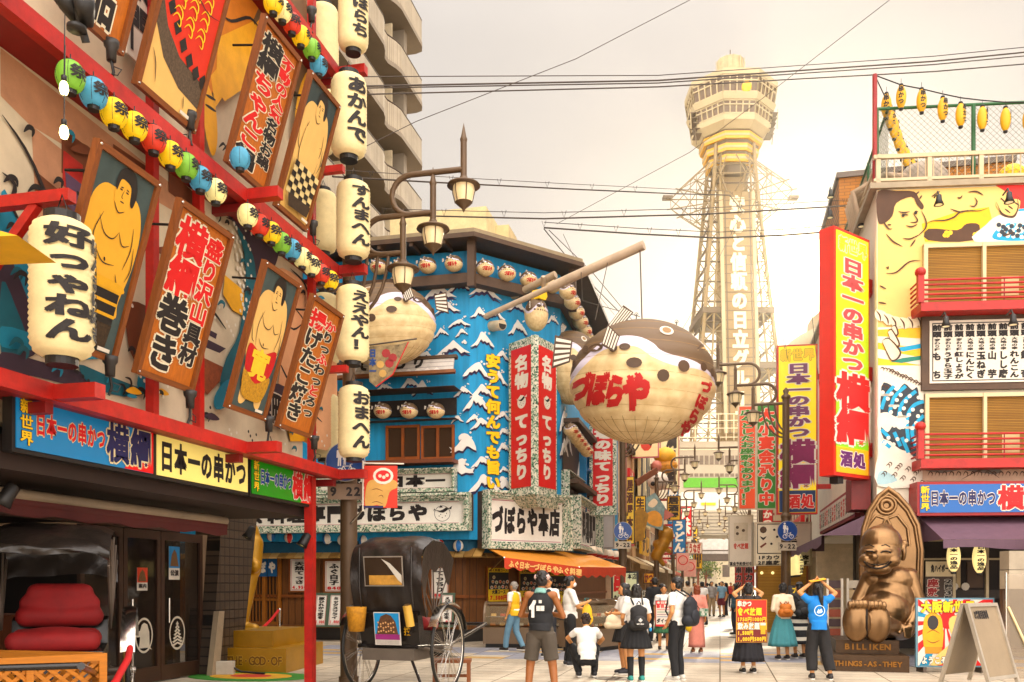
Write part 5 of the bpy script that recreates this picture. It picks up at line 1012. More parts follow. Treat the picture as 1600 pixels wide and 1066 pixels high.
m.panel(S, x0, S.at(1100, 805.5)[1], x1, S.at(1100, 772)[1], 2, mat('D8D0C0', .6), 0); m.tube([S.w(S.at(1118, 800)[0], S.at(1118, 803)[1], 2.2), S.w(S.at(1136, 800)[0], S.at(1136, 776)[1], 2.2)], .12, WHITE, 5); m.panel(S, S.at(1090, 800)[0], S.at(1090, 792)[1], S.at(1112, 800)[0], S.at(1112, 788)[1], .1, YEL, 2.05); tag(m.build('station_canopy'), 'slatted grey canopy under the white office block at the far street end', 'canopy')
for i, (px, D, w, h, c, lb) in enumerate(((1085, 140, 7, 7, 'C8BCA4', 'low pale house beyond the footbridge on the left'), (1112, 165, 8, 6, 'BFAE92', 'low tan house beyond the footbridge in the middle'), (1140, 150, 8, 8, 'D2C4A8', 'low cream house beyond the footbridge on the right'))):
 o = foot(px, D); S = Plane(o, RIGHT); t = thing('far_house', lb, 'house', o); m = M(); m.panel(S, -w / 2, 0, w / 2, h * .8, 6, mat(c, .8), -6); m.build('wall', t); m = M(); m.add([S.w(a, b, d) for d in (.4, -6.4) for a, b in ((-w / 2 - .4, h * .8), (w / 2 + .4, h * .8), (0, h * 1.1))], [(0, 1, 2), (5, 4, 3), (0, 2, 5, 3), (2, 1, 4, 5)], mat('8A7A68', .7)); m.build('roof', t)
 for k in range(3): m = M(); m.panel(S, -w / 2 + .6 + k * 2.2, h * .35, -w / 2 + 1.8 + k * 2.2, h * .6, .05, mat('5A4A3C', .3)); m.build('window', t)
# trees at the far street end
LEAF = [mat(c, .6, var=.3) for c in ('4A5A22', '6A7430', '38481C')]
for px, D, hgt, lb in ((1090, 118, 7.5, 'green street tree behind the yellow far sign'), (1102, 132, 6, 'smaller green street tree deeper in the far street')):
 o = foot(px, D); t = thing('street_tree', lb, 'tree', o); m = M(); m.tube([o, o + V((.1, 0, hgt * .4)), o + V((.2, .1, hgt * .75))], [.2, .14, .05], BRN, 7); m.tube([o + V((.1, 0, hgt * .4)), o + V((1.0, .2, hgt * .7))], [.1, .03], BRN, 5); m.tube([o + V((.1, 0, hgt * .42)), o + V((-.9, .1, hgt * .72))], [.1, .03], BRN, 5); m.build('trunk', t); m = M()
 for k in range(520):
  v = V((random.gauss(0, .5), random.gauss(0, .5), random.gauss(0, .42))); c = o + V((0, 0, hgt * .68)) + v * hgt * .33; a = V((random.random() - .5, random.random() - .5, random.random() - .5)).normalized(); b = a.orthogonal(); s = random.uniform(.12, .3); m.add([c, c + a * s, c + a * s + b * s * .6, c + b * s * .6], [(0, 1, 2, 3)], LEAF[k % 3])
 m.build('crown', t)
# ---- row of shops on the left beyond the corner
SXL = C2.x + .1
def shop(y0, y1, x, h, wall, side, name, label, awn, boards, floors=2, gcol='2A1C12'):
 """a narrow street building with its front on the plane X = x; side 1 faces right"""
 S = Plane((x, 0, 0), (0, side, 0)); a0, a1 = (y0, y1) if side > 0 else (-y1, -y0); t = thing(name, label, 'building', V((x, (y0 + y1) / 2, 0))); m = M(); m.panel(S, a0 + .01, 2.9, a1 - .01, h, 8, mat(wall, .75, var=.25, scale=.8), -8); m.panel(S, a0, 0, a0 + .3, 2.9, 8, mat(wall, .7), -8); m.panel(S, a1 - .3, 0, a1, 2.9, 8, mat(wall, .7), -8); m.build('wall', t); m = M(); m.panel(S, a0 + .3, .05, a1 - .3, 2.9, .2, mat(gcol, .5, var=.4), -1.6)
 for k in range(int((a1 - a0) / .8)): m.panel(S, a0 + .4 + k * .8, .3 + (k % 3) * .2, a0 + .9 + k * .8, 1.5 + (k * 7 % 5) * .2, .1, mat(('B0402A', 'D8B070', 'C98A30', '8A5A30', 'E0D0B0', '6A4A30')[(k * 5) % 6], .6), -1.3)
 m.build('shop_front', t); m = M(); m.panel(S, a0 - .1, h, a1 + .1, h + .25, 8.3, mat('4A4038', .7), -8); m.build('roof', t)
 for f in range(1, floors):
  for k in range(int((a1 - a0) / 1.6)):
   w = M(); a = a0 + .4 + k * 1.6; z = .6 + f * 3;
   if z + 1.4 > h: continue
   w.panel(S, a, z, a + 1.1, z + 1.4, .06, mat('C9B99A', .6), .0); wo = w.build('window', t); w = M(); w.panel(S, a + .08, z + .08, a + 1.02, z + 1.32, .01, mat('4A3C30', .2, var=.4), .06); w.build('pane', wo)
 if awn:
  m = M(); m.add([S.w(a0 + .1, 3.1, .05), S.w(a1 - .1, 3.1, .05), S.w(a1 - .1, 2.5, 1.2), S.w(a0 + .1, 2.5, 1.2), S.w(a0 + .1, 2.3, 1.2), S.w(a1 - .1, 2.3, 1.2)], [(0, 1, 2, 3), (3, 2, 5, 4)], mat(awn, .7, var=.15)); m.build('awning', t)
 for (bc, tc, tx, u0, z0, u1, z1, proud) in boards:
  m = M(); A0, A1 = a0 + (a1 - a0) * u0, a0 + (a1 - a0) * u1; m.panel(S, A0, z0, A1, z1, .15, mat(bc, .5, var=.1), proud)
  if tx: m.text(S, tx, (A0 + .1, z0 + .1, A1 - .1, z1 - .1), mat(tc, .6), proud + .155, None, (z1 - z0) > (A1 - A0), .1)
  m.build('shop_sign', t)
 return t
yB = FY
shop(yB + .1, yB + 8, SXL - .3, 8.5, 'C9A98A', 1, 'shop_building', 'narrow shop with a brown tiled front just past the red street sign', 'B09468', [('E3D5B5', '8A1A1A', '串かつ', .1, 3.2, .6, 4.4, .1), ('C8281C', 'F0E0C0', '大衆酒場', .65, 3.6, .95, 7.5, .1)])
shop(yB + 8.1, yB + 17, SXL - .2, 11, 'D9B48A', 1, 'shop_building', 'tall tan shop with a giant cream sign board past the narrow brown one', 'E0D2B0', [('EBD9A8', '2A1C12', '寿し鶴亀', .1, 5, .9, 9.8, .2), ('D8A81E', '3A1A0A', 'すし', .2, 3.3, .8, 4.4, .2)])
shop(yB + 17.1, yB + 27, SXL, 9, 'B08C6A', 1, 'shop_building', 'shop with a striped upper front in the middle of the left row', 'C9C0A8', [('2A6A9A', 'E8E0D0', 'ゲーム', .1, 3.3, .7, 4.2, .2)])
shop(yB + 27.1, yB + 42, SXL - .2, 7.5, 'CDB89A', 1, 'shop_building', 'low pale shop row before the footbridge on the left', 'A8543A', [('C83A2A', 'F0E4D0', 'お好み焼', .1, 3.3, .5, 4.3, .2), ('E8DCC0', '2A1C12', 'たこ焼', .55, 3.3, .9, 4.5, .2)])
shop(yB + 42.1, yB + 64, SXL - .1, 6.5, 'BFA888', 1, 'shop_building', 'farthest shop row on the left under the footbridge', '7A8A6A', [('F0E4D0', 'A81E1C', '立呑み', .3, 3.3, .7, 4.3, .2)])
# projecting signs over the left side of the street
def blade(px0, y0, px1, y1, D, face, tcol, txt, label, out=None, frame='7A2A1A', thick=.16, vert=True, cat='sign', wgt=.09, name='projecting_sign', draw=None, box=(.1, .04, .9, .96), rz=0, arms=None, grp=None):
 A_ = at(px0, y1, D); w = (px1 - px0) * D / F; h = (y1 - y0) * D / F; ex = Matrix.Rotation(rz, 3, 'Z') @ V((1, 0, 0)); S = Plane(A_, ex); t = thing(name, label, cat, S.w(w / 2, 0), grp); m = M(); e = min(.06, w * .08)
 m.panel(S, 0, 0, w, h, thick, mat(frame, .5), -thick);
 if arms: [m.panel(S, *(w, h * q, w + arms, h * q + .14) if arms > 0 else (arms, h * q, 0, h * q + .14), .14, RED, -thick - .005) for q in (.15, .8)]
 m.build('frame', t); m = M(); m.panel(S, e, e, w - e, h - e, .012, mat(face, .5, var=.08), .002); S2 = S.off(.016)
 if txt: m.text(S2, txt, (w * box[0], h * box[1], w * box[2], h * box[3]), mat(tcol, .6, var=.05), .004, mat(out, .6) if out else None, vert, wgt)
 if draw: draw(m, S2, w, h)
 m.build('face', t); return t
blade(1043, 757, 1060, 842, 62, '1E6A94', 'EADFCB', '麻雀クラブ', 'blue vertical sign board with white characters deep in the left row', None, '2A2A30')
blade(986, 660, 1029, 716, 48, 'EBCF9E', '2A1A12', '鶴', 'cream board with a pink border just below the balloon', None, 'B8545A', draw=lambda m, S, w, h: Art(m, S).fill([(w * .55 + w * .22 * math.cos(q * .63), h * .42 + h * .24 * math.sin(q * .63)) for q in range(10)], mat('C8402A'), 0, False), box=(.05, .4, .5, .98))
blade(1031, 664, 1061, 765, 52, 'E9D9AC', '2A1A12', '満月家', 'tall cream sign board with black writing behind the street lamps', None, 'A8605A', box=(.3, .05, .9, .9))
blade(978, 745, 991, 850, 41, 'EFC05A', '5A2A10', '居酒屋本日', 'slim glowing yellow vertical sign beside the grey lamp post', None, '2A1C14'); blade(992, 775, 1009, 842, 43, 'E8B84A', '3A1A0A', '生ビール', 'short glowing yellow vertical sign under a dark cap', None, '2A1C14')
blade(968, 690, 979, 800, 33, 'C98A7A', 'E8DCC8', '名代ぜんざい', 'faded pink vertical strip sign behind the round road sign', None, '8A5A4A', thick=.1)
blade(1083, 862, 1097, 889, 66, 'E2B21C', '3A1A0A', '居酒屋', 'bright yellow box sign on the left before the footbridge', None, '8A6A1A', vert=False); blade(1074, 848, 1097, 866, 64, 'E4D0B8', 'A83A2A', 'うなぎ', 'pale box sign stacked above the bright yellow one', None, '9A7A6A', vert=False)
blade(924, 805, 960, 858, 33, 'BDB0A6', '', None, 'blank pale shop board behind the round road sign', None, '9A8E84'); blade(955, 893, 997, 945, 30, 'DDE0B8', 'C8201C', '串', 'lit menu board with one huge red character on the left pavement', None, '1C1814', vert=True, draw=lambda m, S, w, h: (m.text(S, '串カツ定食各種', (w * .1, h * .05, w * .9, h * .3), INK, .004, None, False, .08), m.text(S, '本店', (w * .6, h * .75, w * .95, h * .95), INK, .004)), box=(.05, .3, .6, .95))
blade(1005, 895, 1022, 912, 44, 'E0A030', '7A1A10', 'かつ', 'small orange lit sign over the far left counter', None, '5A2A10', vert=False); blade(1003, 922, 1014, 941, 36, 'D8CDB8', '2A1C12', 'げ物', 'small white board beside the suited man', None, '2A241E')
rr = random.Random(3); FC = ('C8281C', 'E2B21C', 'D8CDB8', '2A6A9A', '3A7A3A', 'E8DCC0', 'D86A2A'); FT = ('串かつ', '居酒屋', 'たこ焼', 'うどん', '寿司', 'ゲーム', '焼肉', '喫茶')
for i in range(18):
 D = 50 + i * 3.3; lf = i % 2; x = (1125 - F * 2.9 / (.974 * D) - 5) if lf else (1125 + F * 2.2 / (.974 * D) + 2); w = 1.0 * F / D * rr.uniform(.5, 1); v = rr.random() < .6; h = w * (rr.uniform(1.8, 3) if v else .6); y = HY - rr.uniform(1.6, 4.2) * F / D; k = i % 7
 blade(x - (0 if lf else 0), y - h, x + w, y, D, FC[k], '2A1A12' if k in (1, 2, 5) else 'F0E6D2', FT[i % 8], '%s %s sign reading %s on the %s of the far street' % (('red', 'yellow', 'grey white', 'blue', 'green', 'cream', 'orange')[k], 'upright' if v else 'flat', FT[i % 8], 'left side' if lf else 'right side'), None, '5A3A2A', .1, v, name='projecting_sign', arms=-1.1 if lf else 1.1, grp='small signs crowding the far street')
# figures hanging over the far left shops
t = thing('lion_statue', 'gold carved lion figure jutting out over the left shops', 'statue', at(1036, 880, 46)); q = lambda px, py, d=0: at(px, py, 46 + d); GD = mat('A8782A', .45, .3, var=.35, scale=3, bump=.3)
grow([('c', q(1026, 868), q(1038, 845), .3, .34), ('e', q(1040, 835), (.42, .36, .42)), ('e', q(1046, 842), (.2, .2, .16)), ('c', q(1030, 850), q(1046, 862), .16, .12), ('c', q(1026, 868), q(1036, 882), .18, .12), ('e', q(1034, 824), (.2, .2, .18)), ('e', q(1027, 850), (.24, .24, .24))], .05, GD, 'body', t, 1)
m = M(); m.add([q(1022, 822, -.6), q(1054, 805, -.6), q(1054, 805, 1.5), q(1022, 822, 1.5), q(1040, 796, -.4), q(1040, 796, 1.3)], [(0, 1, 4), (1, 2, 5, 4), (0, 4, 5, 3)], mat('8A3A22')); m.build('canopy', t)
t = thing('yellow_paper_ball', 'big yellow ball over a patterned puppet above the left shops', 'decoration', at(1039, 710, 50)); m = M(); m.lathe([(.02, -.42), (.45, -.38), (.62, -.15), (.6, .1), (.4, .36), (.02, .5)], at(1039, 712, 50), mat('E0A818', .6), 16); m.build('ball', t); m = M(); m.ell(at(1038, 728, 50), (.75, .5, .42), mat('C98A3A', .6, var=.6, scale=6), 14, 8); m.ell(at(1026, 728, 49.7), (.3, .3, .3), mat('C87A6A')); m.build('body', t)
t = thing('mask_model', 'white puffy mask model over the left shops', 'decoration', at(1027, 750, 47)); m = M(); m.ell(at(1028, 752, 47), (.55, .5, .5), mat('D8C8B8', .6, var=.3), 14, 10); m.ell(at(1020, 756, 46.6), (.12, .1, .12), INK); m.build('body', t); m = M(); m.add([at(995, 752, 45), at(1024, 732, 46), at(1026, 738, 46.5), at(998, 760, 45.5)], [(0, 1, 2, 3)], BRN); m.beam(at(994, 755, 45), at(1026, 735, 46), .12, .3, BRN); m.build('crossed_stick', t)
m = M(); S = Plane(at(1007, 820, 45), RIGHT); m.prism(S, [(0, 0), (.9, -.3), (1.0, .9), (.5, 1.6), (0, 1.3)], .12, mat('7A8C86', .6, var=.6, scale=5)); A = Art(m, S, base=.126); A.fill([(.05, .5), (.5, .7), (.85, .4), (.8, -.1), (.2, .05)], mat('C98A3A', .6, var=.3), 3, False); A.fill([(.15, 1.0), (.45, 1.3), (.65, 1.1), (.4, .85)], mat('D8C0A0'), 3, False); tag(m.build('painted_board'), 'colourful cut-out board on the left row beside the lamp post', 'sign')
m = M(); S = Plane(at(988, 848, 42), RIGHT); m.prism(S, [(0, 0), (.5, .1), (.75, 1.3), (.35, 1.7), (.05, 1.4)], .1, mat('9A7030', .5, .3, var=.5, scale=4)); tag(m.build('wooden_fan'), 'brown fan-shaped board hanging beside the slim yellow sign', 'sign')
lt = None
for i in range(12):
 px, y, D = 925 + (i % 6) * 9, 862 + (i % 6) * 1.5, 30 + (i % 6) * 1.6
 if i > 5: px, y, D = 1050 + (i - 6) * 6.5, 838 + (i % 3) * 8, 58 + (i - 6) * 2
 p = at(px, y, D)
 if lt is None:
  lt = thing('shop_lantern', 'red and white paper lantern in the row past the corner awning', 'lantern', p, 'red and white shop lanterns'); m = M(); m.lathe([(.02, -.2), (.13, -.17), (.19, 0), (.13, .17), (.02, .2)], p, mat('DCC8B0', .6, emit=.1), 14); m.lathe([(.135, -.175), (.18, -.1), (.186, -.07)], p, mat('B8301E'), 14); m.build('paper_shade', lt); m = M(); m.lathe([(.001, .18), (.07, .18), (.07, .22), (.001, .22)], p, BLK, 10); m.build('top_ring', lt); m = M(); m.lathe([(.001, -.22), (.07, -.22), (.07, -.18), (.001, -.18)], p, BLK, 10); m.build('bottom_ring', lt)
 else: dup(lt, p, 'red and white paper lantern in the row past the corner awning' if i < 6 else 'red and white paper lantern over the far left shops', i)
for px, y, D, rz in ((1067, 878, 56, .4), (1078, 888, 58, .5)):
 S = Plane(at(px, y, D), RIGHT, UP + RIGHT * .5); m = M(); m.panel(S, -.4, -.55, .4, .55, .03, mat('D8A090', .7)); m.line(S, [(.28 * math.cos(k * .4), .1 + .28 * math.sin(k * .4)) for k in range(17)], .06, TXR, .034); m.tube([S.w(-.42, -.6), S.w(-.42, .6)], .025, GREYM, 5); tag(m.build('hanging_flag'), 'small pink and red flag hanging over the left pavement, ' + ('upper of the two' if px < 1070 else 'lower of the two'), 'flag')
# ============================================================ street lamps
def lamp(px, D, side, label, sgn_=False):
 o = foot(px, D); LM = mat('5A4632', .5, .2, var=.2); t = thing('street_lamp', label, 'street lamp', (0, 0, 0), 'three armed street lamps'); q = side
 m = M(); m.tube([(0, 0, 0), (0, 0, .1)], .16, LM, 14); m.tube([(0, 0, 0), (0, 0, 3.55)], .135, LM, 16); m.tube([(0, 0, 3.55), (0, 0, 6.95)], .1, LM, 14); m.lathe([(.1, 6.95), (.13, 6.98), (.13, 7.05), (.06, 7.1), (.09, 7.2), (.001, 7.3)], (0, 0, 0), LM, 12); m.lathe([(.135, 3.5), (.15, 3.52), (.15, 3.6), (.1, 3.64)], (0, 0, 0), LM, 14); m.build('post', t)
 m = M(); az = (6.83, 7.42, 8.05); lx = (.92, 1.42, 1.92)
 m.tube([(0, 0, az[0]), (q * lx[0], 0, az[0])], .045, LM, 10)
 for i, x0 in ((0, .62), (1, 1.1)):                      # S-curves from arm to arm
  r = (az[i + 1] - az[i]) / 2; c = (q * (x0 - .05), az[i] + r); m.tube([(c[0] - q * r * math.sin(a), 0, c[1] - r * math.cos(a)) for a in [k * math.pi / 10 for k in range(11)]] + [(q * lx[i + 1], 0, az[i + 1])], .045, LM, 10)
 for k in range(3): e = (.3 + .18 * k); m.tube([(q * (e + .02), 0, az[0])] + [(q * (e * math.cos(a)), 0, az[0] - .05 - (.75 + .1 * k) * math.sin(a)) for a in [j * .262 for j in range(1, 7)]], .028, LM, 7)
 m.build('arm', t)
 for x, z in zip(lx, az):
  h = M(); c = V((q * x, 0, z)); h.tube([c + V((0, 0, -.22)), c + V((0, 0, .42))], .05, LM, 10); h.lathe([(.05, .42), (.06, .46), (.045, .5), (.001, .72)], c, LM, 12); h.lathe([(.06, -.12), (.07, -.16), (.25, -.24), (.262, -.265), (.14, -.27)], c, LM, 20); h.lathe([(.14, -.52), (.1, -.56), (.03, -.62), (.001, -.68)], c, LM, 14)
  for k in range(6): a = k * math.pi / 3; h.tube([c + V((r_ * math.cos(a), r_ * math.sin(a), zz_)) for r_, zz_ in ((.175, -.26), (.18, -.36), (.14, -.52))], .008, LM, 5)
  ho = h.build('lamp_head', t); g_ = M(); g_.lathe([(.165, -.265), (.17, -.36), (.13, -.515)], c, mat('D9C49C', .3, emit=.15, var=.15), 16); g_.build('glass', ho)
 if sgn_:
  m = M(); m.tube([(0, -.15, 3.05 + 0), (0, -.15, 3.7)], .03, LM, 6); m.build('sign_bracket', t)
 t.location = o; t.rotation_euler = (0, 0, 0); HOME[t.name] = V(o); return t
la = lamp(545, 14.4, 1, 'three armed street lamp nearest the camera with a thick grey post'); lb_ = lamp(1228, 26, -1, 'three armed street lamp on the right before the yellow sign')
for i, D in enumerate((30, 46, 62, 78, 94, 110)): px = 1125 + F * -3.17 / (.974 * D); dup(la, foot(px, D), 'left side street lamp, ' + ('behind the balloon with a round road sign' if i == 0 else ['second', 'third', 'fourth', 'fifth', 'last'][i - 1] + ' in the row down the street'), None, None if True else 0)
for i, D in enumerate((42, 58, 74, 90, 106)): px = 1125 + F * 1.86 / (.974 * D); dup(lb_, foot(px, D), 'right side street lamp, ' + ['second', 'third', 'fourth', 'fifth', 'last'][i] + ' in the row down the street')
# round pedestrian signs
def round_sign(px, py, r, D, label, hours='9-22'):
 c = at(px, py, D); S = Plane(c, RIGHT); t = thing('road_sign', label, 'road sign', c, 'round pedestrian and bicycle signs'); m = M(); R_ = r * D / F; cc = [(R_ * math.cos(k * .1963), R_ * math.sin(k * .1963)) for k in range(32)]; m.prism(S, cc, .025, mat('B8B0A4', .4)); m.prism(S, [(x * .96, y * .96) for x, y in cc], .006, mat('103F7E', .35, var=.06), .026)
 WW = mat('E4DFD6', .5, var=.03); k = R_
 def cir(x, y, r_): return [(x + r_ * math.cos(q * .52), y + r_ * math.sin(q * .52)) for q in range(12)]
 for x, y, s in ((-.28, .2, 1), (-.02, .1, .62)): m.poly(S, [(a * k, b * k) for a, b in cir(x, y + .52 * s, .1 * s)], WW, .034); m.poly(S, [((x + a * s) * k, (y + b * s) * k) for a, b in ((-.14, .38), (.14, .38), (.16, 0), (.08, 0), (.07, -.42), (.01, -.42), (0, -.05), (-.03, -.42), (-.1, -.42), (-.08, 0), (-.16, 0))], WW, .035)
 for x in (-.25, .38): m.line(S, [((x + .19 * math.cos(q * .42)) * k, (-.52 + .19 * math.sin(q * .42)) * k) for q in range(16)], .05 * k, WW, .034)
 m.line(S, [(-.25 * k, -.52 * k), (-.1 * k, -.22 * k), (.25 * k, -.22 * k), (.1 * k, -.52 * k), (-.1 * k, -.22 * k)], .05 * k, WW, .035); m.line(S, [(.38 * k, -.52 * k), (.25 * k, -.14 * k), (.36 * k, -.12 * k)], .05 * k, WW, .036)
 m.build('disc', t); m = M(); y = -R_ * 1.5; m.panel(S, -R_ * .9, y - R_ * .4, R_ * .9, y + R_ * .4, .02, mat('B5A894' if D > 20 else '7A6450', .5)); m.text(S, hours, (-R_ * .8, y - R_ * .3, R_ * .8, y + R_ * .34), INK, .024, None, False, .05); m.build('hours_plate', t); return t
round_sign(540, 722, 31, 14.15, 'round blue pedestrian sign half hidden behind the lowest white lantern', '9 22'); round_sign(973, 830, 14.5, 29.7, 'round blue pedestrian sign on the left side of the street'); round_sign(1230, 830, 16, 25.7, 'round blue pedestrian sign in front of the white projecting board')
# small red flag on the near lamp post
S = Plane(at(569, 794, 14.0), RIGHT * .9 + UP * .0, UP + RIGHT * .45); t = thing('hanging_flag', 'red and gold muscle print flag on a white pole by the near lamp post', 'flag', S.w(.2, .1)); m = M(); m.panel(S, 0, 0, .52, .66, .012, mat('C83A1E', .6, var=.12)); A = Art(m, S, base=.014); sk = mat('C79A5A', .6)
for p in ([(.03, .02), (.2, .05), (.33, .02), (.4, .25), (.52, .32), (.5, .42), (.38, .44), (.28, .36), (.18, .44), (.06, .4), (.02, .2)],): A.fill(p, sk, 3, False)
for i in range(3): A.ink([(.12 + .1 * (i % 2), .08 + i * .1), (.2 + .08 * (i % 2), .1 + i * .1), (.3, .06 + i * .1)], .012, mat('6A3A1A'), 3, False)
A.fill([(.3 + .16 * math.cos(q * .45), .5 + .13 * math.sin(q * .45)) for q in range(14)], WHITE, 0, False); A.fill([(.3 + .12 * math.cos(q * .45), .5 + .09 * math.sin(q * .45)) for q in range(14)], TXR, 0, False); A.dots([(.25, .5), (.31, .48), (.36, .51)], .028, mat('E8C8B0'), False); A.fill([(.0, .0), (.3, 0), (.3, .035), (0, .035)], NAVY, 0, False); m.build('cloth', t)
m = M(); m.tube([S.w(-.02, -.05, 0), S.w(-.02, .74, 0)], .014, WHITE, 6); m.tube([S.w(-.02, .7, 0), S.w(.62, .69, 0)], .012, WHITE, 6); m.tube([S.w(-.02, -.02, .0), at(548, 818, 14.25)], .014, CHROME, 6); m.build('pole', t)
S = Plane(at(577, 596, 16), RIGHT); t = thing('food_banner', 'triangular food banner hanging in front of the wall pufferfish', 'banner', S.w(.4, 0)); m = M(); m.poly(S, [(0, 0), (.12, -.1), (.42, .12), (.72, .72), (.55, .66), (-.02, .62)], mat('A08C6A', .6, var=.8, scale=7), 0); m.add([S.w(a, b, -.012) for a, b in ((0, 0), (.12, -.1), (.42, .12), (.72, .72), (.55, .66), (-.02, .62))], [(5, 4, 3, 2, 1, 0)], WHITE); A = Art(m, S); A.dots([(.3, .5), (.42, .42), (.36, .32)], .08, mat('A83A3A'), False); A.dots([(.2, .3), (.24, .14)], .07, mat('D9B070'), False); m.text(S, '日本一', (-.0, .1, .13, .58), mat('2A4A8A'), .012, None, True, .1); A.ink([(.12, -.1), (.42, .12), (.7, .7)], .02, TXR, 1, False, False); m.build('cloth', t)
m = M(); m.tube([S.w(-.05, .64, 0), S.w(.85, .76, 0)], .014, GREYM, 6); m.tube([S.w(-.05, .64, 0), at(550, 590, 14.4)], .012, GREYM, 6); m.build('pole', t)
# ============================================================ cables
def cable(pts, D0, D1, r, label, sag=0, ticks=0):
 m = M(); P = []
 for i in range(len(pts) - 1):
  for k in range(8):
   t = k / 8; u = (i + t) / (len(pts) - 1); x = pts[i][0] * (1 - t) + pts[i + 1][0] * t; y = pts[i][1] * (1 - t) + pts[i + 1][1] * t; P.append(at(x, y, D0 + (D1 - D0) * u))
 P.append(at(*pts[-1], D1)); m.tube(P, r, mat('3A2E24', .6), 5)
 if ticks: m.tube([p + V((0, 0, .16)) for p in P], r * .45, mat('3A2E24', .6), 4); [m.tube([p + V((-.06, 0, .2)), p, p + V((.06, 0, .2))], .008, INK, 4) for p in P[::3]]
 tag(m.build('overhead_cable'), label, 'cable')
CB = 'overhead cable '
cable([(560, 120), (1028, 118), (1460, 88), (1640, 70)], 22, 26, .012, CB + 'thin topmost of the bundle crossing high over the tower'); cable([(560, 135), (1028, 126), (1460, 96), (1640, 78)], 22, 26, .022, CB + 'upper thick line of the bundle over the tower'); cable([(560, 138), (1028, 130), (1460, 101), (1640, 84)], 22, 26, .016, CB + 'middle line of the bundle over the tower'); cable([(560, 148), (1028, 136), (1460, 112), (1640, 97)], 22, 26, .018, CB + 'lowest line of the bundle over the tower')
cable([(520, 276), (680, 285), (880, 295), (1060, 303), (1140, 305), (1160, 330)], 20, 40, .022, CB + 'with hanging loops meeting the tower at its antenna ring', ticks=1); cable([(600, 336), (850, 342), (1100, 335), (1320, 322), (1640, 319)], 24, 24, .022, CB + 'with hanging loops in front of the right mural face', ticks=1); cable([(850, 356), (1000, 366), (1120, 372), (1220, 368), (1330, 360), (1460, 361), (1640, 345)], 26, 22, .024, CB + 'reaching from the blue roof to the right mural', ticks=1)
cable([(1078, 0), (900, 92), (650, 190), (565, 232)], 22, 20, .009, CB + 'single thin line from the top edge down to the apartment'); cable([(1390, 0), (1190, 155), (1078, 238), (870, 350)], 24, 34, .009, CB + 'single thin line from the upper right past the tower deck'); cable([(1160, 330), (1075, 500), (1050, 540)], 40, 30, .011, CB + 'running down the left edge of the tower')
cable([(850, 358), (905, 425), (985, 505)], 26, 32, .016, CB + 'thick strand falling behind the pale pole'); cable([(858, 360), (925, 425), (1000, 515)], 26, 32, .012, CB + 'second strand falling behind the pale pole'); cable([(880, 366), (910, 430), (960, 492)], 26, 32, .007, CB + 'finest strand falling behind the pale pole')
for i, (x0, x1, b) in enumerate(((1204, 1226, 545), (1206, 1230, 560), (1241, 1290, 700))): cable([(x0, 378), (x0 + (x1 - x0) * .5, 460), (x1, b)], 25, 25.5, .009, CB + 'falling across the sun glow, ' + ['leftmost', 'middle', 'one reaching the red sign bracket'][i])
# ============================================================ the restaurant on the right
RO = at(1370, 900, 19); RO.z = 0; REX = (RIGHT * math.cos(R(5.1)) - FWD * math.sin(R(5.1))).normalized(); RB = Plane(RO, REX); W = RB.at
RT_ = tag(bpy.data.objects.new('mural_restaurant_building', None), 'restaurant on the right with a wrestler and wave mural and two red balconies', 'building'); COL.objects.link(RT_); HOME[RT_.name] = V((0, 0, 0))
ZP = W(1373, 297)[1]; BK = V((0, 14, 0)); RIGHTW = 9.0
def vol(m, z0, z1, mt, back=0): o = RO + V((0, back, z0)); m.obox(o, REX * RIGHTW, BK, V((0, 0, z1 - z0)), mt)
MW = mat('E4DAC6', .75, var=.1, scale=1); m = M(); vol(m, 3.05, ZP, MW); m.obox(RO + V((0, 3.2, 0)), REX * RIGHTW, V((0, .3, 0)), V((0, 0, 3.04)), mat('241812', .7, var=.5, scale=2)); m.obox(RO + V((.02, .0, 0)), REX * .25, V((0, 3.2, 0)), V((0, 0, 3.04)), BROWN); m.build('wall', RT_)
m = M(); m.obox(RO + V((-.15, -.12, ZP)), REX * RIGHTW, BK, V((0, 0, .12)), mat('9A8C76', .7)); m.build('parapet_cap', RT_)
SKM = mat('DDBB7A', .7, var=.06); MBR = mat('4A2F1C', .7); MCY = mat('1E9AC0', .7); MDK = mat('2B323A', .7); MY = mat('E8B818', .6)
m = M(); A = Art(m, RB, .0012)
A.fill([(1371, 298), (1371, 520), (1442, 510), (1600, 380), (1600, 290)], SKM)
A.fill([(1555, 290), (1640, 288), (1640, 330), (1590, 326), (1580, 305)], mat('CB3024')); A.fill([(1586, 328), (1640, 320), (1640, 350), (1580, 345)], MCY)
A.fill([(1440, 350), (1500, 330), (1545, 324), (1550, 345), (1530, 365), (1500, 378), (1445, 378)], mat('E3B84A', .7)); A.fill([(1450, 358), (1495, 360), (1510, 350), (1530, 352), (1520, 376), (1450, 376)], MBR, 3)
A.dots([(1480 + 5 * math.sin(i * 2), 366 + 2 * math.cos(i * 3)) for i in range(4)], .05, YEL); A.dots([(1523, 367), (1528, 365)], .05, YEL)
A.fill([(1522, 378), (1540, 352), (1560, 337), (1600, 330), (1640, 330), (1640, 378)], WHITE, 3)
A.fill([(1371, 300), (1371, 345), (1380, 350), (1394, 338), (1400, 318), (1424, 308), (1432, 320), (1440, 328), (1443, 322), (1436, 312), (1428, 300), (1400, 299)], MBR, 3)
A.fill([(1550, 368), (1570, 350), (1600, 352), (1620, 366), (1610, 376), (1560, 376)], MCY, 3); A.dots([(1555 + (i * 7 % 50), 350 + (i * 5 % 22)) for i in range(24)], .045, WHITE); A.dots([(1560 + (i * 11 % 46), 352 + (i * 7 % 20)) for i in range(14)], .05, MDK)
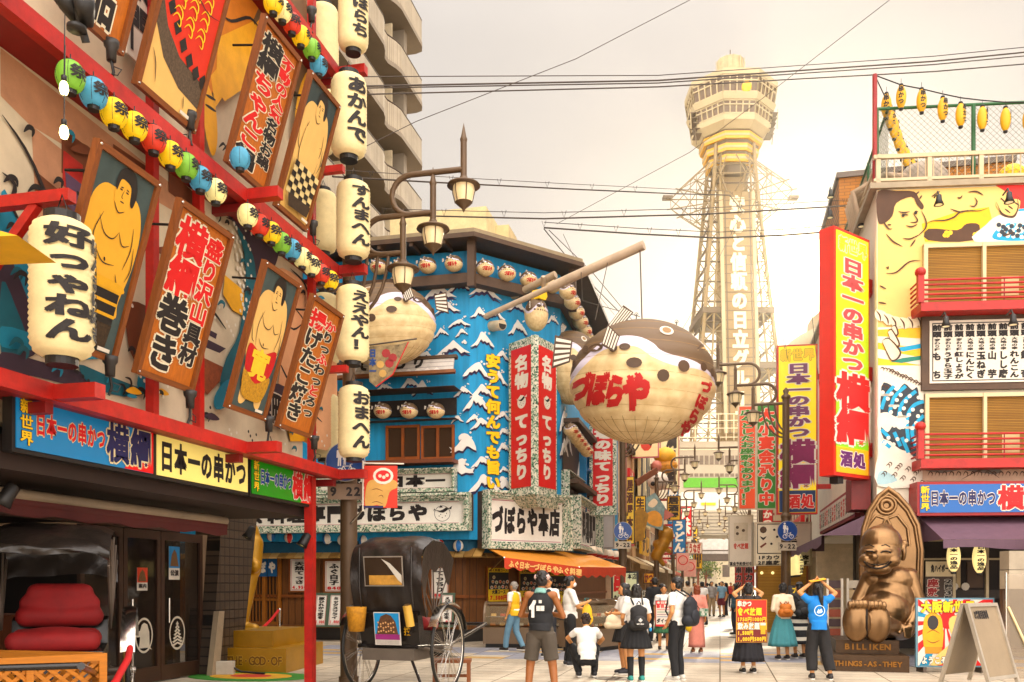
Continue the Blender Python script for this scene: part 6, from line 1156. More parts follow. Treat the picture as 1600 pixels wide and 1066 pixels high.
k = lambda p, w=.035: A.ink(p, w, MBR, 5, True, True)
for p in ([(1403, 331), (1412, 333), (1421, 331)], [(1428, 333), (1432, 330)], [(1409, 337), (1414, 336), (1419, 337)], [(1428, 333), (1434, 331)], [(1426, 334), (1433, 344), (1430, 348), (1421, 348)], [(1415, 353), (1424, 355), (1433, 351)], [(1439, 330), (1446, 345), (1445, 358), (1430, 372)], [(1384, 340), (1381, 348), (1388, 358), (1394, 358)], [(1386, 352), (1392, 352)],
  [(1446, 352), (1456, 346), (1475, 345), (1490, 340), (1500, 332), (1515, 330), (1530, 330), (1545, 325)], [(1430, 305), (1436, 300)], [(1436, 312), (1440, 306)], [(1455, 308), (1468, 300)], [(1512, 301), (1525, 300), (1536, 306)], [(1495, 309), (1500, 310), (1503, 306)], [(1522, 309), (1526, 316), (1522, 323), (1514, 322)], [(1484, 327), (1500, 332), (1512, 329)],
  [(1556, 316), (1560, 325), (1565, 336), (1580, 340), (1586, 336), (1590, 325), (1592, 312), (1585, 303)], [(1563, 310), (1570, 318)], [(1570, 328), (1576, 334), (1580, 333)], [(1586, 315), (1592, 322)], [(1583, 364), (1566, 370)], [(1384, 366), (1395, 378), (1410, 386)], [(1422, 386), (1430, 375)], [(1410, 373), (1422, 374), (1434, 368)],
  [(1384, 418), (1387, 420), (1387, 416)], [(1384, 428), (1400, 426), (1420, 410), (1438, 408)], [(1372, 473), (1384, 475)], [(1374, 447), (1384, 452)]): k(p)
A.fill([(1556, 316), (1590, 312), (1592, 325), (1584, 338), (1566, 335)], SKM, 3); [k(p) for p in ([(1556, 316), (1565, 334), (1582, 339), (1590, 325), (1588, 308)], [(1564, 311), (1571, 319)], [(1569, 327), (1578, 334)], [(1584, 317), (1592, 322)], [(1574, 322), (1582, 328)])]
A.dots([(1410.5, 337.5), (1430, 333.5)], .035, INK)
A.fill([(1371, 512), (1442, 512), (1442, 640), (1371, 640)], WHITE);
for i, (y0, y1, z0, z1) in enumerate(((516, 526, 512, 530), (536, 546, 545, 560), (560, 572, 572, 588))): A.fill([(1371, y0), (1371, y1), (1442, z1), (1442, z0)], MY)
A.fill([(1395, 545), (1420, 541), (1442, 537), (1442, 544), (1410, 550)], MCY); A.fill([(1390, 566), (1410, 560), (1442, 556), (1442, 562), (1408, 568)], mat('2E7A6A'))
ropes = [(1376, 494), (1388, 500), (1400, 504), (1413, 506), (1426, 505), (1438, 502)]
for x, y in ropes: A.fill([(x - 8, y - 9), (x + 6, y - 6), (x + 8, y + 4), (x - 1, y + 9), (x - 9, y + 2)], mat('E2D2B4'), 3); k([(x - 8, y - 8), (x - 2, y), (x - 1, y + 9)])
for p in ([(1392, 512), (1398, 510), (1402, 522), (1396, 526)], [(1386, 520), (1392, 516), (1404, 538), (1396, 545)], [(1377, 534), (1388, 530), (1406, 552), (1392, 564)]): A.fill(p, mat('E2D2B4')); k(p + p[:1])
# dark and bright rolling breakers
A.fill([(1371, 572), (1442, 572), (1442, 760), (1371, 760)], WHITE)
A.fill([(1376, 605), (1390, 602), (1400, 612), (1412, 600), (1424, 610), (1432, 606), (1436, 625), (1442, 632), (1442, 705), (1436, 724), (1420, 708), (1404, 702), (1390, 690), (1376, 678)], MDK, 3)
for p in ([(1376, 640), (1384, 618), (1396, 604)], [(1388, 650), (1396, 622), (1414, 604)], [(1402, 660), (1408, 632), (1430, 612)], [(1418, 690), (1416, 655), (1426, 635), (1442, 628)], [(1430, 700), (1424, 672), (1442, 650)], [(1378, 690), (1390, 700)], [(1396, 676), (1406, 698)], [(1408, 684), (1418, 708)], [(1428, 690), (1442, 700)], [(1376, 672), (1388, 684)]): A.ink(p, .075, MCY, 5, True, False)
A.fill([(1371, 650), (1385, 645), (1398, 652), (1408, 648), (1416, 662), (1405, 672), (1395, 665), (1386, 676), (1376, 668), (1371, 674)], WHITE, 3)
A.dots([(1376 + (i * 13) % 64, 618 + (i * 17) % 85) for i in range(70)], .026, WHITE); A.dots([(1378 + (i * 19) % 62, 614 + (i * 23) % 90) for i in range(30)], .042, WHITE)
A.fill([(1371, 712), (1388, 704), (1404, 706), (1420, 718), (1432, 735), (1438, 752), (1442, 760), (1371, 760)], WHITE, 3)
A.fill([(1371, 740), (1380, 736), (1392, 742), (1400, 752), (1371, 758)], mat('A8C4C8', .7), 3)
for i in range(46):
 x, y = 1374 + (i * 29) % 66, (578 + (i * 13) % 30) if i < 26 else (726 + (i * 7) % 30); k([(x, y), (x + 3, y - 3), (x + 6, y - 1), (x + 5, y + 3)], .022)
A.fill([(1440, 732), (1640, 732), (1640, 752), (1440, 752)], mat('C2A48C')); A.fill([(1440, 733), (1470, 740), (1500, 735), (1550, 742), (1560, 734)], mat('6A625A'), 2)
for i in range(16): x = 1448 + i * 11; k([(x, 744), (x + 3, 738), (x + 7, 740), (x + 6, 745)], .025)
k([(1500, 750), (1525, 737), (1540, 735), (1560, 748)], .03); m.build('mural', RT_)
# windows, balconies
BLIND = brickmat('bamboo_blind', '9A7238', '86602C', '5A3E1C', 9, .035, .006, .8, 'XZ', 0, .5)
def rwin(px0, y0, px1, y1):
 w = M(); a0, b0 = W(px0, y1); a1, b1 = W(px1, y0); fr = mat('C9B894', .5, var=.1); am = a0 + (a1 - a0) * .42
 for r in ((a0, b0, a0 + .08, b1), (am, b0, am + .07, b1), (a0, b1 - .08, a1, b1), (a0, b0, a1, b0 + .07)): w.panel(RB, *r, .1 if r[3] - r[1] > .5 else .09, fr, .01)
 wo = w.build('window', RT_); g_ = M(); g_.panel(RB, a0, b0, a1, b1, .02, BLIND, .012); g_.build('blind', wo)
 g_ = M();
 for i in range(3): x = am + .4 + i * .7; g_.panel(RB, x, b0 + .2 + .2 * (i % 2), x + .35, b0 + .6 + .3 * (i % 2), .004, mat('B8A078', .7), .034)
 g_.build('notice', wo)
rwin(1441, 377, 1660, 481); rwin(1443, 613, 1660, 724)
for y0, y1, lb in ((437, 487, 0), (678, 732, 0)):
 t = M(); O = RB.off(.55); a0, zt_ = O.at(1438, y0); zb_ = O.at(1438, y1)[1]; a1 = RIGHTW; h = zt_ - zb_
 t.panel(O, a0, zb_, a1, zb_ + h * .27, .08, RED, -.04); t.obox(O.w(a0, zb_ + .02, -.55), O.ex * (a1 - a0), O.en * .5, V((0, 0, .1)), RED); t.panel(Plane(O.w(a0, 0), RB.en), -.55, zb_, -.01, zb_ + h * .27, .07, RED, -.07)
 b = t.build('balcony', RT_); t = M()
 for i in range(5): z = zb_ + h * (.38 + .15 * i); t.tube([O.w(a0, z), O.w(a1, z)], .022, RED, 6); t.tube([O.w(a0, z), O.w(a0, z, -.55)], .022, RED, 6)
 for i in range(1, 6): t.tube([O.w(a0 + i * 1.65, zb_ + .1), O.w(a0 + i * 1.65, zt_)], .012, DRED, 6)
 t.panel(O, a0 - .06, zb_ + h * .27, a0 + .06, zt_ + .08, .12, RED, -.06); t.ell(O.w(a0, zt_ + .15), (.11, .11, .1), RED, 14, 8); t.lathe([(.07, 0), (.07, .04)], O.w(a0, zt_ + .06), RED, 12); t.build('railing', b)
# menu board with wrestler-ranking writing
a0, b0 = W(1445, 606); a1, b1 = W(1660, 497); t = thing('ranking_board', 'white board of black ranking style menu writing between the two balconies', 'sign', RB.w((a0 + a1) / 2, b0)); m = M(); m.panel(RB, a0 - .1, b0 - .08, a1, b1 + .1, .1, EAVE, .02); m.build('frame', t); m = M(); m.panel(RB, a0 + .05, b0 + .06, a1, b1 - .03, .03, WHITE, .11); S = RB.off(.14)
for r in ((a0 + .1, b0 + .1, a0 + .12, b1 - .08), (a0 + .12, b0 + .1, a1, b0 + .12), (a0 + .12, b1 - .1, a1, b1 - .08)): m.panel(S, *r, .004, INK)
cw = W(1470, 550)[0] - W(1453, 550)[0]; x0 = W(1452, 550)[0]; H = b1 - b0
for i, (mid, low) in enumerate((('変わり種', 'も　ち'), ('変わり種', 'うずら玉子'), ('変わり種', '紅しょうが'), ('大地の幸', 'にんにく'), ('大地の幸', '玉ねぎ'), ('大地の幸', '山　芋'), ('大地の幸', 'しし唐'), ('大地の幸', 'れんこん'), ('大地の幸', '銀　杏'), ('大地の幸', 'しいたけ'))):
 c = x0 + cw * i; m.text(S, '前頭', (c + .01, b0 + H * .72, c + cw - .02, b1 - H * .08), INK, .005, None, True, .09); m.text(S, mid, (c + cw * .2, b0 + H * .52, c + cw * .8, b0 + H * .71), INK, .005, None, True, .06); m.text(S, low, (c + .01, b0 + H * .1, c + cw - .02, b0 + H * .51), INK, .005, None, True, .09)
m.build('face', t)
# blue sign over the awning
BS = RB.off(.5); lab = 'blue sign board with a red frame above the purple awning'
def blue_draw(m, S, a0, b0, a1, b1, A):
 w = S.at(1460, 780)[0]; q0, q1 = S.at(1440, 803)[1], S.at(1440, 760)[1]; X_ = lambda p: S.at(p, 780)[0]; h = b1 - b0
 m.text(S, '新世界', (X_(1438), b0 + h * .05, X_(1453), b1 - h * .04), YEL, .004, INK, True); m.text(S, '日本一の串かつ', (X_(1453), b0 + h * .22, X_(1556), b1 - h * .2), NAVY, .004, WHITE, wgt=.06); m.text(S, '横綱', (X_(1558), b0 + h * .04, X_(1645), b1 - h * .03), TXR, .004, WHITE, wgt=.07)
a0, b0 = BS.at(1433, 806); a1 = RIGHTW; b1 = BS.at(1433, 753)[1]; t = thing('sign_board', lab, 'sign', BS.w(a0 + 2, b0)); m = M(); m.panel(BS, a0, b0, a1, b1, .5, mat('8A1A1A', .5), -.49); m.build('frame', t); m = M(); S = BS.off(.026); m.panel(BS, a0 + .05, b0 + .06, a1, b1 - .06, .012, mat('155A9C', .4, var=.06), .012); blue_draw(m, S, a0 + .05, b0 + .06, a1, b1 - .06, None); m.build('face', t)
# awnings
PUR = mat('5C4450', .7, var=.2, scale=1.5, kind='streak')
def awn(S, a0, a1, z1, z0, d, zv, label, name='purple_awning', mt=PUR):
 t = thing(name, label, 'awning', S.w((a0 + a1) / 2, z0)); m = M(); m.add([S.w(a0, z1, 0), S.w(a1, z1, 0), S.w(a1, z0, d), S.w(a0, z0, d)], [(0, 1, 2, 3)], mt); m.add([S.w(a0, z1, 0), S.w(a0, z0, d), S.w(a0, z0, 0), S.w(a1, z1, 0), S.w(a1, z0, d), S.w(a1, z0, 0)], [(0, 1, 2), (5, 4, 3)], mt); m.build('canopy', t)
 n = 24; m = M(); top = [S.w(a0 + (a1 - a0) * k / n, z0 - .003, d) for k in range(n + 1)]; bot = [S.w(a0 + (a1 - a0) * k / n, zv + .03 * math.sin(k * 1.1), d + .01) for k in range(n + 1)]; m.add(top + bot, [(k, k + 1, n + 2 + k, n + 1 + k) for k in range(n)], mt); m.build('valance', t); return t
O = RB.off(1.3); awn(RB, W(1436, 820)[0], RIGHTW, O.at(1500, 812)[1] + .15, O.at(1500, 843)[1], 1.3, O.at(1500, 857)[1], 'long purple awning below the blue sign on the right')
RS = Plane((RO.x, RO.y, 0), (0, -1, 0)); Q = RS.off(1.0); a_ = RS.at(1300, 850)[0]; awn(RS, a_ - 2, -.1, Q.at(1300, 812)[1] + .25, Q.at(1300, 833)[1], 1.1, Q.at(1300, 850)[1], 'short purple awning on the street side left of the bronze statue')
awn(Plane(RB.w(0, 0, 1.9), REX), RB.at(1570, 850)[0] - .3, RIGHTW, 2.62, 2.3, 1.0, 2.05, 'red canopy corner at the right edge of the picture', 'red_canopy', mat('A81E1A', .6))
# ground floor furnishings
m = M();
for x in (1450, 1502, 1555): a = W(x, 900)[0]; m.panel(RB, a, 0, a + .06, 2.6, .06, mat('B8A684', .4), -.5)
for z in (2.1, 2.5): m.panel(RB, W(1440, 900)[0], z, RIGHTW, z + .04, .05, mat('B8A684', .4), -.42)
for p, w_, h_, c in ((1522, .34, .7, '4A3422'), (1566, .34, .6, '4A3422'), (1505, .12, .6, 'C0A880'), (1545, .12, .6, 'C0A880')): a = W(p, 900)[0]; m.panel(RB, a, 1.5, a + w_, 1.5 + h_, .05, mat(c, .6), -1.8)
m.panel(RB, W(1505, 900)[0], 1.25, RIGHTW, 1.45, .05, mat('2A2018'), -1.8)
for p in (1513, 1527, 1543, 1562): a, b = W(p, 917); m.prism(RB, [(a + .09 * math.cos(q * .6), b + .09 * math.sin(q * .6)) for q in range(10)], .02, WHITE, -1.74)
m.text(RB, '串かつ', (W(1522, 900)[0], 1.52, W(1522, 900)[0] + .34, 2.18), INK, -1.74, None, True); m.build('shop_fittings', RT_)
t = thing('menu_board', 'white board with dark red and black parlour writing behind the poster stand', 'sign', RB.w(W(1470, 935)[0], 0, -.6)); m = M(); a0, b0 = W(1453, 940); a1, b1 = W(1496, 877); S = RB.off(-.3); m.panel(S, a0, .05, a1, b1, .04, mat('3A2A20', .6)); m.build('frame', t); m = M(); m.panel(S, a0, b1 - .32, a1 + .04, b1, .03, mat('CDBB98', .5), .042); m.text(S, '角ハイボール', (a0 + .1, b1 - .24, a1 - .02, b1 - .06), INK, .076, None, wgt=.09); m.text(S, '座敷', (a0 + .03, b0 + .1, a0 + .28, b1 - .36), mat('8A1A1A'), .05, WHITE, True, .08); m.text(S, '2階3階', (a0 + .38, b0 + .0, a1, b1 - .36), INK, .05, WHITE, True, .07); m.build('face', t)
# yellow-white oval lanterns on the right
yl = None
def oval(p, label, s, grp, txt='日本一の逸品', lit_=.5, sc_=1, src={}):
 key = (txt, lit_)
 if key not in src:
  t = thing('oval_lantern', label, 'lantern', p, grp); m = M(); pr = []
  for i in range(33): u = i / 32; pr.append((.13 * min(1, math.sin(math.pi * min(max(u, .02), .98)) ** .45) * (1 if i % 2 else .985), (u - .5) * .62))
  m.lathe(pr, (0, 0, 0), mat('E0BE62' if lit_ < .3 else 'EAD69A', .6, emit=lit_, var=.1), 20)
  if lit_ < .3: m.mats[0] = mat('D0A01C', .6, emit=.05, var=.15)
  C = Cyl((0, 0, 0), .128, R(-10)); m.text(C, txt, (-.075, -.25, .075, .25), INK, .006, None, True, .07, cut=True); m.v = [v + p for v in m.v]; m.build('paper_shade', t); m = M(); m.lathe([(.001, -.35), (.05, -.35), (.06, -.3), (.001, -.3)], p, BLK, 12); m.build('bottom_ring', t); m = M(); m.lathe([(.001, .3), (.06, .3), (.05, .35), (.001, .35)], p, BLK, 12); m.tube([p + V((0, 0, .34)), p + V((0, 0, .5))], .006, BLK, 4); m.build('top_ring', t); t.scale = (sc_,) * 3; src[key] = t; return t
 o = dup(src[key], p, label, s, sc_, grp); return o
G1 = RB.off(.9)
oval(G1.w(*G1.at(1490, 870)), 'left lit oval lantern under the purple awning', 0, 'lit oval lanterns on the right'); oval(G1.w(*G1.at(1530, 872)), 'right lit oval lantern under the purple awning', .2, 'lit oval lanterns on the right')
for i in range(9): S = RS.off(1.05); oval(S.w(RS.at(1309, 870)[0] - i * .42, S.at(1300, 869)[1]), 'lit oval lantern in the tight row under the street side awning', .8, 'row of lit oval lanterns left of the statue')
# rooftop: balustrade, chain-link fence, string of yellow lanterns
RG = mat('BDA88A', .5, .2, var=.1); GRN = mat('2E5A34', .5, var=.15); t = thing('roof_balustrade', 'beige metal balustrade along the edge of the mural building roof', 'railing', RO + V((0, 0, ZP))); m = M(); zt_ = W(1373, 241)[1]; zb_ = ZP + .2
m.panel(RB, -.05, zt_ - .08, RIGHTW, zt_, .08, RG, -.1); m.panel(RB, -.05, zb_, RIGHTW, zb_ + .06, .06, RG, -.09)
for k in range(7): m.panel(RB, k * 1.05, ZP + .1, k * 1.05 + .09, zt_ - .08, .07, RG, -.1)
for k in range(56): m.tube([RB.w(.06 + k * .16, zb_ + .06, -.06), RB.w(.06 + k * .16, zt_ - .08, -.06)], .013, RG, 5, False)
m.panel(RS, -6, zt_ - .08, 0, zt_, .06, RG, -.08)
for k in range(38): m.tube([RS.w(-.1 - k * .16, ZP + .1, -.05), RS.w(-.1 - k * .16, zt_ - .08, -.05)], .013, RG, 5, False)
m.build('rails', t)
t = thing('chain_link_fence', 'tall green chain link fence on the roof behind the balustrade', 'fence', RO + V((.2, .6, ZP))); N_ = RB.off(-.4); NS = RS.off(-.3); zf = N_.at(1382, 170)[1]; m = M()
for a in (.12, N_.at(1521, 200)[0], N_.at(1700, 200)[0]): m.tube([N_.w(a, ZP), N_.w(a, zf)], .045, GRN, 8)
m.tube([N_.w(.12, zf), N_.w(RIGHTW, zf)], .035, GRN, 8); m.tube([NS.w(-.4, zf), NS.w(-9, zf)], .035, GRN, 8)
for a in (-3, -6, -9): m.tube([NS.w(a, ZP), NS.w(a, zf)], .045, GRN, 8)
m.build('post', t); m = M(); hh = zf - ZP - .1; WR = mat('8A8A78', .5, .4)
def net(m, S, a0, a1):
 n = int((a1 - a0 + hh) / .13)
 for k in range(n):
  for s in (0, 1):
   x0 = a0 - hh + k * .13; u0, u1 = max(a0, x0), min(a1, x0 + hh); v0, v1 = u0 - x0, u1 - x0
   if u1 <= u0: continue
   if s: u0, u1 = a0 + a1 - u0, a0 + a1 - u1
   m.tube([S.w(u0, ZP + .1 + v0), S.w(u1, ZP + .1 + v1)], .0045, WR, 3, False)
net(m, N_, .12, RIGHTW); net(m, NS, -9, -.4); m.build('mesh', t)
m = M(); p = N_.w(.02, ZP, .2); m.tube([p, V((p.x, p.y, at(1376, 125, 19.4).z))], .05, mat('8A1F18', .5), 8); tag(m.build('flag_pole'), 'dark red pole at the roof corner carrying the yellow lantern string', 'pole')
top = V((p.x, p.y, at(1376, 126, 19.4).z)); L_ = RB.off(-.2); m = M(); ends = [(1408, 133), (1440, 139), (1473, 147), (1501, 153), (1535, 157), (1571, 160), (1640, 160)]; m.tube([top] + [L_.w(*L_.at(x, y)) for x, y in ends], .014, INK, 5); tag(m.build('lantern_wire'), 'wire sagging from the red pole with yellow lanterns on it', 'cable')
for i, (x, y) in enumerate(((1408, 152), (1440, 158), (1473, 171), (1501, 180), (1535, 185), (1571, 187), (1606, 188))): oval(L_.w(*L_.at(x, y)), 'yellow paper lantern on the rooftop wire, ' + ['first', 'second', 'third', 'fourth', 'fifth', 'sixth', 'seventh'][i] + ' from the red pole', i * .3, 'yellow lanterns on the rooftop wire', '串かつ', .08, .8)
for i, (x, y) in enumerate(((1385, 166), (1391, 184), (1397, 200), (1403, 217), (1409, 234), (1416, 246), (1424, 258), (1431, 268), (1437, 278))): oval(at(x, y, 19.6 + i * .9), 'yellow paper lantern in the overlapping chain falling behind the roof fence', i, 'yellow lanterns falling behind the roof fence', '串かつ', .08, .85)
m = M(); m.tube([top] + [at(x, y - 10, 19.6 + i * .9) for i, (x, y) in enumerate(((1385, 166), (1397, 200), (1409, 234), (1424, 258), (1437, 278)))][:1] + [at(1391, 174, 20.5), at(1403, 207, 22.3), at(1416, 236, 24.1), at(1437, 268, 26.8)], .012, INK, 5); tag(m.build('lantern_wire'), 'second wire dropping from the red pole through the chain of yellow lanterns', 'cable')
m = M();
for px, py, w_, h_ in ((1400, 278, 1.6, .7), ): b = RB.w(RB.at(px, 290)[0], ZP + .1, -2.4); [m.tube([b + V((0, .2 * k, 0)), b + V((-.2, .2 * k, .9)), b + V((.5, .2 * k, 1.25)), b + V((1.8, .2 * k, 1.0))], .07, mat('A8927A', .6), 6) for k in range(6)]
tag(m.build('roof_pipe'), 'bundle of curved beige ducts on the roof behind the balustrade', 'pipe')
b = RB.w(RB.at(1510, 290)[0], ZP + .1, -2.5); t = thing('water_tank', 'round grey tank on the roof behind the balustrade', 'tank', b); m = M(); m.lathe([(.01, 0), (.55, .02), (.55, .9), (.4, 1.1), (.01, 1.2)], b + V((0, 0, .35)), mat('9A8C7C', .6, var=.25), 18); m.build('body', t); m = M(); [m.tube([b + V((.4 * x, .4 * y, 0)), b + V((.4 * x, .4 * y, .4))], .04, GREYM, 6) for x in (-1, 1) for y in (-1, 1)]; m.build('stand', t)
b = RB.w(RB.at(1580, 290)[0], ZP + .1, -2); m = M(); m.obox(b, REX * 2.4, RB.en * -.8, V((0, 0, .55)), mat('4A3A2A', .6)); m.obox(b + V((0, 0, .56)), REX * 1.2, RB.en * -.5, V((0, 0, .3)), mat('8A7A5C', .6)); m.ell(b + REX * .9 + V((0, 0, 1.0)), (.28, .28, .22), YEL, 12, 8); tag(m.build('roof_unit'), 'dark rooftop machine with a yellow cap behind the balustrade', 'machine')
# brick neighbour and side wall fittings
BM = brickmat('side_bricks', 'A8703A', '96602E', '6A4824', .4, .12, .012); m = M(); q0 = foot(1311, 34); t = thing('brick_building', 'tall narrow brick building edge behind the big red sign', 'building', q0); m.obox(q0 + V((0, 0, 0)), V((6, 0, 0)), V((0, 6, 0)), V((0, 0, at(1311, 279, 34).z)), BM); m.build('wall', t); m = M(); m.obox(q0 + V((-.1, -.1, at(1311, 279, 34).z)), V((6.2, 0, 0)), V((0, 6.2, 0)), V((0, 0, .2)), GREYM); m.build('roof', t)
sp2 = None
for x, y, D, lb in ((1298, 303, 24, 'upper one of the pair on the side wall pole'), (1297, 335, 24, 'lower one of the pair on the side wall pole'), (1346, 348, 20.8, 'beside the edge of the mural face'), (1467, 313, 18.3, 'over the mural fist, left of two'), (1577, 309, 17.6, 'over the mural fist, right of two'), (1478, 503, 18, 'clipped on the ranking board, left'), (1583, 500, 17.4, 'clipped on the ranking board, right')):
 c = at(x, y, D)
 if sp2 is None:
  sp2 = thing('wall_lamp', 'black hanging lamp ' + lb, 'spotlight', c, 'lamps around the mural building'); m = M(); m.lathe([(.02, .12), (.05, .1), (.06, 0), (.1, -.1), (.095, -.1), (.001, -.08)], c, BLK, 14); m.tube([c + V((0, 0, .1)), c + V((0, .1, .22)), c + V((0, .4, .22))], .018, BLK, 6); m.build('housing', sp2)
  m = M(); m.lathe([(.001, -.092), (.088, -.095)], c, mat('E0D2A8', .3, emit=.3), 12); m.build('lens', sp2)
 else: dup(sp2, c, 'black hanging lamp ' + lb, 0)
# the two tall vertical signs
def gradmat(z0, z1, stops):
 m = bpy.data.materials.new('sign_flare_fade'); m.use_nodes = True; n = m.node_tree.nodes; l = m.node_tree.links; t = n.new('ShaderNodeTexCoord'); s = n.new('ShaderNodeSeparateXYZ'); l.new(t.outputs['Object'], s.inputs[0]); r = n.new('ShaderNodeMapRange'); r.inputs[1].default_value = z0; r.inputs[2].default_value = z1; l.new(s.outputs['Z'], r.inputs[0]); c = n.new('ShaderNodeValToRGB'); e = c.color_ramp.elements; e[0].color = (*lin(stops[0][1]), 1); e[0].position = stops[0][0]; e[1].position = stops[-1][0]; e[1].color = (*lin(stops[-1][1]), 1)
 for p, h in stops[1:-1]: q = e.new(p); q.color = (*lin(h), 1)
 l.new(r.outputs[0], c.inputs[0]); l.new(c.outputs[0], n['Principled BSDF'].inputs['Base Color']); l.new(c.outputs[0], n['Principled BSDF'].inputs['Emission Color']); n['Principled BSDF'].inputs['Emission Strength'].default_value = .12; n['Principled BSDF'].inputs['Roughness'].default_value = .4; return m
FD = (RIGHT * 1830 + FWD * 1400).normalized(); P0 = at(1303, 900, 18.5); P0.z = 0; S = Plane(P0, FD); zt_, zb_ = S.at(1303, 352)[1], S.at(1303, 742)[1]; w = S.at(1359, 500)[0]; h = zt_ - zb_
t = thing('vertical_sign', 'tallest sign, yellow green with red writing in a red box frame by the bronze statue', 'sign', S.w(w / 2, zb_)); m = M(); m.panel(S, 0, zb_, w, zt_, .34, mat('C0301E', .45, var=.1), -.345)
for q in (.79, .42, .1): z = zb_ + h * q; m.panel(S, w, z, w + .9, z + .3, .22, mat('B02A1C', .5), -.3)
m.panel(S, .3, zb_ - .14, .5, zb_, .2, BLK, -.3); m.build('frame', t); m = M(); e = .07; gm_ = gradmat(0, h, ((.0, 'E0A424'), (.115, 'E0A424'), (.118, '86BE22'), (.55, 'B4CC1E'), (1, 'F0D82A'))); m.panel(S, e, zb_ + e, w - e, zt_ - e, .012, gm_, .002); S2 = S.off(.016); X0, X1 = w * .14, w * .86  # green-yellow sign face; the sun flare's yellow is put into its top
m.text(S2, '新世界', (w * .1, zb_ + h * .905, w * .9, zb_ + h * .97), YEL, .004, WHITE, False, .08, .07); m.text(S2, '日本一の串かつ', (w * .2, zb_ + h * .43, w * .8, zb_ + h * .89), mat('B8484A'), .004, WHITE, True, .08, .07, 1.0); m.text(S2, '横綱', (w * .06, zb_ + h * .13, w * .96, zb_ + h * .42), TXR, .004, WHITE, True, .08, .06, 1.02); m.text(S2, '酒処', (w * .14, zb_ + h * .035, w * .86, zb_ + h * .105), mat('5A1A5A'), .004, WHITE, False, .08, .06); m.build('face', t)
def ysign(m, S, w, h):
 m.panel(S, .05, .05, w - .05, h - .05, .003, mat('F0D41A', .4, emit=.16, var=.06), -.003); m.panel(S, .06, .06, w - .06, h * .14, .004, mat('14305E'), .0); m.text(S, '新世界', (w * .08, h * .9, w * .92, h * .975), YEL, .008, mat('A89A30'), False, .07); m.text(S, '日本一の串かつ', (w * .24, h * .45, w * .82, h * .89), mat('6E3A5E'), .008, WHITE, True, .08, .07, 1.0); m.text(S, '横綱', (w * .08, h * .15, w * .94, h * .44), mat('7E1650'), .008, WHITE, True, .08, .06, 1.0); m.text(S, '酒処', (w * .25, h * .03, w * .92, h * .12), TXR, .01, WHITE, False, .07)  # faint glow added to the yellow panel so it looks vivid in shade
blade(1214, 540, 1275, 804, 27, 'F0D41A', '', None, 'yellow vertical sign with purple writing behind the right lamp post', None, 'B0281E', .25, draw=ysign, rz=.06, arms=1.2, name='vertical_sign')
blade(1153, 634, 1181, 797, 33, 'E0562C', '3E7A2A', '広々としたお座敷もあります！！', 'orange vertical banner with green writing beside its green twin', 'E4DCC8', 'C8B8A0', .04, rz=.05, name='vertical_banner', cat='banner', wgt=.07)
blade(1181, 632, 1213, 797, 32.6, '3C7A2E', 'E0482C', '大小宴会承り中', 'green vertical banner with orange red writing beside the yellow sign', 'E4DCC8', 'C8B8A0', .04, rz=.05, name='vertical_banner', cat='banner')
blade(1214, 605, 1228, 800, 30.5, 'DDD3BF', '3A2E28', '居酒屋カラオケ', 'narrow white vertical sign between the green banner and the yellow sign', None, '8A2A2A', .1, rz=.05)
def fruit(m, S, w, h):
 A = Art(m, S); A.ink([(w * .06, h * .28), (w * .06, h * .95), (w * .6, h * .95), (w * .6, h * .28), (w * .06, h * .28)], .03, INK, 1, False, False); A.dots([(w * .16, h * .82)], .11, mat('4A3420'), False); A.fill([(w * .1, h * .68), (w * .16, h * .58), (w * .22, h * .68), (w * .16, h * .64)], INK, 2, False); A.fill([(w * .12, h * .4), (w * .22, h * .5), (w * .2, h * .53), (w * .1, h * .44)], mat('6A2A1A'), 0, False); A.dots([(w * .35, h * .82), (w * .4, h * .66), (w * .3, h * .5)], .04, INK, False)
 A.fill([(w * .5, h * .3), (w * .62, h * .42), (w * .72, h * .38), (w * .66, h * .26), (w * .55, h * .22)], TXR, 2, False); m.text(S, '食べ放題', (w * .63, h * .45, w * .75, h * .95), INK, .01, None, True, .06); m.text(S, '1Fカウンター席', (w * .06, h * .13, w * .95, h * .24), INK, .01, None, False, .08); m.text(S, '2F座敷あります', (w * .06, h * .01, w * .95, h * .12), INK, .01, None, False, .08)
blade(1178, 816, 1266, 884, 28, 'D8CCB4', '', None, 'white projecting board with food pictures behind the right round road sign', None, 'B8AA92', .5, draw=fruit, rz=.12, name='projecting_sign')
blade(1138, 805, 1176, 886, 34, 'D4C6B2', 'B8483A', '食べ放題', 'white shop banner hanging left of the food picture board', None, 'BDAF9A', .06, draw=lambda m, S, w, h: (m.panel(S, w * .22, h * .5, w * .78, h * .85, .004, mat('C8B8A0')), Art(m, S, base=.01).dots([(w * .36, h * .76), (w * .36, h * .64), (w * .6, h * .7)], .06, mat('4A3420'), False), m.text(S, '宴会予約受付中', (w * .05, h * .02, w * .95, h * .1), INK, .012, None, False, .05)), box=(.2, .34, .8, .46), vert=False, name='shop_banner', cat='banner', rz=.05)
for i, (a, b) in enumerate(((1148, 1160), (1162, 1178))): blade(a, 884, b, 921, 36 - i, 'B82C22', '2A1A1A', '串カツ', 'red shop flag with black writing at head height, ' + ('left of the pair' if i == 0 else 'right of the pair'), 'C9A8A0', '8A2018', .03, name='shop_flag', cat='flag')
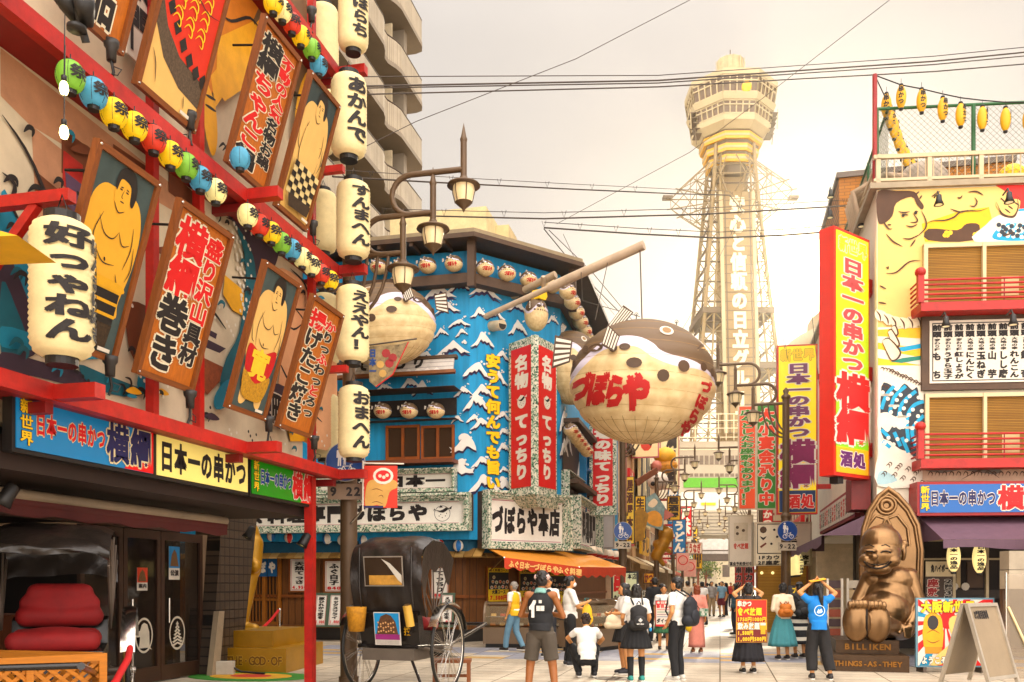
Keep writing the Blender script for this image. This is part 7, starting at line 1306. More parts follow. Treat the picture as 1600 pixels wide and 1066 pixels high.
p = foot(1182, 29.5); S = Plane(p, (1, .1, 0)); t = thing('blind_wall', 'tan bamboo screen wall behind the women at the right shops', 'screen', p); m = M(); m.panel(S, 0, .0, 1.6, 2.3, .08, brickmat('reed_screen', 'B48A48', 'A47A3C', '7A5828', 9, .05, .008, .8, 'XZ', 0, .4)); m.build('screen', t); m = M(); [m.tube([S.w(x, 0, .1), S.w(x, 2.35, .1)], .035, WOOD, 6) for x in (0, .8, 1.6)]; [m.ell(S.w(x, 1.95, .12), .05, mat('F0DFA0', .3, emit=.8), 8, 6) for x in (.15, .5, 1.1, 1.4)]; m.build('frame', t)
S = RS.off(.25); a0, b0 = S.at(1281, 826); a1, b1 = S.at(1336, 808); zt2 = S.at(1336, 758)[1]; t = thing('side_sign_board', 'long side wall sign packed with coloured vertical writing under the tallest sign', 'sign', S.w(a0, b0)); m = M(); m.panel(S, a0, b1, a1, zt2, .2, mat('8A2018', .5), -.2); m.panel(S, a1 + .01, b1 + .1, a1 + .9, zt2 + .1, .4, mat('7A1F1A', .5), -.2); m.build('frame', t); m = M(); m.panel(S, a0 + .08, b1 + .08, a1 - .08, zt2 - .08, .02, mat('D8CFC0', .5), .001)
n = 16
for k in range(n):
 x = a0 + .15 + (a1 - a0 - .3) * k / n; m.text(S, ('串かつ定食', '生ビール', 'どて焼き', '大海老')[k % 4], (x, b1 + .15, x + (a1 - a0 - .3) / n * .85, zt2 - .15), mat(('C8281C', '2A6A3A', '2A1C12', 'C8481C')[k % 4]), .024, None, True, .07)
m.build('face', t)
shop(RO.y + 14.2, RO.y + 26, RO.x + .2, 8.5, 'D2BE9E', -1, 'shop_building', 'cream shop building hidden behind the yellow sign on the right', '8A3A2A', [('C8281C', 'F0E0C0', '串カツ', .2, 3.3, .8, 4.3, .2)])
shop(RO.y + 26.1, RO.y + 42, RO.x + .1, 7.5, 'BFA888', -1, 'shop_building', 'tan shop building past the banners on the right', 'A87A3A', [('E8C030', '3A1A0A', '居酒屋', .2, 3.3, .7, 4.3, .2)])
shop(RO.y + 42.1, RO.y + 66, RO.x + .2, 6.5, 'CDB89A', -1, 'shop_building', 'farthest shop building on the right before the footbridge', '5A6A7A', [('2A6A9A', 'E8E0D0', 'ゲーム', .2, 3.3, .7, 4.3, .2)])
rb = foot(1245, 40); t = thing('curved_building', 'pale building with curved balconies glowing behind the tall signs', 'building', rb); m = M(); CB_ = mat('D8C8A8', .7, var=.1); cx_ = rb + V((7.9, 5, 0)); m.lathe([(7, 0), (7, 14.5), (.1, 14.6)], cx_, CB_, 40, False); m.build('wall', t)
for z in (6, 9, 12): b = M(); b.lathe([(7.1, z), (8.2, z), (8.2, z + 1.2), (8.05, z + 1.2), (8.05, z + .2), (7.1, z + .2)], cx_, CB_, 48, True); b.build('balcony', t)
# bronze figure in a pointed niche
BZ = mat('84684C', .29, .86, var=.3, scale=1.6, bump=.05); q = lambda px, py, d=0: at(px, py, 16.8 + d); z1_, z2_ = q(1300, 1024, -.6).z, q(1300, 1002, -.5).z
t = thing('bronze_statue', 'seated bronze figure with big bare soles in a pointed bronze niche on lettered steps', 'statue', foot(1380, 16.8)); NX = (RIGHT + FWD * -.28).normalized(); S = Plane(foot(1292, 16.35), NX); a1 = S.at(1421, 1040)[0]
m = M(); PL = mat('4C3A2A', .4, .6, var=.4, scale=3, bump=.1); m.panel(S, 0, 0, a1, z1_, 1.9, PL, -1.9); m.build('lower_step', t); S1 = Plane(foot(1306, 16.75), NX); a2 = S1.at(1405, 1000)[0]; m = M(); m.panel(S1, 0, z1_ + .002, a2, z2_, 1.5, PL, -1.5); m.build('upper_step', t)
DB = mat('4A3018', .4, .7); LB = mat('8A6238', .35, .8); m = M(); m.text(S, 'THINGS-AS-THEY', (.12, .08, a1 - .12, z1_ - .08), LB, .016, DB, False, .05, .05); m.text(S1, 'BILLIKEN', (.15, z1_ + .05, a2 - .15, z2_ - .04), LB, .016, DB, False, .05, .05); m.build('lettering', t)
SN = Plane(S1.w(0, 0, -1.25), NX); X_ = lambda px, py: SN.at(px, py); arch = [X_(1346, 1000), X_(1436, 1000), X_(1440, 860), X_(1434, 820), X_(1420, 793), X_(1402, 773), X_(1388, 763), X_(1374, 774), X_(1358, 797), X_(1349, 825), X_(1345, 860)]; arch[0] = (arch[0][0], z2_ + .001); arch[1] = (arch[1][0], z2_ + .001)
m = M(); m.prism(SN, arch, .3, BZ, -.3); c = (sum(p[0] for p in arch) / 11, sum(p[1] for p in arch) / 11 - .1)
for s_, r_ in ((.99, .05), (.9, .035)): pts = [(c[0] + (a - c[0]) * s_, c[1] + (b - c[1]) * s_) for a, b in arch[1:] + arch[:1]]; m.tube([SN.w(a, b, .02) for a, b in pts], r_, BZ, 8)
cc = X_(1385, 790);
for r_, w_ in ((.17, .035), (.1, .05)): m.tube([SN.w(cc[0] + r_ * math.cos(k * .35), cc[1] + r_ * math.sin(k * .35), .02) for k in range(19)], w_, BZ, 6)
for sx in (-1, 1):
 m.tube([SN.w(cc[0] + sx * .05, cc[1] - .25, .02), SN.w(cc[0] + sx * .2, cc[1] - .2, .02), SN.w(cc[0] + sx * .38, cc[1] - .45, .02), SN.w(cc[0] + sx * .42, cc[1] - .8, .02)], .03, BZ, 6); m.tube([SN.w(cc[0] + sx * .02, cc[1] - .28, .02), SN.w(cc[0] + sx * .12, cc[1] - .5, .02), SN.w(cc[0] + sx * .08, cc[1] - .75, .02), SN.w(cc[0] + sx * .2, cc[1] - .9, .02)], .03, BZ, 6)
m.build('niche', t)
E_ = lambda px, py, d, *r: ('e', q(px, py, d), r); Cc = lambda a, b, r0, r1: ('c', q(*a), q(*b), r0, r1)
parts = [E_(1388, 940, .35, .5, .44, .56), E_(1382, 955, .15, .47, .42, .4), E_(1393, 908, .35, .44, .36, .3), Cc((1364, 904, .35), (1420, 902, .35), .19, .19), E_(1377, 850, .08, .37, .38, .36), E_(1375, 868, .0, .38, .36, .3), E_(1357, 876, -.2, .18, .16, .14), E_(1391, 876, -.2, .18, .16, .14), E_(1372, 889, -.12, .24, .2, .12), E_(1366, 870, -.4, .075, .08, .06), E_(1360, 861, -.3, .12, .08, .04), E_(1384, 861, -.3, .12, .08, .04), E_(1411, 863, .12, .06, .12, .17), E_(1413, 850, .12, .07, .08, .08), E_(1346, 866, .12, .05, .08, .14), E_(1382, 826, .1, .16, .16, .1),
  Cc((1422, 902, .2), (1437, 942, .1), .15, .12), Cc((1437, 942, .1), (1423, 974, -.15), .12, .085), E_(1419, 982, -.2, .1, .08, .08), Cc((1358, 903, .4), (1340, 938, .4), .15, .12), Cc((1340, 938, .4), (1337, 970, .2), .11, .09),
  Cc((1408, 978, .3), (1375, 980, -.3), .28, .2), Cc((1378, 978, .3), (1345, 978, -.3), .26, .2), E_(1338, 972, -.52, .245, .13, .37), E_(1370, 974, -.47, .245, .13, .37)]
for k in range(4): parts.append(Cc((1413 + k * 3, 982, -.24), (1414 + k * 2.8, 997 - abs(k - 1.5), -.26), .03, .022))
parts.append(Cc((1410, 978, -.2), (1406, 989, -.26), .035, .028))
for k in range(5): parts.append(E_(1327 + k * 6.2, 944 - (k == 0) * -2, -.6, .04 + (.016 if k == 4 else 0), .08, .085)); parts.append(E_(1357 + k * 6.2, 945 + (k == 4) * 2, -.55, .04 + (.016 if k == 0 else 0), .08, .085))
bod = grow(parts, .016, BZ, 'body', t, 3); bpy.context.view_layer.update()
def on_body(px, py):
 h, c, _, _ = bod.ray_cast(EYE - HOME[t.name], ray(px, py).normalized()); return (c + HOME[t.name]) if h else q(px, py, -.4)
m = M(); DKB = mat('1E130A', .5, .5)
FX = on_body
m.tube([FX(x, y) for x, y in ((1350, 877), (1355, 883), (1362, 887), (1370, 888.5), (1378, 887.5), (1386, 884), (1393, 877))], .022, DKB, 6); m.tube([FX(x, y) for x, y in ((1354, 879), (1364, 882.5), (1374, 883), (1384, 881), (1389, 877))], .014, DKB, 6)
for x in (1359, 1384): m.tube([FX(x + a, y) for a, y in ((-8, 864), (-4, 861.5), (0, 861), (4, 861.5), (8, 864))], .016, DKB, 6); m.tube([FX(x + a, y) for a, y in ((-7, 853), (0, 851), (7, 855))], .01, DKB, 6)
m.tube([FX(1354, y) for y in (952, 965, 980, 994)], .022, DKB, 6); m.build('crease', t)
# poster stand, folding board, clutter
o = foot(1434, 16.0); S = Plane(o, (RIGHT + FWD * -.02)); a1 = S.at(1551, 980)[0]; z1_ = S.at(1434, 937)[1]; z0_ = .1; t = thing('poster_stand', 'bright rising sun photo stand with yellow town name writing by the statue', 'poster stand', o); m = M(); m.panel(S, -.03, z0_, a1 + .03, z1_ + .03, .05, mat('6A8A98'), -.05); m.panel(S, .1, 0, .16, z0_, .3, GREYM, -.3); m.panel(S, a1 - .2, 0, a1 - .14, z0_, .3, GREYM, -.3); m.build('frame', t)
m = M(); m.panel(S, 0, z0_ + .03, a1, z1_, .01, mat('D8D2C6', .5), .001); A = Art(m, S, base=.014); hgt = z1_ - z0_; cx, cz = a1 * .36, z0_ + hgt * .68
for k in range(18):
 a = k * .349; p0, p1 = [(cx + 3 * math.cos(a + e), cz + 3 * math.sin(a + e)) for e in (0, .17)]
 def clip(poly):
  for ax, lim, sg in ((0, .0, 1), (0, a1, -1), (1, z0_ + .03, 1), (1, z1_, -1)):
   out = []
   for i in range(len(poly)):
    u, v = poly[i - 1], poly[i]; iu, iv = sg * (u[ax] - lim) >= 0, sg * (v[ax] - lim) >= 0
    if iu != iv: f_ = (lim - u[ax]) / (v[ax] - u[ax]); out.append((u[0] + (v[0] - u[0]) * f_, u[1] + (v[1] - u[1]) * f_))
    if iv: out.append(v)
   poly = out
  return poly
 pp = clip([(cx, cz), p0, p1])
 if len(pp) > 2: A.fill(pp, TXR if k % 4 else mat('2A8AB0'), 0, False); A.z -= A.st
A.z += .002; A.dots([(a1 * .28, z0_ + hgt * .78)], .001, TXR, False); A.fill([(cx + .05 + .16 * math.cos(k * .42), cz + .02 + .16 * math.sin(k * .42)) for k in range(15)], TXR, 0, False)
A.fill([(.1, z0_ + hgt * .3), (.1, z0_ + hgt * .7), (.17, z0_ + hgt * .78), (.26, z0_ + hgt * .82), (.35, z0_ + hgt * .78), (.42, z0_ + hgt * .7), (.43, z0_ + hgt * .3)], GOLD, 2, False); A.fill([(.26 + .1 * math.cos(k * .5), z0_ + hgt * .66 + .13 * math.sin(k * .5)) for k in range(13)], mat('2E2A2A'), 0, False); A.ink([(.15, z0_ + hgt * .5), (.26, z0_ + hgt * .55), (.38, z0_ + hgt * .5)], .02, mat('8A5A14'), 3, False); A.ink([(.15, z0_ + hgt * .4), (.26, z0_ + hgt * .36), (.38, z0_ + hgt * .4)], .02, mat('8A5A14'), 3, False)
A.fill([(.12, z0_ + hgt * .2), (.42, z0_ + hgt * .2), (.42, z0_ + hgt * .3), (.12, z0_ + hgt * .3)], mat('B8861C'), 0, False); A.fill([(.55, z0_ + hgt * .72), (.75, z0_ + hgt * .76), (.85, z0_ + hgt * .6), (.78, z0_ + hgt * .45), (.58, z0_ + hgt * .5)], SKM, 3, False); A.fill([(.2, z0_ + hgt * .06), (.5, z0_ + hgt * .3), (.7, z0_ + hgt * .4), (.66, z0_ + hgt * .2), (.4, z0_ + hgt * .04)], SKM, 3, False); A.fill([(.4, z0_ + .08), (.55, z0_ + hgt * .18), (.75, z0_ + hgt * .24), (.8, z0_ + .1)], MCY, 3, False)
A.fill([(a1 * .78, z1_ - .24), (a1 * .9, z1_ - .24), (a1 * .89, z1_ - .1), (a1 * .84, z1_ - .05), (a1 * .79, z1_ - .1)], mat('B8B4A8'), 0, False)
m.text(S, '大阪新世界', (a1 * .03, z1_ - .24, a1 * .76, z1_ - .02), YEL, A.z + .004, INK, False, .09, .04); m.text(S, 'ようこそ', (.05, z0_ + .05, .5, z0_ + .2), WHITE, A.z + .004, INK, False, .08, .05); m.build('face', t)
o = foot(1530, 13.3); t = thing('folding_board', 'plain grey folding board at the lower right', 'sign', o); BG = mat('8C7C66', .5, var=.15); ex = (RIGHT * .8 + FWD * .6).normalized(); S = Plane(o, ex, UP + ex.cross(UP) * -.28); m = M(); hb = 1.24; w0, w1 = -.46, .46
for r in ((w0, .0, w0 + .05, hb), (w1 - .05, 0, w1, hb), (w0 + .05, hb - .05, w1 - .05, hb), (w0 + .05, .1, w1 - .05, .15)): m.panel(S, *r, .05, mat('B8AE9E', .35, .5), .35)
m.panel(S, w0 + .05, .15, w1 - .05, hb - .05, .012, BG, .36); m.text(S, 'お客様用駐輪場', (w0 + .15, hb - .24, w1 - .35, hb - .1), INK, .378, None, False, .08); m.build('front_leaf', t)
S = Plane(o, ex, UP + ex.cross(UP) * .28); m = M()
for r in ((w0, .0, w0 + .05, hb), (w1 - .05, 0, w1, hb), (w0 + .05, hb - .05, w1 - .05, hb)): m.panel(S, *r, .05, mat('B8AE9E', .35, .5), -.4)
m.panel(S, w0 + .05, .15, w1 - .05, hb - .05, .012, BG, -.36); m.build('rear_leaf', t)
m = M(); o = foot(1478, 14.4);
o = foot(1600, 15); t = thing('vinyl_curtain', 'clear vinyl curtain corner by the right edge', 'curtain', o); m = M(); S = Plane(foot(1572, 15), RIGHT); m.panel(S, 0, 0, 1.2, 1.75, .01, glass('clear_vinyl', 'B0A08C', .2, .3)); m.build('sheet', t); m = M(); m.tube([S.w(0, 0), S.w(0, 1.78)], .015, CHROME, 6); m.tube([S.w(.02, 1.2, .03), S.w(.3, .6, .03), S.w(.5, 0, .03)], .02, CREAM, 6); m.build('pole', t)
m = M(); S = Plane(foot(1562, 15.6), RIGHT); m.panel(S, 0, 1.83, 1.4, 2.15, .3, mat('9A8E7C', .5)); m.panel(S, 0, 1.5, 1.4, 1.82, .3, mat('A89C88', .5)); m.panel(S, 0, 0, .12, 1.5, .1, EAVE); tag(m.build('folded_shutter'), 'stack of pale panels hanging by the red canopy corner', 'shutter')
b = foot(1306, 18.6); S = Plane(b, RIGHT); t = thing('shelf_rack', 'white rack of leaflets standing left of the bronze statue', 'rack', b); m = M(); [m.panel(S, x, 0, x + .04, 1.7, .04, WHITE) for x in (-.2, .1, .22, .5)]; m.build('frame', t); m = M(); [m.panel(S, -.16 + .4 * (k % 2), .1 + .2 * (k // 2), .1 + .4 * (k % 2), .26 + .2 * (k // 2), .02, mat(('8A4A3A', 'C9B08A', '4A3A3A', 'D8CDB8')[k % 4]), -.02) for k in range(16)]; m.build('leaflets', t)
blade(1232, 915, 1258, 962, 20.2, '241A14', 'E0C040', 'プル焼', 'black lit menu stand with yellow writing behind the blue skirted woman', None, '17120E', draw=lambda m, S, w, h: Art(m, S, base=.008).dots([(w * (.2 + .3 * (k % 3)), h * (.2 + .22 * (k // 3))) for k in range(6)], .045, mat('C97A2A'), False), vert=False, box=(.2, .72, .95, .95))
# ============================================================ people
SK1, SK2 = mat('C08A5E', .55, var=.08), mat('8E5A36', .5, var=.08); HB = mat('15100D', .5, var=.2, scale=30)
LPx = Plane((0, 0, 0), (1, 0, 0))
def person(px, D, h, ang, label, pose=None, top=('E8E4DC', .5), bot=('trousers', '17171A'), shoe='1A1816', hair='short', hairc='15100D', skin=None, sock=None, drop=0, lean=0, head=(0, 0), extra=None, grp=None):
 pose = pose or {}; sk = skin or SK1; o = foot(px, D); vox = .0085 if D < 17 else (.0115 if D < 25 else .016)
 t = thing('person', label, 'person', (0, 0, 0), grp); s = h / 1.7
 P = lambda x, y, z: V((x, y, z))
 up = lambda x, y, z: P(x, y + lean * max(0, (z - .95)) / .6 - (0 if not drop else .12), z + drop - .12 * abs(lean) * max(0, z - .95))
 hip = {-1: up(-.085, 0, .9), 1: up(.085, 0, .9)}; sh = {q: up(q * .165, 0, 1.385) for q in (-1, 1)}
 kn = {q: P(q * .1, .03, .49) for q in (-1, 1)}; an = {q: P(q * .1, -.02, .085) for q in (-1, 1)}; el = {q: up(q * .225, -.03, 1.11) for q in (-1, 1)}; wr_ = {q: up(q * .22, .06, .87) for q in (-1, 1)}
 for k_, d_, q in (('kl', kn, -1), ('kr', kn, 1), ('al', an, -1), ('ar', an, 1), ('el', el, -1), ('er', el, 1), ('wl', wr_, -1), ('wr', wr_, 1)):
  if k_ in pose: d_[q] = P(*pose[k_])
 tq = pose.get('toe', {}); hx, hy = head; hc = up(hx, .02 + hy, 1.585)
 B = [('e', up(0, 0, 1.27), (.15, .1, .18)), ('e', up(0, .005, 1.08), (.13, .095, .16)), ('e', up(0, -.01, .94), (.15, .11, .12)), ('c', sh[-1], sh[1], .055, .055), ('c', up(0, -.005, 1.4), hc + P(0, -.03, -.06), .052, .046), ('e', hc, (.073, .09, .105)), ('e', hc + P(0, .025, -.055), (.054, .06, .055)), ('e', hc + P(0, .092, -.012), (.012, .018, .018))]
 for q in (-1, 1):
  B += [('e', hc + P(q * .074, -.005, -.005), (.012, .022, .03)), ('c', hip[q], kn[q], .083, .056), ('c', kn[q], an[q], .056, .036), ('c', sh[q], el[q], .046, .038), ('c', el[q], wr_[q], .038, .026)]
  ty = tq.get(q, (0, 1)); f = P(ty[0], ty[1], 0); B += [('c', an[q] + f * -.03 + P(0, 0, -.035), an[q] + f * .14 + P(0, 0, -.05), .036, .028)]
  d = (wr_[q] - el[q]).normalized(); side = d.cross(P(0, 0, 1)); side = (side if side.length > .2 else P(1, 0, 0)).normalized(); nn = side.cross(d); hand = wr_[q] + d * .05; B.append(('e', hand, (.03, .026, .036)))
  for i in range(4): b0 = hand + d * .02 + side * (i - 1.5) * .017; b1 = b0 + d * (.036 - .003 * abs(i - 1.3)) + nn * .006; B += [('c', b0, b1, .0095, .009), ('c', b1, b1 + d * (.03 - .004 * abs(i - 1.3)) + nn * .016, .009, .0075)]
  B += [('c', hand - d * .015 + side * .026, hand + d * .028 + side * .042 + nn * .012, .0105, .0085)]
 body = grow(B, vox, sk, 'body', t, 2)
 tc_, sl = top[0], top[1]; g = .014; TM = mat(tc_, .8, var=.1, scale=7, bump=.12)
 if tc_:
  T = [('e', up(0, 0, 1.26), (.15 + g + .008, .1 + g + .006, .19 + g)), ('e', up(0, .005, 1.09), (.13 + g + .022, .095 + g + .012, .17)), ('f', up(0, 0, 1.02), up(0, -.005, top[2] if len(top) > 2 else .9), .148, .16)]
  if sl is not None and sl > .05: T.append(('c', sh[-1], sh[1], .055 + g, .055 + g))
  else: T.append(('c', sh[-1] * .6 + sh[1] * .4, sh[1] * .6 + sh[-1] * .4, .062, .062)); T += [('c', up(q * .09, 0, 1.3), up(q * .1, 0, 1.43), .06, .035) for q in (-1, 1)]
  for q in (-1, 1):
   if sl and sl > .05:
    T.append(('f', sh[q], sh[q].lerp(el[q], min(1, sl * 1.25)), .064, .058))
    if sl > .8: T += [('c', sh[q], el[q], .062, .052), ('f', el[q], el[q].lerp(wr_[q], min(1, (sl - .8) * 5)), .052, .042)]
  if sl: T.append(('f', up(0, -.01, 1.4), up(0, .0, 1.47), .075, .06))
  grow(T, vox * 1.15, TM, 'top', t, 3, .011)
 kind, bc = bot[0], bot[1]; BM_ = mat(bc, .85, var=.15, scale=6, bump=.12)
 if kind in ('trousers', 'shorts', 'wide'):
  T = [('e', up(0, -.008, .94), (.165, .125, .13))]; k2 = 1.5 if kind == 'wide' else 1
  for q in (-1, 1):
   if kind == 'shorts': T += [('f', hip[q], hip[q].lerp(kn[q], .82), .105, .092)]
   else: T += [('c', hip[q], kn[q], .1, .078 * (1 + (k2 - 1) * .7)), ('f', kn[q], an[q] + P(0, 0, .0 if kind == 'trousers' else .07), .078 * (1 + (k2 - 1) * .7), .06 * k2)]
  grow(T, vox * 1.15, BM_, kind if kind != 'wide' else 'trousers', t, 3, .012)
 else:
  m = M(); z1 = bot[2]; r1 = bot[3]; n = 48; pr = [(.135, 1.03), (.165, .94)] + [(.165 + (r1 - .165) * (i / 8) ** .8, .94 + (z1 - .94) * i / 8) for i in range(1, 9)] + [(r1 - .02, z1 + .005)]
  npl = bot[4] if len(bot) > 4 else 15; m.lathe([(r, z) for r, z in pr], (0, 0, 0), BM_, 72, True, None, lambda a, z: (1 + .045 * math.sin(a * npl) * min(1, max(0, (.98 - z) * 3))) * (1 - .16 * abs(math.sin(a)) ** 2))
  if len(bot) > 5:
   W2 = mat(bot[5], .8); sidx = m.idx(W2)
   for fi, f in enumerate(m.f):
    if int(m.v[f[0]].z * 11) % 2: m.mi[fi] = sidx
  m.build('skirt', t)
 for q in (-1, 1):
  ty = tq.get(q, (0, 1)); f = P(ty[0], ty[1], 0); T = [('c', an[q] + f * -.035 + P(0, 0, -.03), an[q] + f * .15 + P(0, 0, -.045), .046, .038), ('c', an[q] + P(0, 0, -.02), an[q] + P(0, 0, .0), .046, .046)]
  grow(T, vox, mat(shoe, .6), 'shoe', t, 2); m = M(); a_, b_ = an[q] + f * -.035, an[q] + f * .15; sd = f.cross(P(0, 0, 1)); m.prism(Plane((0, 0, 0), (1, 0, 0), (0, 1, 0)), [(p.x, p.y) for p in (a_ - f * .045 - sd * .03, a_ - f * .045 + sd * .03, a_ + sd * .045, b_ + sd * .042, b_ + f * .035 + sd * .02, b_ + f * .035 - sd * .02, b_ - sd * .042, a_ - sd * .045)], .022, mat('D8D2C8' if shoe != 'E0DCD4' else 'B8342A', .6), an[q].z - .087 + (0 if not drop else 0)); m.build('sole', t)
  if sock: grow([('f', an[q] + P(0, 0, -.03), an[q].lerp(kn[q], sock[1]), .046, .052 if sock[1] < .5 else .063)], vox, mat(sock[0], .8), 'sock', t, 1)
 hm = mat(hairc, .5, var=.3, scale=40, bump=.2); Hh = [('e', hc + P(0, -.018, .035), (.084, .092, .088)), ('e', hc + P(0, -.045, -.01), (.078, .062, .085))]
 if hair in ('bob', 'long', 'tail'): Hh += [('e', hc + P(0, -.04, -.05), (.09, .065, .1)), ('e', hc + P(-.062, .0, -.04), (.026, .05, .09)), ('e', hc + P(.062, .0, -.04), (.026, .05, .09))]
 if hair == 'long': Hh += [('c', hc + P(0, -.07, -.06), hc + P(0, -.09, -.25), .08, .06)]
 if hair == 'tail': Hh += [('c', hc + P(.01, -.09, .0), hc + P(.03, -.13, -.16), .045, .04), ('c', hc + P(.03, -.13, -.16), hc + P(.05, -.12, -.34), .04, .02)]
 if hair == 'bun': Hh += [('e', hc + P(0, -.07, .09), (.05, .05, .045)), ('e', hc + P(0, -.04, -.03), (.084, .065, .09))]
 rg = random.Random(int(px))
 for i in range(26):
  a, b = rg.uniform(0, 6.28), rg.uniform(-.5, 1.2); d = V((math.cos(a) * math.cos(b), math.sin(a) * math.cos(b) * .9 - .25, math.sin(b)))
  if d.y > .45 and d.z < .5: continue
  s0 = hc + P(0, -.02, .035) + V((d.x * .08, d.y * .088, d.z * .08)); Hh.append(('c', s0, s0 + d * .012 + V((rg.uniform(-.02, .02), rg.uniform(-.02, .01), -.035 if hair != 'short' else rg.uniform(-.02, .015))), .014, .004))
 grow(Hh, vox * .8, hm, 'hair', t, 1)
 if not (-50 < ang < 50) and D < 30:
  m = M();
  for q in (-1, 1): m.ell(hc + P(q * .03, .083, .008), (.011, .006, .0055), INK, 8, 5); m.beam(hc + P(q * .014, .086, .028), hc + P(q * .046, .078, .03), .006, .005, HB)
  m.ell(hc + P(0, .088, -.052), (.02, .006, .005), mat('8A3A30', .5), 8, 5); m.build('face', t)
 rz = TH + R(ang)
 def carry(name, label, cat, fn):
  c = thing(name, label, cat, (0, 0, 0)); fn(c); c.location = o; c.rotation_euler = (0, 0, rz); c.scale = (s,) * 3; HOME[c.name] = V(o); return c
 if extra: extra(t, carry, dict(hc=hc, sh=sh, wr=wr_, el=el, hip=hip, an=an, up=up))
 t.location = o; t.rotation_euler = (0, 0, rz); t.scale = (s,) * 3; HOME[t.name] = V(o); return t
def pack(c, y=-.22, z=1.17, col='17181C', w=.15, h=.21, strap=None, pocket=None, logo=False):
 pm = mat(col, .75, var=.2, scale=8, bump=.15); grow([('e', (0, y, z), (w, .1, h)), ('c', (-w * .6, y, z - h * .6), (w * .6, y, z - h * .6), .1, .1), ('c', (-w * .55, y, z + h * .5), (w * .55, y, z + h * .5), .07, .07)], .012, pm, 'bag', c, 3)
 grow([('e', (0, y - .09, z - h * .35), (w * .75, .05, h * .5))], .012, mat(pocket or col, .7, var=.2, bump=.1), 'pocket', c, 2); m = M(); sm_ = mat(strap or '0E0E10', .7)
 for q in (-1, 1): m.tube([(q * .08, y + .04, z + h), (q * .1, -.03, z + h + .1), (q * .11, .1, z + h * .9), (q * .13, .14, z), (q * .14, .02, z - h * .7)], .016, sm_, 6)
 m.tube([(-.04, y - .01, z + h), (0, y - .02, z + h + .06), (.04, y - .01, z + h)], .012, sm_, 6); m.build('strap', c)
 if logo:
  m = M(); S = Plane((0, y - .146, z - h * .38), (1, 0, 0)); WW = mat('E4E0D8', .6)
  for a, l in ((-.6, .055), (0, .07), (.6, .055)): m.poly(S, smooth_pts([(0, 0), (math.sin(a - .28) * l * .8, math.cos(a - .28) * l * .8), (math.sin(a) * l, math.cos(a) * l), (math.sin(a + .28) * l * .8, math.cos(a + .28) * l * .8)], 2), WW, .001 * (1 + a))
  for k in range(3): m.poly(S, [(-.06, .012 + k * .012), (.06, .012 + k * .012), (.06, .015 + k * .012), (-.06, .015 + k * .012)], sm_, .004)
  m.text(S, 'adidas', (-.065, -.045, .065, -.005), WW, .001, None, False, .06); m.build('logo', c)
WHT = 'E6E2DA'
walk = dict(kl=(-.1, .12, .5), al=(-.1, .18, .1), kr=(.1, .0, .49), ar=(.1, -.2, .12))
person(803, 21, 1.64, 55, 'grey haired man in a yellow vest and blue jeans walking with a black bag', dict(walk, er=(.25, .0, 1.1), wr=(.24, .1, .9)), ('E0DCD0', .5), ('trousers', '6A8A9C'), '2A2420', 'short', '8A8278', extra=lambda t, c, j: (grow([('e', j['up'](0, 0, 1.26), (.178, .128, .215)), ('e', j['up'](0, 0, 1.08), (.17, .124, .17)), ('f', j['up'](0, 0, 1.0), j['up'](0, 0, .87), .172, .18)], .014, mat('E0B020', .75, var=.12, bump=.1), 'vest', t, 2), c('handbag', 'small black bag in the hand of the man in the yellow vest', 'bag', lambda b: grow([('e', (.26, .14, .76), (.04, .08, .09)), ('c', (.24, .12, .86), (.25, .13, .78), .012, .012)], .012, BLK, 'pouch', b, 2))))
def tank(t, c, j):
 m = M(); S = Plane((0, -.158, 1.2), (1, 0, 0)); m.text(S, '俥', (-.12, -.1, .11, .13), mat('D8D4CC', .6), .006, None, False, .09); m.build('back_print', t)
 grow([('c', j['hc'] + V((-.05, .05, .035)), j['hc'] + V((.05, .05, .035)), .042, .042), ('c', j['hc'] + V((-.06, -.04, .03)), j['hc'] + V((.06, -.04, .03)), .042, .042)], .01, mat('CDB0A8', .8, var=.5, scale=26), 'headband', t, 2); m = M(); m.tube([j['hc'] + V(p) for p in ((-.084, 0, .02), (-.06, .085, .01), (.06, .085, .01), (.084, 0, .02))], .01, BLK, 6); m.build('sunglasses', t); grow([('f', j['up'](0, -.02, 1.4), j['up'](0, 0, 1.47), .085, .068)], .012, mat('7FA8A0', .8), 'towel', t, 2)
person(845, 11.8, 1.76, -12, 'tanned man from behind in a black tank top, brown shorts and a printed headband', dict(el=(-.27, .05, 1.13), wl=(.02, .24, 1.12), er=(.28, .05, 1.12), wr=(-.02, .26, 1.16), kl=(-.14, .02, .49), al=(-.17, -.02, .085), kr=(.15, .02, .49), ar=(.2, -.02, .085)), ('141416', .0, .93), ('shorts', '4A4238'), '2A2420', 'short', '17110D', SK2, head=(.015, 0), extra=tank)
person(857, 19.6, 1.74, 165, 'man with glasses in a white shirt reading a paper behind the tank top man', dict(el=(-.22, .08, 1.14), wl=(-.06, .28, 1.14), er=(.22, .08, 1.14), wr=(.08, .28, 1.14)), (WHT, .55), ('trousers', '1B1B20'), extra=lambda t, c, j: ((lambda m: (m.tube([j['hc'] + V((q * .03 + .02 * math.cos(k), .092, .008 + .018 * math.sin(k))) for q in (-1,) for k in [i * .63 for i in range(11)]], .003, INK, 4), m.tube([j['hc'] + V((.03 + .02 * math.cos(k), .092, .008 + .018 * math.sin(k))) for k in [i * .63 for i in range(11)]], .003, INK, 4), m.build('glasses', t)))(M()), c('paper', 'sheet of white paper in the hands of the man with glasses', 'paper', lambda b: M().obox((-.1, .3, 1.12), (.22, 0, .02), (0, .12, .1), (0, -.003, .004), WHITE).build('sheet', b))))
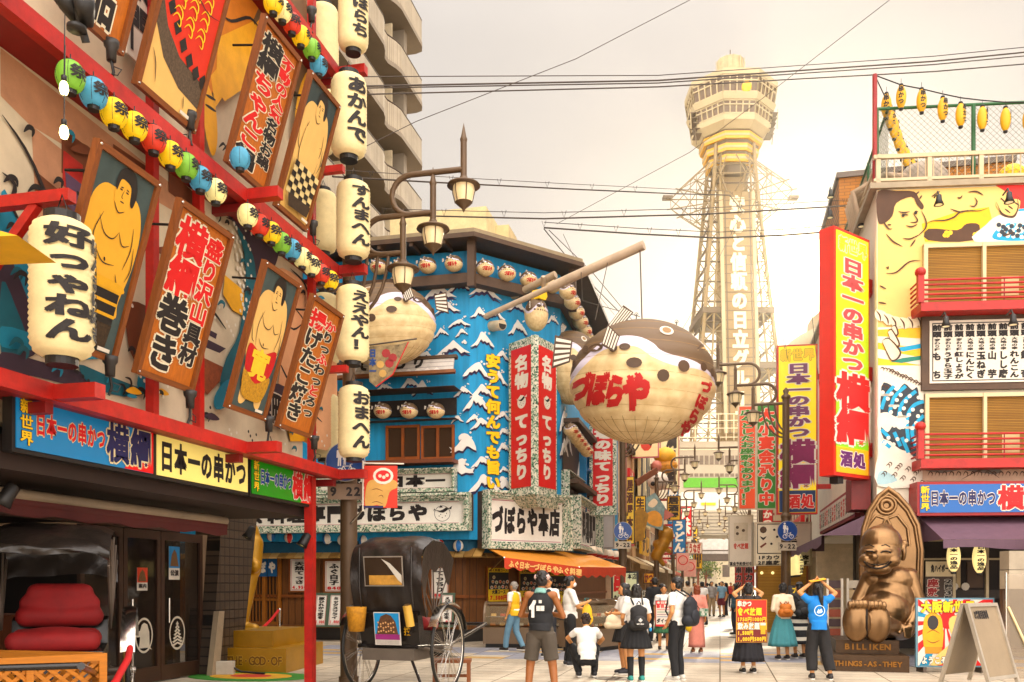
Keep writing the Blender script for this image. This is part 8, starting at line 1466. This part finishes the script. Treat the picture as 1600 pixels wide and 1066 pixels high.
def mask(t, c, j):
 grow([('e', j['hc'] + V((0, .055, -.045)), (.06, .06, .05))], .01, mat('DDDAD4', .8), 'face_mask', t, 2)
 c('shoulder_bag', 'black and yellow shoulder bag slung at the hip of the masked young man', 'bag', lambda b: (grow([('e', (-.2, -.08, .98), (.09, .19, .13)), ('e', (-.2, .05, .88), (.08, .12, .08))], .014, mat('1C1C18', .7, var=.3, scale=12), 'pouch', b, 2), M().tube([(-.19, -.14, 1.06), (-.05, -.13, 1.3), (.1, .0, 1.46), (.0, .13, 1.25), (-.19, .08, 1.03)], .014, mat('B8A02A', .7), 6).build('strap', b)))
 c('carrier_bag', 'bright yellow plastic carrier bag held up by the masked young man', 'bag', lambda b: (grow([('e', (.02, .34, .98), (.05, .1, .2)), ('e', (.02, .34, .88), (.06, .12, .12))], .014, mat('E6B416', .5, var=.12, bump=.3), 'bag', b, 2), M().tube([(.02, .3, 1.15), (.02, .3, 1.28), (.02, .36, 1.28), (.02, .38, 1.15)], .01, mat('1F5A5A'), 6).build('handle', b)))
person(890, 17.4, 1.74, -78, 'young man with a face mask, white shirt and black trousers facing right', dict(el=(-.24, .06, 1.14), wl=(-.08, .27, 1.08), er=(.23, .08, 1.14), wr=(.1, .3, 1.2)), (WHT, .75), ('trousers', '121214'), '222226', extra=mask)
person(916, 15.2, 1.7, 4, 'person in a white shirt and black trousers crouching with the back turned', dict(kl=(-.2, .26, .5), al=(-.13, -.04, .1), kr=(.2, .26, .5), ar=(.13, -.04, .1), el=(-.3, .14, .66), wl=(-.16, .36, .5), er=(.3, .12, .64), wr=(.2, .34, .46)), (WHT, .5), ('trousers', '141416'), '1A1A1E', 'short', '2A1A12', drop=-.6, lean=.14, head=(0, .02))
def tote(t, c, j): c('tote_bag', 'cream and brown tote bag on the arm of the girl facing left', 'bag', lambda b: (grow([('e', (-.1, .26, 1.0), (.07, .16, .13)), ('c', (-.1, .14, .92), (-.1, .38, .92), .07, .07)], .014, mat('D2C0A4', .8, bump=.2), 'bag', b, 2), M().tube([(-.1, .2, 1.1), (-.12, .22, 1.22), (-.12, .3, 1.22), (-.1, .33, 1.1)], .01, mat('7A4A32'), 6).build('handle', b)))
person(976, 15.8, 1.6, 105, 'schoolgirl in white blouse and black skirt looking left with a cream tote bag', dict(el=(-.22, .12, 1.14), wl=(-.1, .28, 1.14), er=(.22, .1, 1.12), wr=(.08, .28, 1.12)), (WHT, .55), ('skirt', '141416', .6, .27, 16), '26242A', 'long', extra=tote)
person(994, 14.6, 1.58, 4, 'schoolgirl seen from behind with a black logo backpack, black skirt and knee socks', dict(el=(-.24, .02, 1.12), wl=(-.2, .2, 1.02), er=(.24, .02, 1.12), wr=(.2, .14, .95)), (WHT, .6), ('skirt', '131315', .58, .28, 18), '3E8A80', 'bob', sock=('121214', .85), extra=lambda t, c, j: (c('backpack', 'black backpack with a white three leaf logo on the schoolgirl', 'bag', lambda b: pack(b, -.21, 1.13, '1A1818', .15, .22, logo=True)), c('key_charm', 'small white and blue charm hanging beside the logo backpack', 'charm', lambda b: (M().ell((.2, -.2, .98), (.03, .03, .04), WHITE, 10, 6).ell((.21, -.2, .92), (.025, .025, .04), mat('3A8AC0'), 10, 6).build('charm', b)))))
person(1058, 14.7, 1.7, 52, 'schoolboy in white shirt and black trousers looking left with one hand in his pocket', dict(el=(-.25, -.04, 1.13), wl=(-.17, .1, .93), er=(.25, -.06, 1.13), wr=(.18, .06, .93)), (WHT, .5), ('trousers', '121214'), 'C9C4BA', 'short', extra=lambda t, c, j: c('backpack', 'plain dark navy backpack on the schoolboy', 'bag', lambda b: pack(b, -.24, 1.14, '15171E', .17, .25)))
def placard(c, y, z0, z1, w, face, fn, back=True):
 S = Plane((0, y, 0), (1 if y < 0 else -1, 0, 0)); m = M(); m.panel(S, -w / 2, z0, w / 2, z1, .015, mat('5A2A1A')); m.panel(S, -w / 2 + .01, z0 + .01, w / 2 - .01, z1 - .01, .004, mat(face, .5), .016); fn(m, S.off(.021), w, z0, z1); m.build('board', c); m = M(); [m.tube([(q * .1, y, z1 - .02), (q * .1, 0, z1 + .12), (q * .1, abs(y) * (1 if y < 0 else -1), z1 - .1)], .012, BLK, 5) for q in (-1, 1)]; m.build('strap', c)
def new_(m, S, w, z0, z1):
 h = z1 - z0; m.panel(S, -w / 2 + .02, z0 + .06, w / 2 - .02, z1 - .11, .003, WHITE); m.text(S, '新台入替', (-w / 2 + .03, z0 + h * .7, w / 2 - .03, z0 + h * .86), TXR, .006, None, False, .1); m.text(S, '本日開店', (-w / 2 + .03, z1 - .09, w / 2 - .03, z1 - .02), WHITE, .006, None, False, .08); m.text(S, 'ダイイチ', (-w / 2 + .03, z0 + .09, w / 2 - .03, z0 + .22), INK, .006, None, False, .09)
 for k, c in enumerate(('C83A3A', '3A8A5A', '8A3A5A', '3A5A8A')): m.panel(S, -w / 2 + .04, z0 + h * (.64 - .09 * k), w / 2 - .06, z0 + h * (.66 - .09 * k), .003, mat(c), .004)
person(1037, 21.5, 1.56, 175, 'woman in a green skirt with a white and red placard, half hidden by the schoolboy', {}, (WHT, .6), ('skirt', '3E6A4A', .45, .26), '2A2420', 'bun', extra=lambda t, c, j: c('placard', 'white placard with a red border hanging on the woman beside the schoolboy', 'placard', lambda b: placard(b, .2, .62, 1.3, .46, 'C8281E', new_)))
def eat(m, S, w, z0, z1):
 h = z1 - z0; q = lambda a, b, c, d: (-w / 2 + a * w, z0 + b * h, -w / 2 + c * w, z0 + d * h); m.panel(S, *q(.03, .47, .97, .6), .003, mat('8A1A14')); m.panel(S, *q(.03, .6, .97, .98), .003, mat('B8341A')); m.panel(S, *q(.03, .02, .97, .3), .003, mat('6A1A12'))
 m.text(S, '串かつ', q(.04, .82, .5, .97), WHITE, .006, INK, False, .08); m.text(S, '食べ放題', q(.04, .62, .82, .81), YEL, .006, INK, False, .08); m.text(S, '1750円1000円', q(.04, .48, .96, .6), YEL, .006, TXR, False, .06); m.text(S, '飲み放題', q(.05, .3, .75, .47), WHITE, .006, INK, False, .08); m.text(S, '1,500円', q(.05, .17, .55, .29), YEL, .006, None, False, .08); m.text(S, '1,000円500円', q(.05, .03, .95, .15), YEL, .006, None, False, .07)
 m.panel(S, *q(.78, .2, .93, .4), .004, mat('D8A020'), .006); m.panel(S, *q(.77, .4, .94, .46), .004, WHITE, .006)
person(1169, 16, 1.6, 2, 'woman from behind with raised arms, carrying a yellow and red food placard on her back', dict(el=(-.27, .02, 1.5), wl=(-.1, .02, 1.62), er=(.27, .02, 1.5), wr=(.1, .02, 1.62)), ('2A2422', .4), ('skirt', '17151A', .22, .3), '201C1A', 'bun', sock=('C9BBA8', .12), extra=lambda t, c, j: c('placard', 'yellow and red food placard on the back of the woman with raised arms', 'placard', lambda b: placard(b, -.2, .58, 1.4, .6, 'E0A81E', eat)))
person(1023, 24.5, 1.76, 0, 'man in a black suit seen from behind on the left pavement', {}, ('17171A', 1, .8), ('trousers', '15151A'), '0E0E10'); person(1034, 26, 1.6, 20, 'person in a grey top beyond the schoolboy, facing the left shops', {}, ('9A8E80', .9), ('trousers', '3A3A44'), hair='bob')
person(1089, 20.7, 1.56, 0, 'woman in a pink summer kimono with auburn hair seen from behind', dict(el=(-.28, .02, 1.2), wl=(-.14, .12, 1.4)), ('D28A7A', .9), ('skirt', 'CC8474', .14, .21, 5), '8A5A3A', 'bob', '7A3A1C', extra=lambda t, c, j: (c('checked_bag', 'green and white checked bag at the side of the woman in the kimono', 'bag', lambda b: (M().obox((.0, -.22, .92), (.22, 0, 0), (0, .08, 0), (.03, 0, .2), brickmat('green_check', '2A6A4A', 'D8D4C4', 'D8D4C4', .05, .05, 0, .8, 'XZ', .5, 0)).build('bag', b), M().tube([(.03, -.18, 1.1), (-.1, -.13, 1.3), (-.12, .0, 1.45)], .01, INK, 5).build('strap', b))), c('carrier_bag', 'pale yellow bag hanging low beside the woman in the kimono', 'bag', lambda b: grow([('e', (-.2, -.02, .72), (.12, .1, .2)), ('c', (-.2, .0, .88), (-.2, .05, 1.0), .02, .015)], .014, mat('DDB83A', .6, bump=.3), 'bag', b, 2))))
person(1223, 18.8, 1.6, 3, 'woman from behind in a cream blouse and long teal skirt with a tan backpack', dict(wl=(-.14, .2, 1.1), wr=(.14, .2, 1.1)), ('DCCBB0', .95), ('skirt', '4A8288', .3, .32, 13), '2A2220', 'bun', extra=lambda t, c, j: c('backpack', 'small tan leather backpack on the woman in the teal skirt', 'bag', lambda b: pack(b, -.18, 1.12, 'A8622A', .12, .12, '8A4A1E')))
person(1249, 19.2, 1.63, 8, 'woman in a black top and black and white striped skirt next to the teal skirt', dict(el=(-.25, .06, 1.14), wl=(-.12, .26, 1.1)), ('1A1818', .6), ('skirt', '15151A', .32, .27, 6, 'D8D2C4'), '2A2624', 'short', extra=lambda t, c, j: c('backpack', 'round black backpack on the woman in the striped skirt', 'bag', lambda b: pack(b, -.2, 1.12, '141416', .15, .18)))
def bluet(t, c, j):
 m = M(); S = Plane((0, -.127, 1.2), (1, 0, 0)); W3 = mat('CFE0E8', .6)
 m.line(S, [(.085 * math.cos(k * .35), .09 * math.sin(k * .35)) for k in range(19)], .012, W3, .004); m.poly(S, [(-.05, -.03), (-.02, .03), (.0, .01), (.03, .04), (.05, -.02), (.02, -.04), (-.02, -.05)], W3, .004); m.build('back_print', t); c('folder', 'yellow folder held over the head of the woman in the blue T-shirt', 'folder', lambda b: M().obox((-.14, -.1, 1.69), (.26, 0, .05), (0, .2, .02), (0, 0, .012), mat('E0A82A')).build('cover', b))
person(1278, 14.9, 1.62, -6, 'woman in a bright blue T-shirt and wide black trousers, hands over her head', dict(el=(-.31, .02, 1.52), wl=(-.11, .02, 1.68), er=(.3, .02, 1.5), wr=(.07, .02, 1.7), kl=(-.1, .05, .49), ar=(.19, -.08, .085), kr=(.14, .0, .49)), ('1478BE', .5, .86), ('wide', '1C1A1A'), '2A2626', 'tail', extra=bluet)
far = [(1112, 44, 1.72, 180, ('9A938C', .9), ('trousers', 'A89070'), 'short', 'man in a grey cardigan and khaki trousers facing the camera far down the street'), (1128, 43, 1.72, 140, ('7A98A8', .5), ('shorts', '6A2A30'), 'short', 'man in a light blue shirt and maroon shorts far down the street'), (1134, 45, 1.66, 100, ('1F1D22', .8), ('trousers', '22202A'), 'long', 'long haired woman in black beside the man in maroon shorts'), (1097, 34, 1.68, 10, (WHT, .5), ('trousers', '2A2A30'), 'short', 'man in a white shirt just past the woman in the kimono'), (1149, 28, 1.6, 95, ('2F4A58', .8), ('trousers', '2A2A34'), 'bob', 'woman in a dark blue top at the right shop fronts'), (1105, 52, 1.66, 0, ('3A3030', .8), ('trousers', '2A2A30'), 'short', 'person in a dark jacket walking away in mid street'), (1119, 58, 1.62, 10, ('B8A890', .7), ('skirt', '4A4A5A', .5, .25), 'bob', 'woman in a beige top walking away in mid street'), (1085, 46, 1.7, 180, ('C8BCAE', .6), ('trousers', '3A3A44'), 'short', 'man in a pale top walking towards the camera on the left'), (1142, 62, 1.7, 180, ('A83A34', .6), ('trousers', '2A2A30'), 'short', 'person in a red top deep in the street on the right'), (1074, 38, 1.72, 30, ('C9B49A', .6), ('trousers', '4A4034'), 'short', 'man with a raised arm by the left shop counters'), (1124, 72, 1.7, 0, ('4A5A6A', .7), ('trousers', '25252A'), 'short', 'farthest person in blue before the footbridge'), (1109, 78, 1.65, 0, ('D8CFC0', .7), ('trousers', '3A3A3A'), 'long', 'farthest person in white before the footbridge'), (1098, 64, 1.7, 5, ('2A2A2E', .9), ('trousers', '3A342E'), 'short', 'person in a black coat on the left half of the far street')]
for px, D, h, a, tp_, bt, hr, lb in far: person(px, D, h, a, lb, dict(walk) if a in (0, 10, 5) else {}, tp_, bt, hair=hr)
# ============================================================ rickshaws
def wheel(t, x, r, sp=20):
 m = M(); C_2 = lambda a, rr, xx=0: V((x + xx, rr * math.cos(a), r + rr * math.sin(a))); n = 48
 m.tube([C_2(k * 2 * math.pi / n, r - .022) for k in range(n + 1)], .022, mat('17140F', .6), 8); w = m.build('wheel', t); m = M(); m.tube([C_2(k * 2 * math.pi / n, r - .052) for k in range(n + 1)], .013, CHROME, 6); m.build('rim', w); m = M()
 for k in range(sp * 2): m.tube([C_2(k * math.pi / sp, .03, .03 * (1 if k % 2 else -1)), C_2(k * math.pi / sp + (.12 if k % 4 < 2 else -.12), r - .05)], .0032, CHROME, 4, False)
 m.tube([V((x - .05, 0, r)), V((x + .05, 0, r))], .035, CHROME, 10); m.build('spokes', w)
 m = M(); pr = [C_2(a, r + .03) for a in [.35 + i * .12 for i in range(20)]]; L = len(pr); m.add([p + V((q, 0, 0)) for q in (-.06, 0, .06) for p in [p_ + V((0, 0, .012 if q == 0 else 0)) for p_ in pr]], [(i, i + 1, L + i + 1, L + i) for i in range(L - 1)] + [(L + i, L + i + 1, 2 * L + i + 1, 2 * L + i) for i in range(L - 1)], CHROME, True); m.build('mudguard', t)
LEA = mat('29231F', .3, var=.3, scale=4, bump=.5); SEAT = mat('86140F', .75, var=.3, scale=6)
def rickshaw(px, D, rz, s, label, folded):
 t = thing('rickshaw', label, 'rickshaw', (0, 0, 0)); LAQ = mat('1A1512', .25, var=.2); S = LPx
 for x in (-.62, .62): wheel(t, x, .56)
 m = M(); prof = [(-.42, .62), (-.5, 1.02), (-.46, 1.05), (-.36, 1.02), (-.3, .8), (.3, .76), (.42, .5), (.62, .42), (.62, .38), (.38, .42), (.2, .58), (-.42, .58)]
 Sx = Plane((-.41, 0, 0), (0, 1, 0)); m.prism(Sx, prof, .82, LAQ); m.build('body', t); m = M(); m.tube([(-.66, 0, .56), (.66, 0, .56)], .03, GREYM, 8)
 for q in (-1, 1): m.tube([(q * .4, -.5, .6), (q * .42, .5, .55), (q * .4, 1.0, .62), (q * .38, 2.1, .78)], .028, LAQ, 8); m.tube([(q * .4, -.35, .58), (q * .58, 0, .5), (q * .4, .35, .52)], .02, GREYM, 6)
 m.tube([(-.38, 2.05, .78), (.38, 2.05, .78)], .025, LAQ, 8); m.obox((-.36, -.5, .42), (.72, 0, 0), (0, .5, 0), (0, 0, .15), mat('5A5046', .5)); m.tube([(.3, -.45, .45), (.7, -.9, .03)], .02, LAQ, 6); m.build('frame', t)
 m = M(); grow([('c', (-.29, -.06, .87), (.29, -.06, .87), .09, .09), ('c', (-.29, .22, .85), (.29, .22, .85), .1, .1), ('e', (0, .08, .88), (.37, .24, .1))], .025, SEAT, 'seat', t, 4); grow([('c', (-.28, -.3, 1.06), (.28, -.3, 1.06), .1, .1), ('c', (-.2, -.34, 1.28), (.2, -.34, 1.28), .09, .09), ('e', (0, -.32, 1.18), (.35, .09, .17))], .018, SEAT, 'backrest', t, 4)
 # leather hood over hoops
 arcs = [(-.42, 1.02), (-.56, 1.5), (-.5, 1.86), (-.2, 2.0), (.18, 1.98), (.5, 1.78)] if not folded else [(-.5, 1.45), (-.56, 1.7), (-.36, 1.84), (0, 1.9), (.4, 1.86), (.78, 1.7), (.8, 1.62)]
 pr = smooth_pts(arcs, 5, False); L = len(pr); m = M(); n = 13; vs = []
 for i, (y, z) in enumerate(pr):
  for k in range(n):
   x = (k / (n - 1) - .5) * 2; dz = -(abs(x) ** 6) * .06 - .03 * math.sin(i * 1.3 + x * 4) * (.5 if folded else .25); vs.append(V((x * .49, y + .02 * math.sin(k * 1.7 + i), z + dz)))
 m.add(vs, [(i * n + k, i * n + k + 1, (i + 1) * n + k + 1, (i + 1) * n + k) for i in range(L - 1) for k in range(n - 1)], LEA, True)
 for q in (-1, 1) if not folded else ():                # side curtains
  P_ = [(q * .5, y, z - .07) for y, z in pr]; low = [(q * .485, y * .75, max(z - (.42 if not folded else .16) - .05 * math.sin(i * .9), 1.05)) for i, (y, z) in enumerate(pr)]
  m.add([V(p) for p in P_ + low], [(i, i + 1, L + i + 1, L + i) for i in range(L - 1)], LEA, True)
 m.build('hood', t)
 for q in (-1, 1):
  m = M()
  for (y, z) in arcs[1:]: m.tube([(q * .45, -.05, .95), (q * .48, y * .95, z - .1)], .011, GREYM, 5)
  m.build('hood_strut', t)
 if not folded:
  Sb = Plane((0, -.585, 0), (1, 0, 0), (0, .0, 1)); m = M(); Sw = Plane((0, -.6, 1.38), (1, 0, 0), (0, -.12, 1)); m.panel(Sw, -.27, -.02, .27, .36, .006, mat('8A8074', .3)); m.panel(Sw, -.255, -.005, .255, .345, .006, mat('3A2E24', .05), .004); m.panel(Sw, -.2, .0, .25, .12, .002, mat('B88A4A', .5, var=.5, scale=8), .011); m.poly(Sw, [(-.02, .33), (.06, .25), (.2, .06), (.25, .02), (.25, .12), (.1, .27)], mat('C9C2B4', .2), .014); [m.tube([(x, -.52 - .06 * (z > 1.3), z) for z in (1.08, 1.35, 1.6, 1.85)], .012, LEA, 6) for x in (-.36, .36)]; m.build('rear_window', t)
  m = M(); Sp = Plane((0, -.5, .6), (1, 0, 0), (0, -.15, 1)); m.panel(Sp, -.16, .02, .2, .44, .012, mat('D8CFC4', .4), .01); A = Art(m, Sp, base=.025); A.fill([(-.15, .16), (.19, .16), (.19, .43), (-.15, .43)], mat('2A8AC0', .4), 0, False); A.fill([(-.13, .16), (.17, .16), (.14, .32), (.08, .4), (.02, .42), (-.06, .39), (-.1, .3)], mat('5A3A22', .5, var=.6, scale=60), 0, False); A.dots([(-.1 + .035 * (k % 7), .19 + .05 * (k // 7) + .01 * (k % 3)) for k in range(21)], .012, mat('D8A878'), False, 6); A.fill([(-.15, .09), (.19, .09), (.19, .16), (-.15, .16)], mat('8A2A6A'), 0, False)
  for k in range(4): A.ink([(-.14, .035 + k * .013), (.18, .035 + k * .013)], .003, INK, 1, False, False)
  m.text(Sp, '技', (.24, .14, .34, .26), mat('C79A3A', .4, .5), .012); m.build('calendar', t); m = M(); m.lathe([(.01, .78), (.1, .79), (.125, 1.02), (.13, 1.1), (.11, 1.1), (.1, 1.0), (.01, .95)], (-.38, -.62, 0), mat('B07C34', .8, var=.4, scale=20, bump=.5), 18); m.build('basket', t); m = M(); m.tube([(.36, -.6, .86), (.33, -.64, 1.12)], .055, mat('C29A50', .5, var=.2), 12); m.lathe([(.001, 0), (.045, .0)], (.329, -.642, 1.124), mat('4A3414'), 12, True, (0, -.5, 1)); m.build('bamboo_cup', t)
  m = M(); m.obox((.5, -1.0, .0), (.5, 0, 0), (0, .35, 0), (0, 0, .0), WOOD)
 t.location = foot(px, D); t.rotation_euler = (0, 0, rz); t.scale = (s,) * 3; HOME[t.name] = foot(px, D); return t
rickshaw(632, 13.5, -R(5), 1.14, 'black rickshaw with its leather hood up, seen from behind beside the grey lamp post', False)
rickshaw(88, 9.5, R(214), 1.16, 'black rickshaw with red seats and a folded hood under the left shop front', True)
m = M(); o = foot(706, 14.3); m.box(o + V((0, 0, .36)), (.62, .34, .05), WOOD, TH); [m.box(o + RIGHT * x + FWD * y + V((0, 0, .17)), (.05, .05, .34), WOOD, TH) for x in (-.27, .27) for y in (-.13, .13)]; m.box(o + V((0, 0, .12)), (.55, .04, .05), WOOD, TH); tag(m.build('step_stool'), 'small wooden step stool behind the right wheel of the hooded rickshaw', 'stool')
# golden figure, ropes, lattice fence, floor mat
GDS = mat('A67C34', .36, .35, var=.2, scale=2); o = foot(392, 16.6); q = lambda px, py, d=0: at(px, py, 17.5 + d); t = thing('golden_statue', 'golden statue half hidden by the black pier on a lettered two step base', 'statue', o); NX = (RIGHT - FWD * .12).normalized(); zA, zB = at(390, 1012, 16.2).z, at(390, 985, 16.4).z; S = Plane(foot(331, 16.1), NX); a1 = S.at(447, 1040)[0]
m = M(); m.panel(S, 0, 0, a1, zA, 2, GDS, -2); m.text(S, 'THE·GOD·OF', (a1 * .2, .1, a1 * .96, zA - .1), mat('7A541A', .5, .3), .006, mat('E0B860', .4, .3), False, .05, .03); m.build('base', t); m = M(); S1 = S.off(-.2); m.panel(S1, .05, zA + .002, S1.at(426, 1000)[0], zB, 1.7, GDS, -1.7); m.build('upper_base', t)
grow([('c', q(372, 984, 0), q(396, 984, 0), .17, .13), ('c', q(375, 975, 0), q(392, 890, .1), .15, .17), ('c', q(392, 890, .1), q(394, 850, .15), .2, .22), ('e', q(397, 885, -.05), (.13, .12, .14)), ('e', q(380, 840, .2), (.34, .28, .4)), ('c', q(360, 980, .25), q(368, 900, .3), .15, .17), ('e', q(376, 800, .25), (.24, .22, .27))], .025, GDS, 'body', t, 4)
def stanchion(px, D, ztop, label, mt): o = foot(px, D); m = M(); m.lathe([(.001, 0), (.16, 0), (.16, .02), (.04, .05), (.028, .06), (.028, ztop - .08), (.04, ztop - .06), (.04, ztop - .03), (.02, ztop), (.001, ztop)], o, mt, 16); return tag(m.build('rope_post'), label, 'post', 'rope posts')
stanchion(437, 22.6, .98, 'chrome rope post beside the golden statue', CHROME); stanchion(84, 9.4, 1.12, 'chrome rope post behind the lattice fence', CHROME); stanchion(196, 9.6, 1.14, 'brass rope post in front of the logo doors', mat('C9A86A', .3, .8))
RP = mat('B01418', .8, bump=.3)
for pts, lb in (([at(435, 954, 22.6), at(424, 968, 21.5), at(412, 980, 20.4), at(398, 988, 19.3)], 'dark red rope running from the chrome post to the golden statue'), ([at(200, 988, 9.55), at(205, 1004, 9.3), at(200, 1030, 9.0), at(180, 1066, 8.6), at(150, 1100, 8.2)], 'bright red rope hanging from the brass post by the logo doors')): m = M(); m.tube(pts, .035 if '20' not in lb else .03, RP, 10); tag(m.build('barrier_rope'), lb, 'rope')
PINE = mat('B87428', .6, var=.25, scale=6, kind='hwood')
def lattice(p0, p1, h, label):
 S = Plane(p0, p1 - p0); L = (p1 - p0).length; t = thing('lattice_fence', label, 'fence', (p0 + p1) / 2); m = M()
 for r in ((0, h - .07, L, h), (0, .05, L, .11), (0, .05, .07, h - .07), (L - .07, .05, L, h - .07), (L / 2 - .03, .11, L / 2 + .03, h - .07)): m.panel(S, *r, .06, PINE)
 m.build('frame', t); m = M()
 for k in range(int((L + h) / .14)):
  for s in (0, 1):
   x0 = -h + k * .14; u0, u1 = max(.06, x0), min(L - .06, x0 + h)
   if u1 - u0 < .05: continue
   v0, v1 = u0 - x0, u1 - x0
   if s: u0, u1 = L - u0, L - u1
   m.beam(S.w(u0, max(v0, .1), .02 + s * .014), S.w(u1, min(v1, h - .07), .02 + s * .014), .012, .035, PINE)
 m.build('lattice', t)
lattice(foot(-90, 7.6), foot(164, 8.5), .93, 'orange wooden lattice fence panel nearest the lower left corner'); lattice(foot(-60, 9.0), foot(160, 8.56), .93, 'second lattice fence panel meeting the first at its right end')
m = M(); MC = [mat('3A7A2E', .8), mat('C8981E', .8), mat('B03A26', .8)]; o = foot(392, 15.3)
for i, r in enumerate((1.0, .66, .33)): m.lathe([(.01, .012 + i * .004), (r, .012 + i * .004), (r + .02, .002)], o, MC[i], 28, False)
m.v = [V((o.x + (p.x - o.x) * 1.1, o.y + (p.y - o.y) * .7, p.z)) for p in m.v]; tag(m.build('floor_mat'), 'round green, yellow and red mat on the paving before the golden statue', 'mat')
m = M(); o = foot(352, 15.6); m.box(o + V((0, 0, .12)), (.3, .16, .24), mat('C9C2B4', .5), .3); m.tube([o + V((0, 0, .2)), o + V((.25, .1, .05)), o + V((.7, .1, .03))], .02, BLK, 6); tag(m.build('floor_light'), 'white floor spotlight box at the foot of the black pier', 'spotlight')
for (px, py, D, lb) in ((388, 836, 14.6, 'white and black spotlight on the black pier'), (474, 848, 13.4, 'spotlight clipped to the red corner post'), (8, 780, 8.2, 'glowing spotlight at the left edge above the rickshaw')):
 c = at(px, py, D); t = thing('clip_lamp', lb, 'spotlight', c); m = M(); m.lathe([(.02, .16), (.06, .14), (.07, 0), (.085, -.06), (.075, -.06), (.001, -.03)], c, BLK, 14, True, (.35, .3, .8)); m.build('housing', t); m = M(); m.lathe([(.001, -.04), (.07, -.05)], c, mat('FFE7A0', .3, emit=2.5 if px < 100 else .4, var=0), 12, True, (.35, .3, .8)); m.build('lens', t)
for (cx_, cy_, w, h, c, lb, tx) in ((272, 880, .3, .55, '2A7AB0', 'calendar poster on the right glass door', '公演'), (222, 905, .26, .36, 'C8452A', 'red leaflet on the left glass door', '案内')):
 S = GP.off(.045); a, b = S.at(cx_, cy_); t = M(); t.panel(S, a - w / 2, b - h / 2, a + w / 2, b + h / 2, .004, mat('D8D0C4')); A = Art(t, S, base=.006); A.fill([(a - w / 2, b - h * .15), (a + w / 2, b - h * .15), (a + w / 2, b + h / 2), (a - w / 2, b + h / 2)], mat(c), 0, False); A.fill([(a - w * .4, b - h * .1), (a + w * .4, b - h * .1), (a + w * .2, b + h * .3), (a, b + h * .42), (a - w * .25, b + h * .25)], mat('6A4A2A', .6, var=.7, scale=40), 0, False); t.text(S, tx, (a - w * .4, b - h * .4, a + w * .4, b - h * .2), INK, A.z + .003, None, False, .08); tag(t.build('door_poster'), lb, 'poster')
# ============================================================ haze between the near street and the tower
m = M(); m.obox((-400, -70, -1), (800, 0, 0), (0, 760, 0), (0, 0, 114), None); hz = m.build('haze', at=(0, 0, -1)); hm = bpy.data.materials.new('thin_haze'); hm.use_nodes = True; n = hm.node_tree.nodes; n.remove(n['Principled BSDF']); v = n.new('ShaderNodeVolumePrincipled'); v.inputs['Color'].default_value = (1, .93, .8, 1); v.inputs['Density'].default_value = .00016; v.inputs['Anisotropy'].default_value = .84; hm.node_tree.links.new(v.outputs[0], n['Material Output'].inputs['Volume'])
hz.data.materials.clear(); hz.data.materials.append(hm); tag(hz, None, None, kind='stuff')
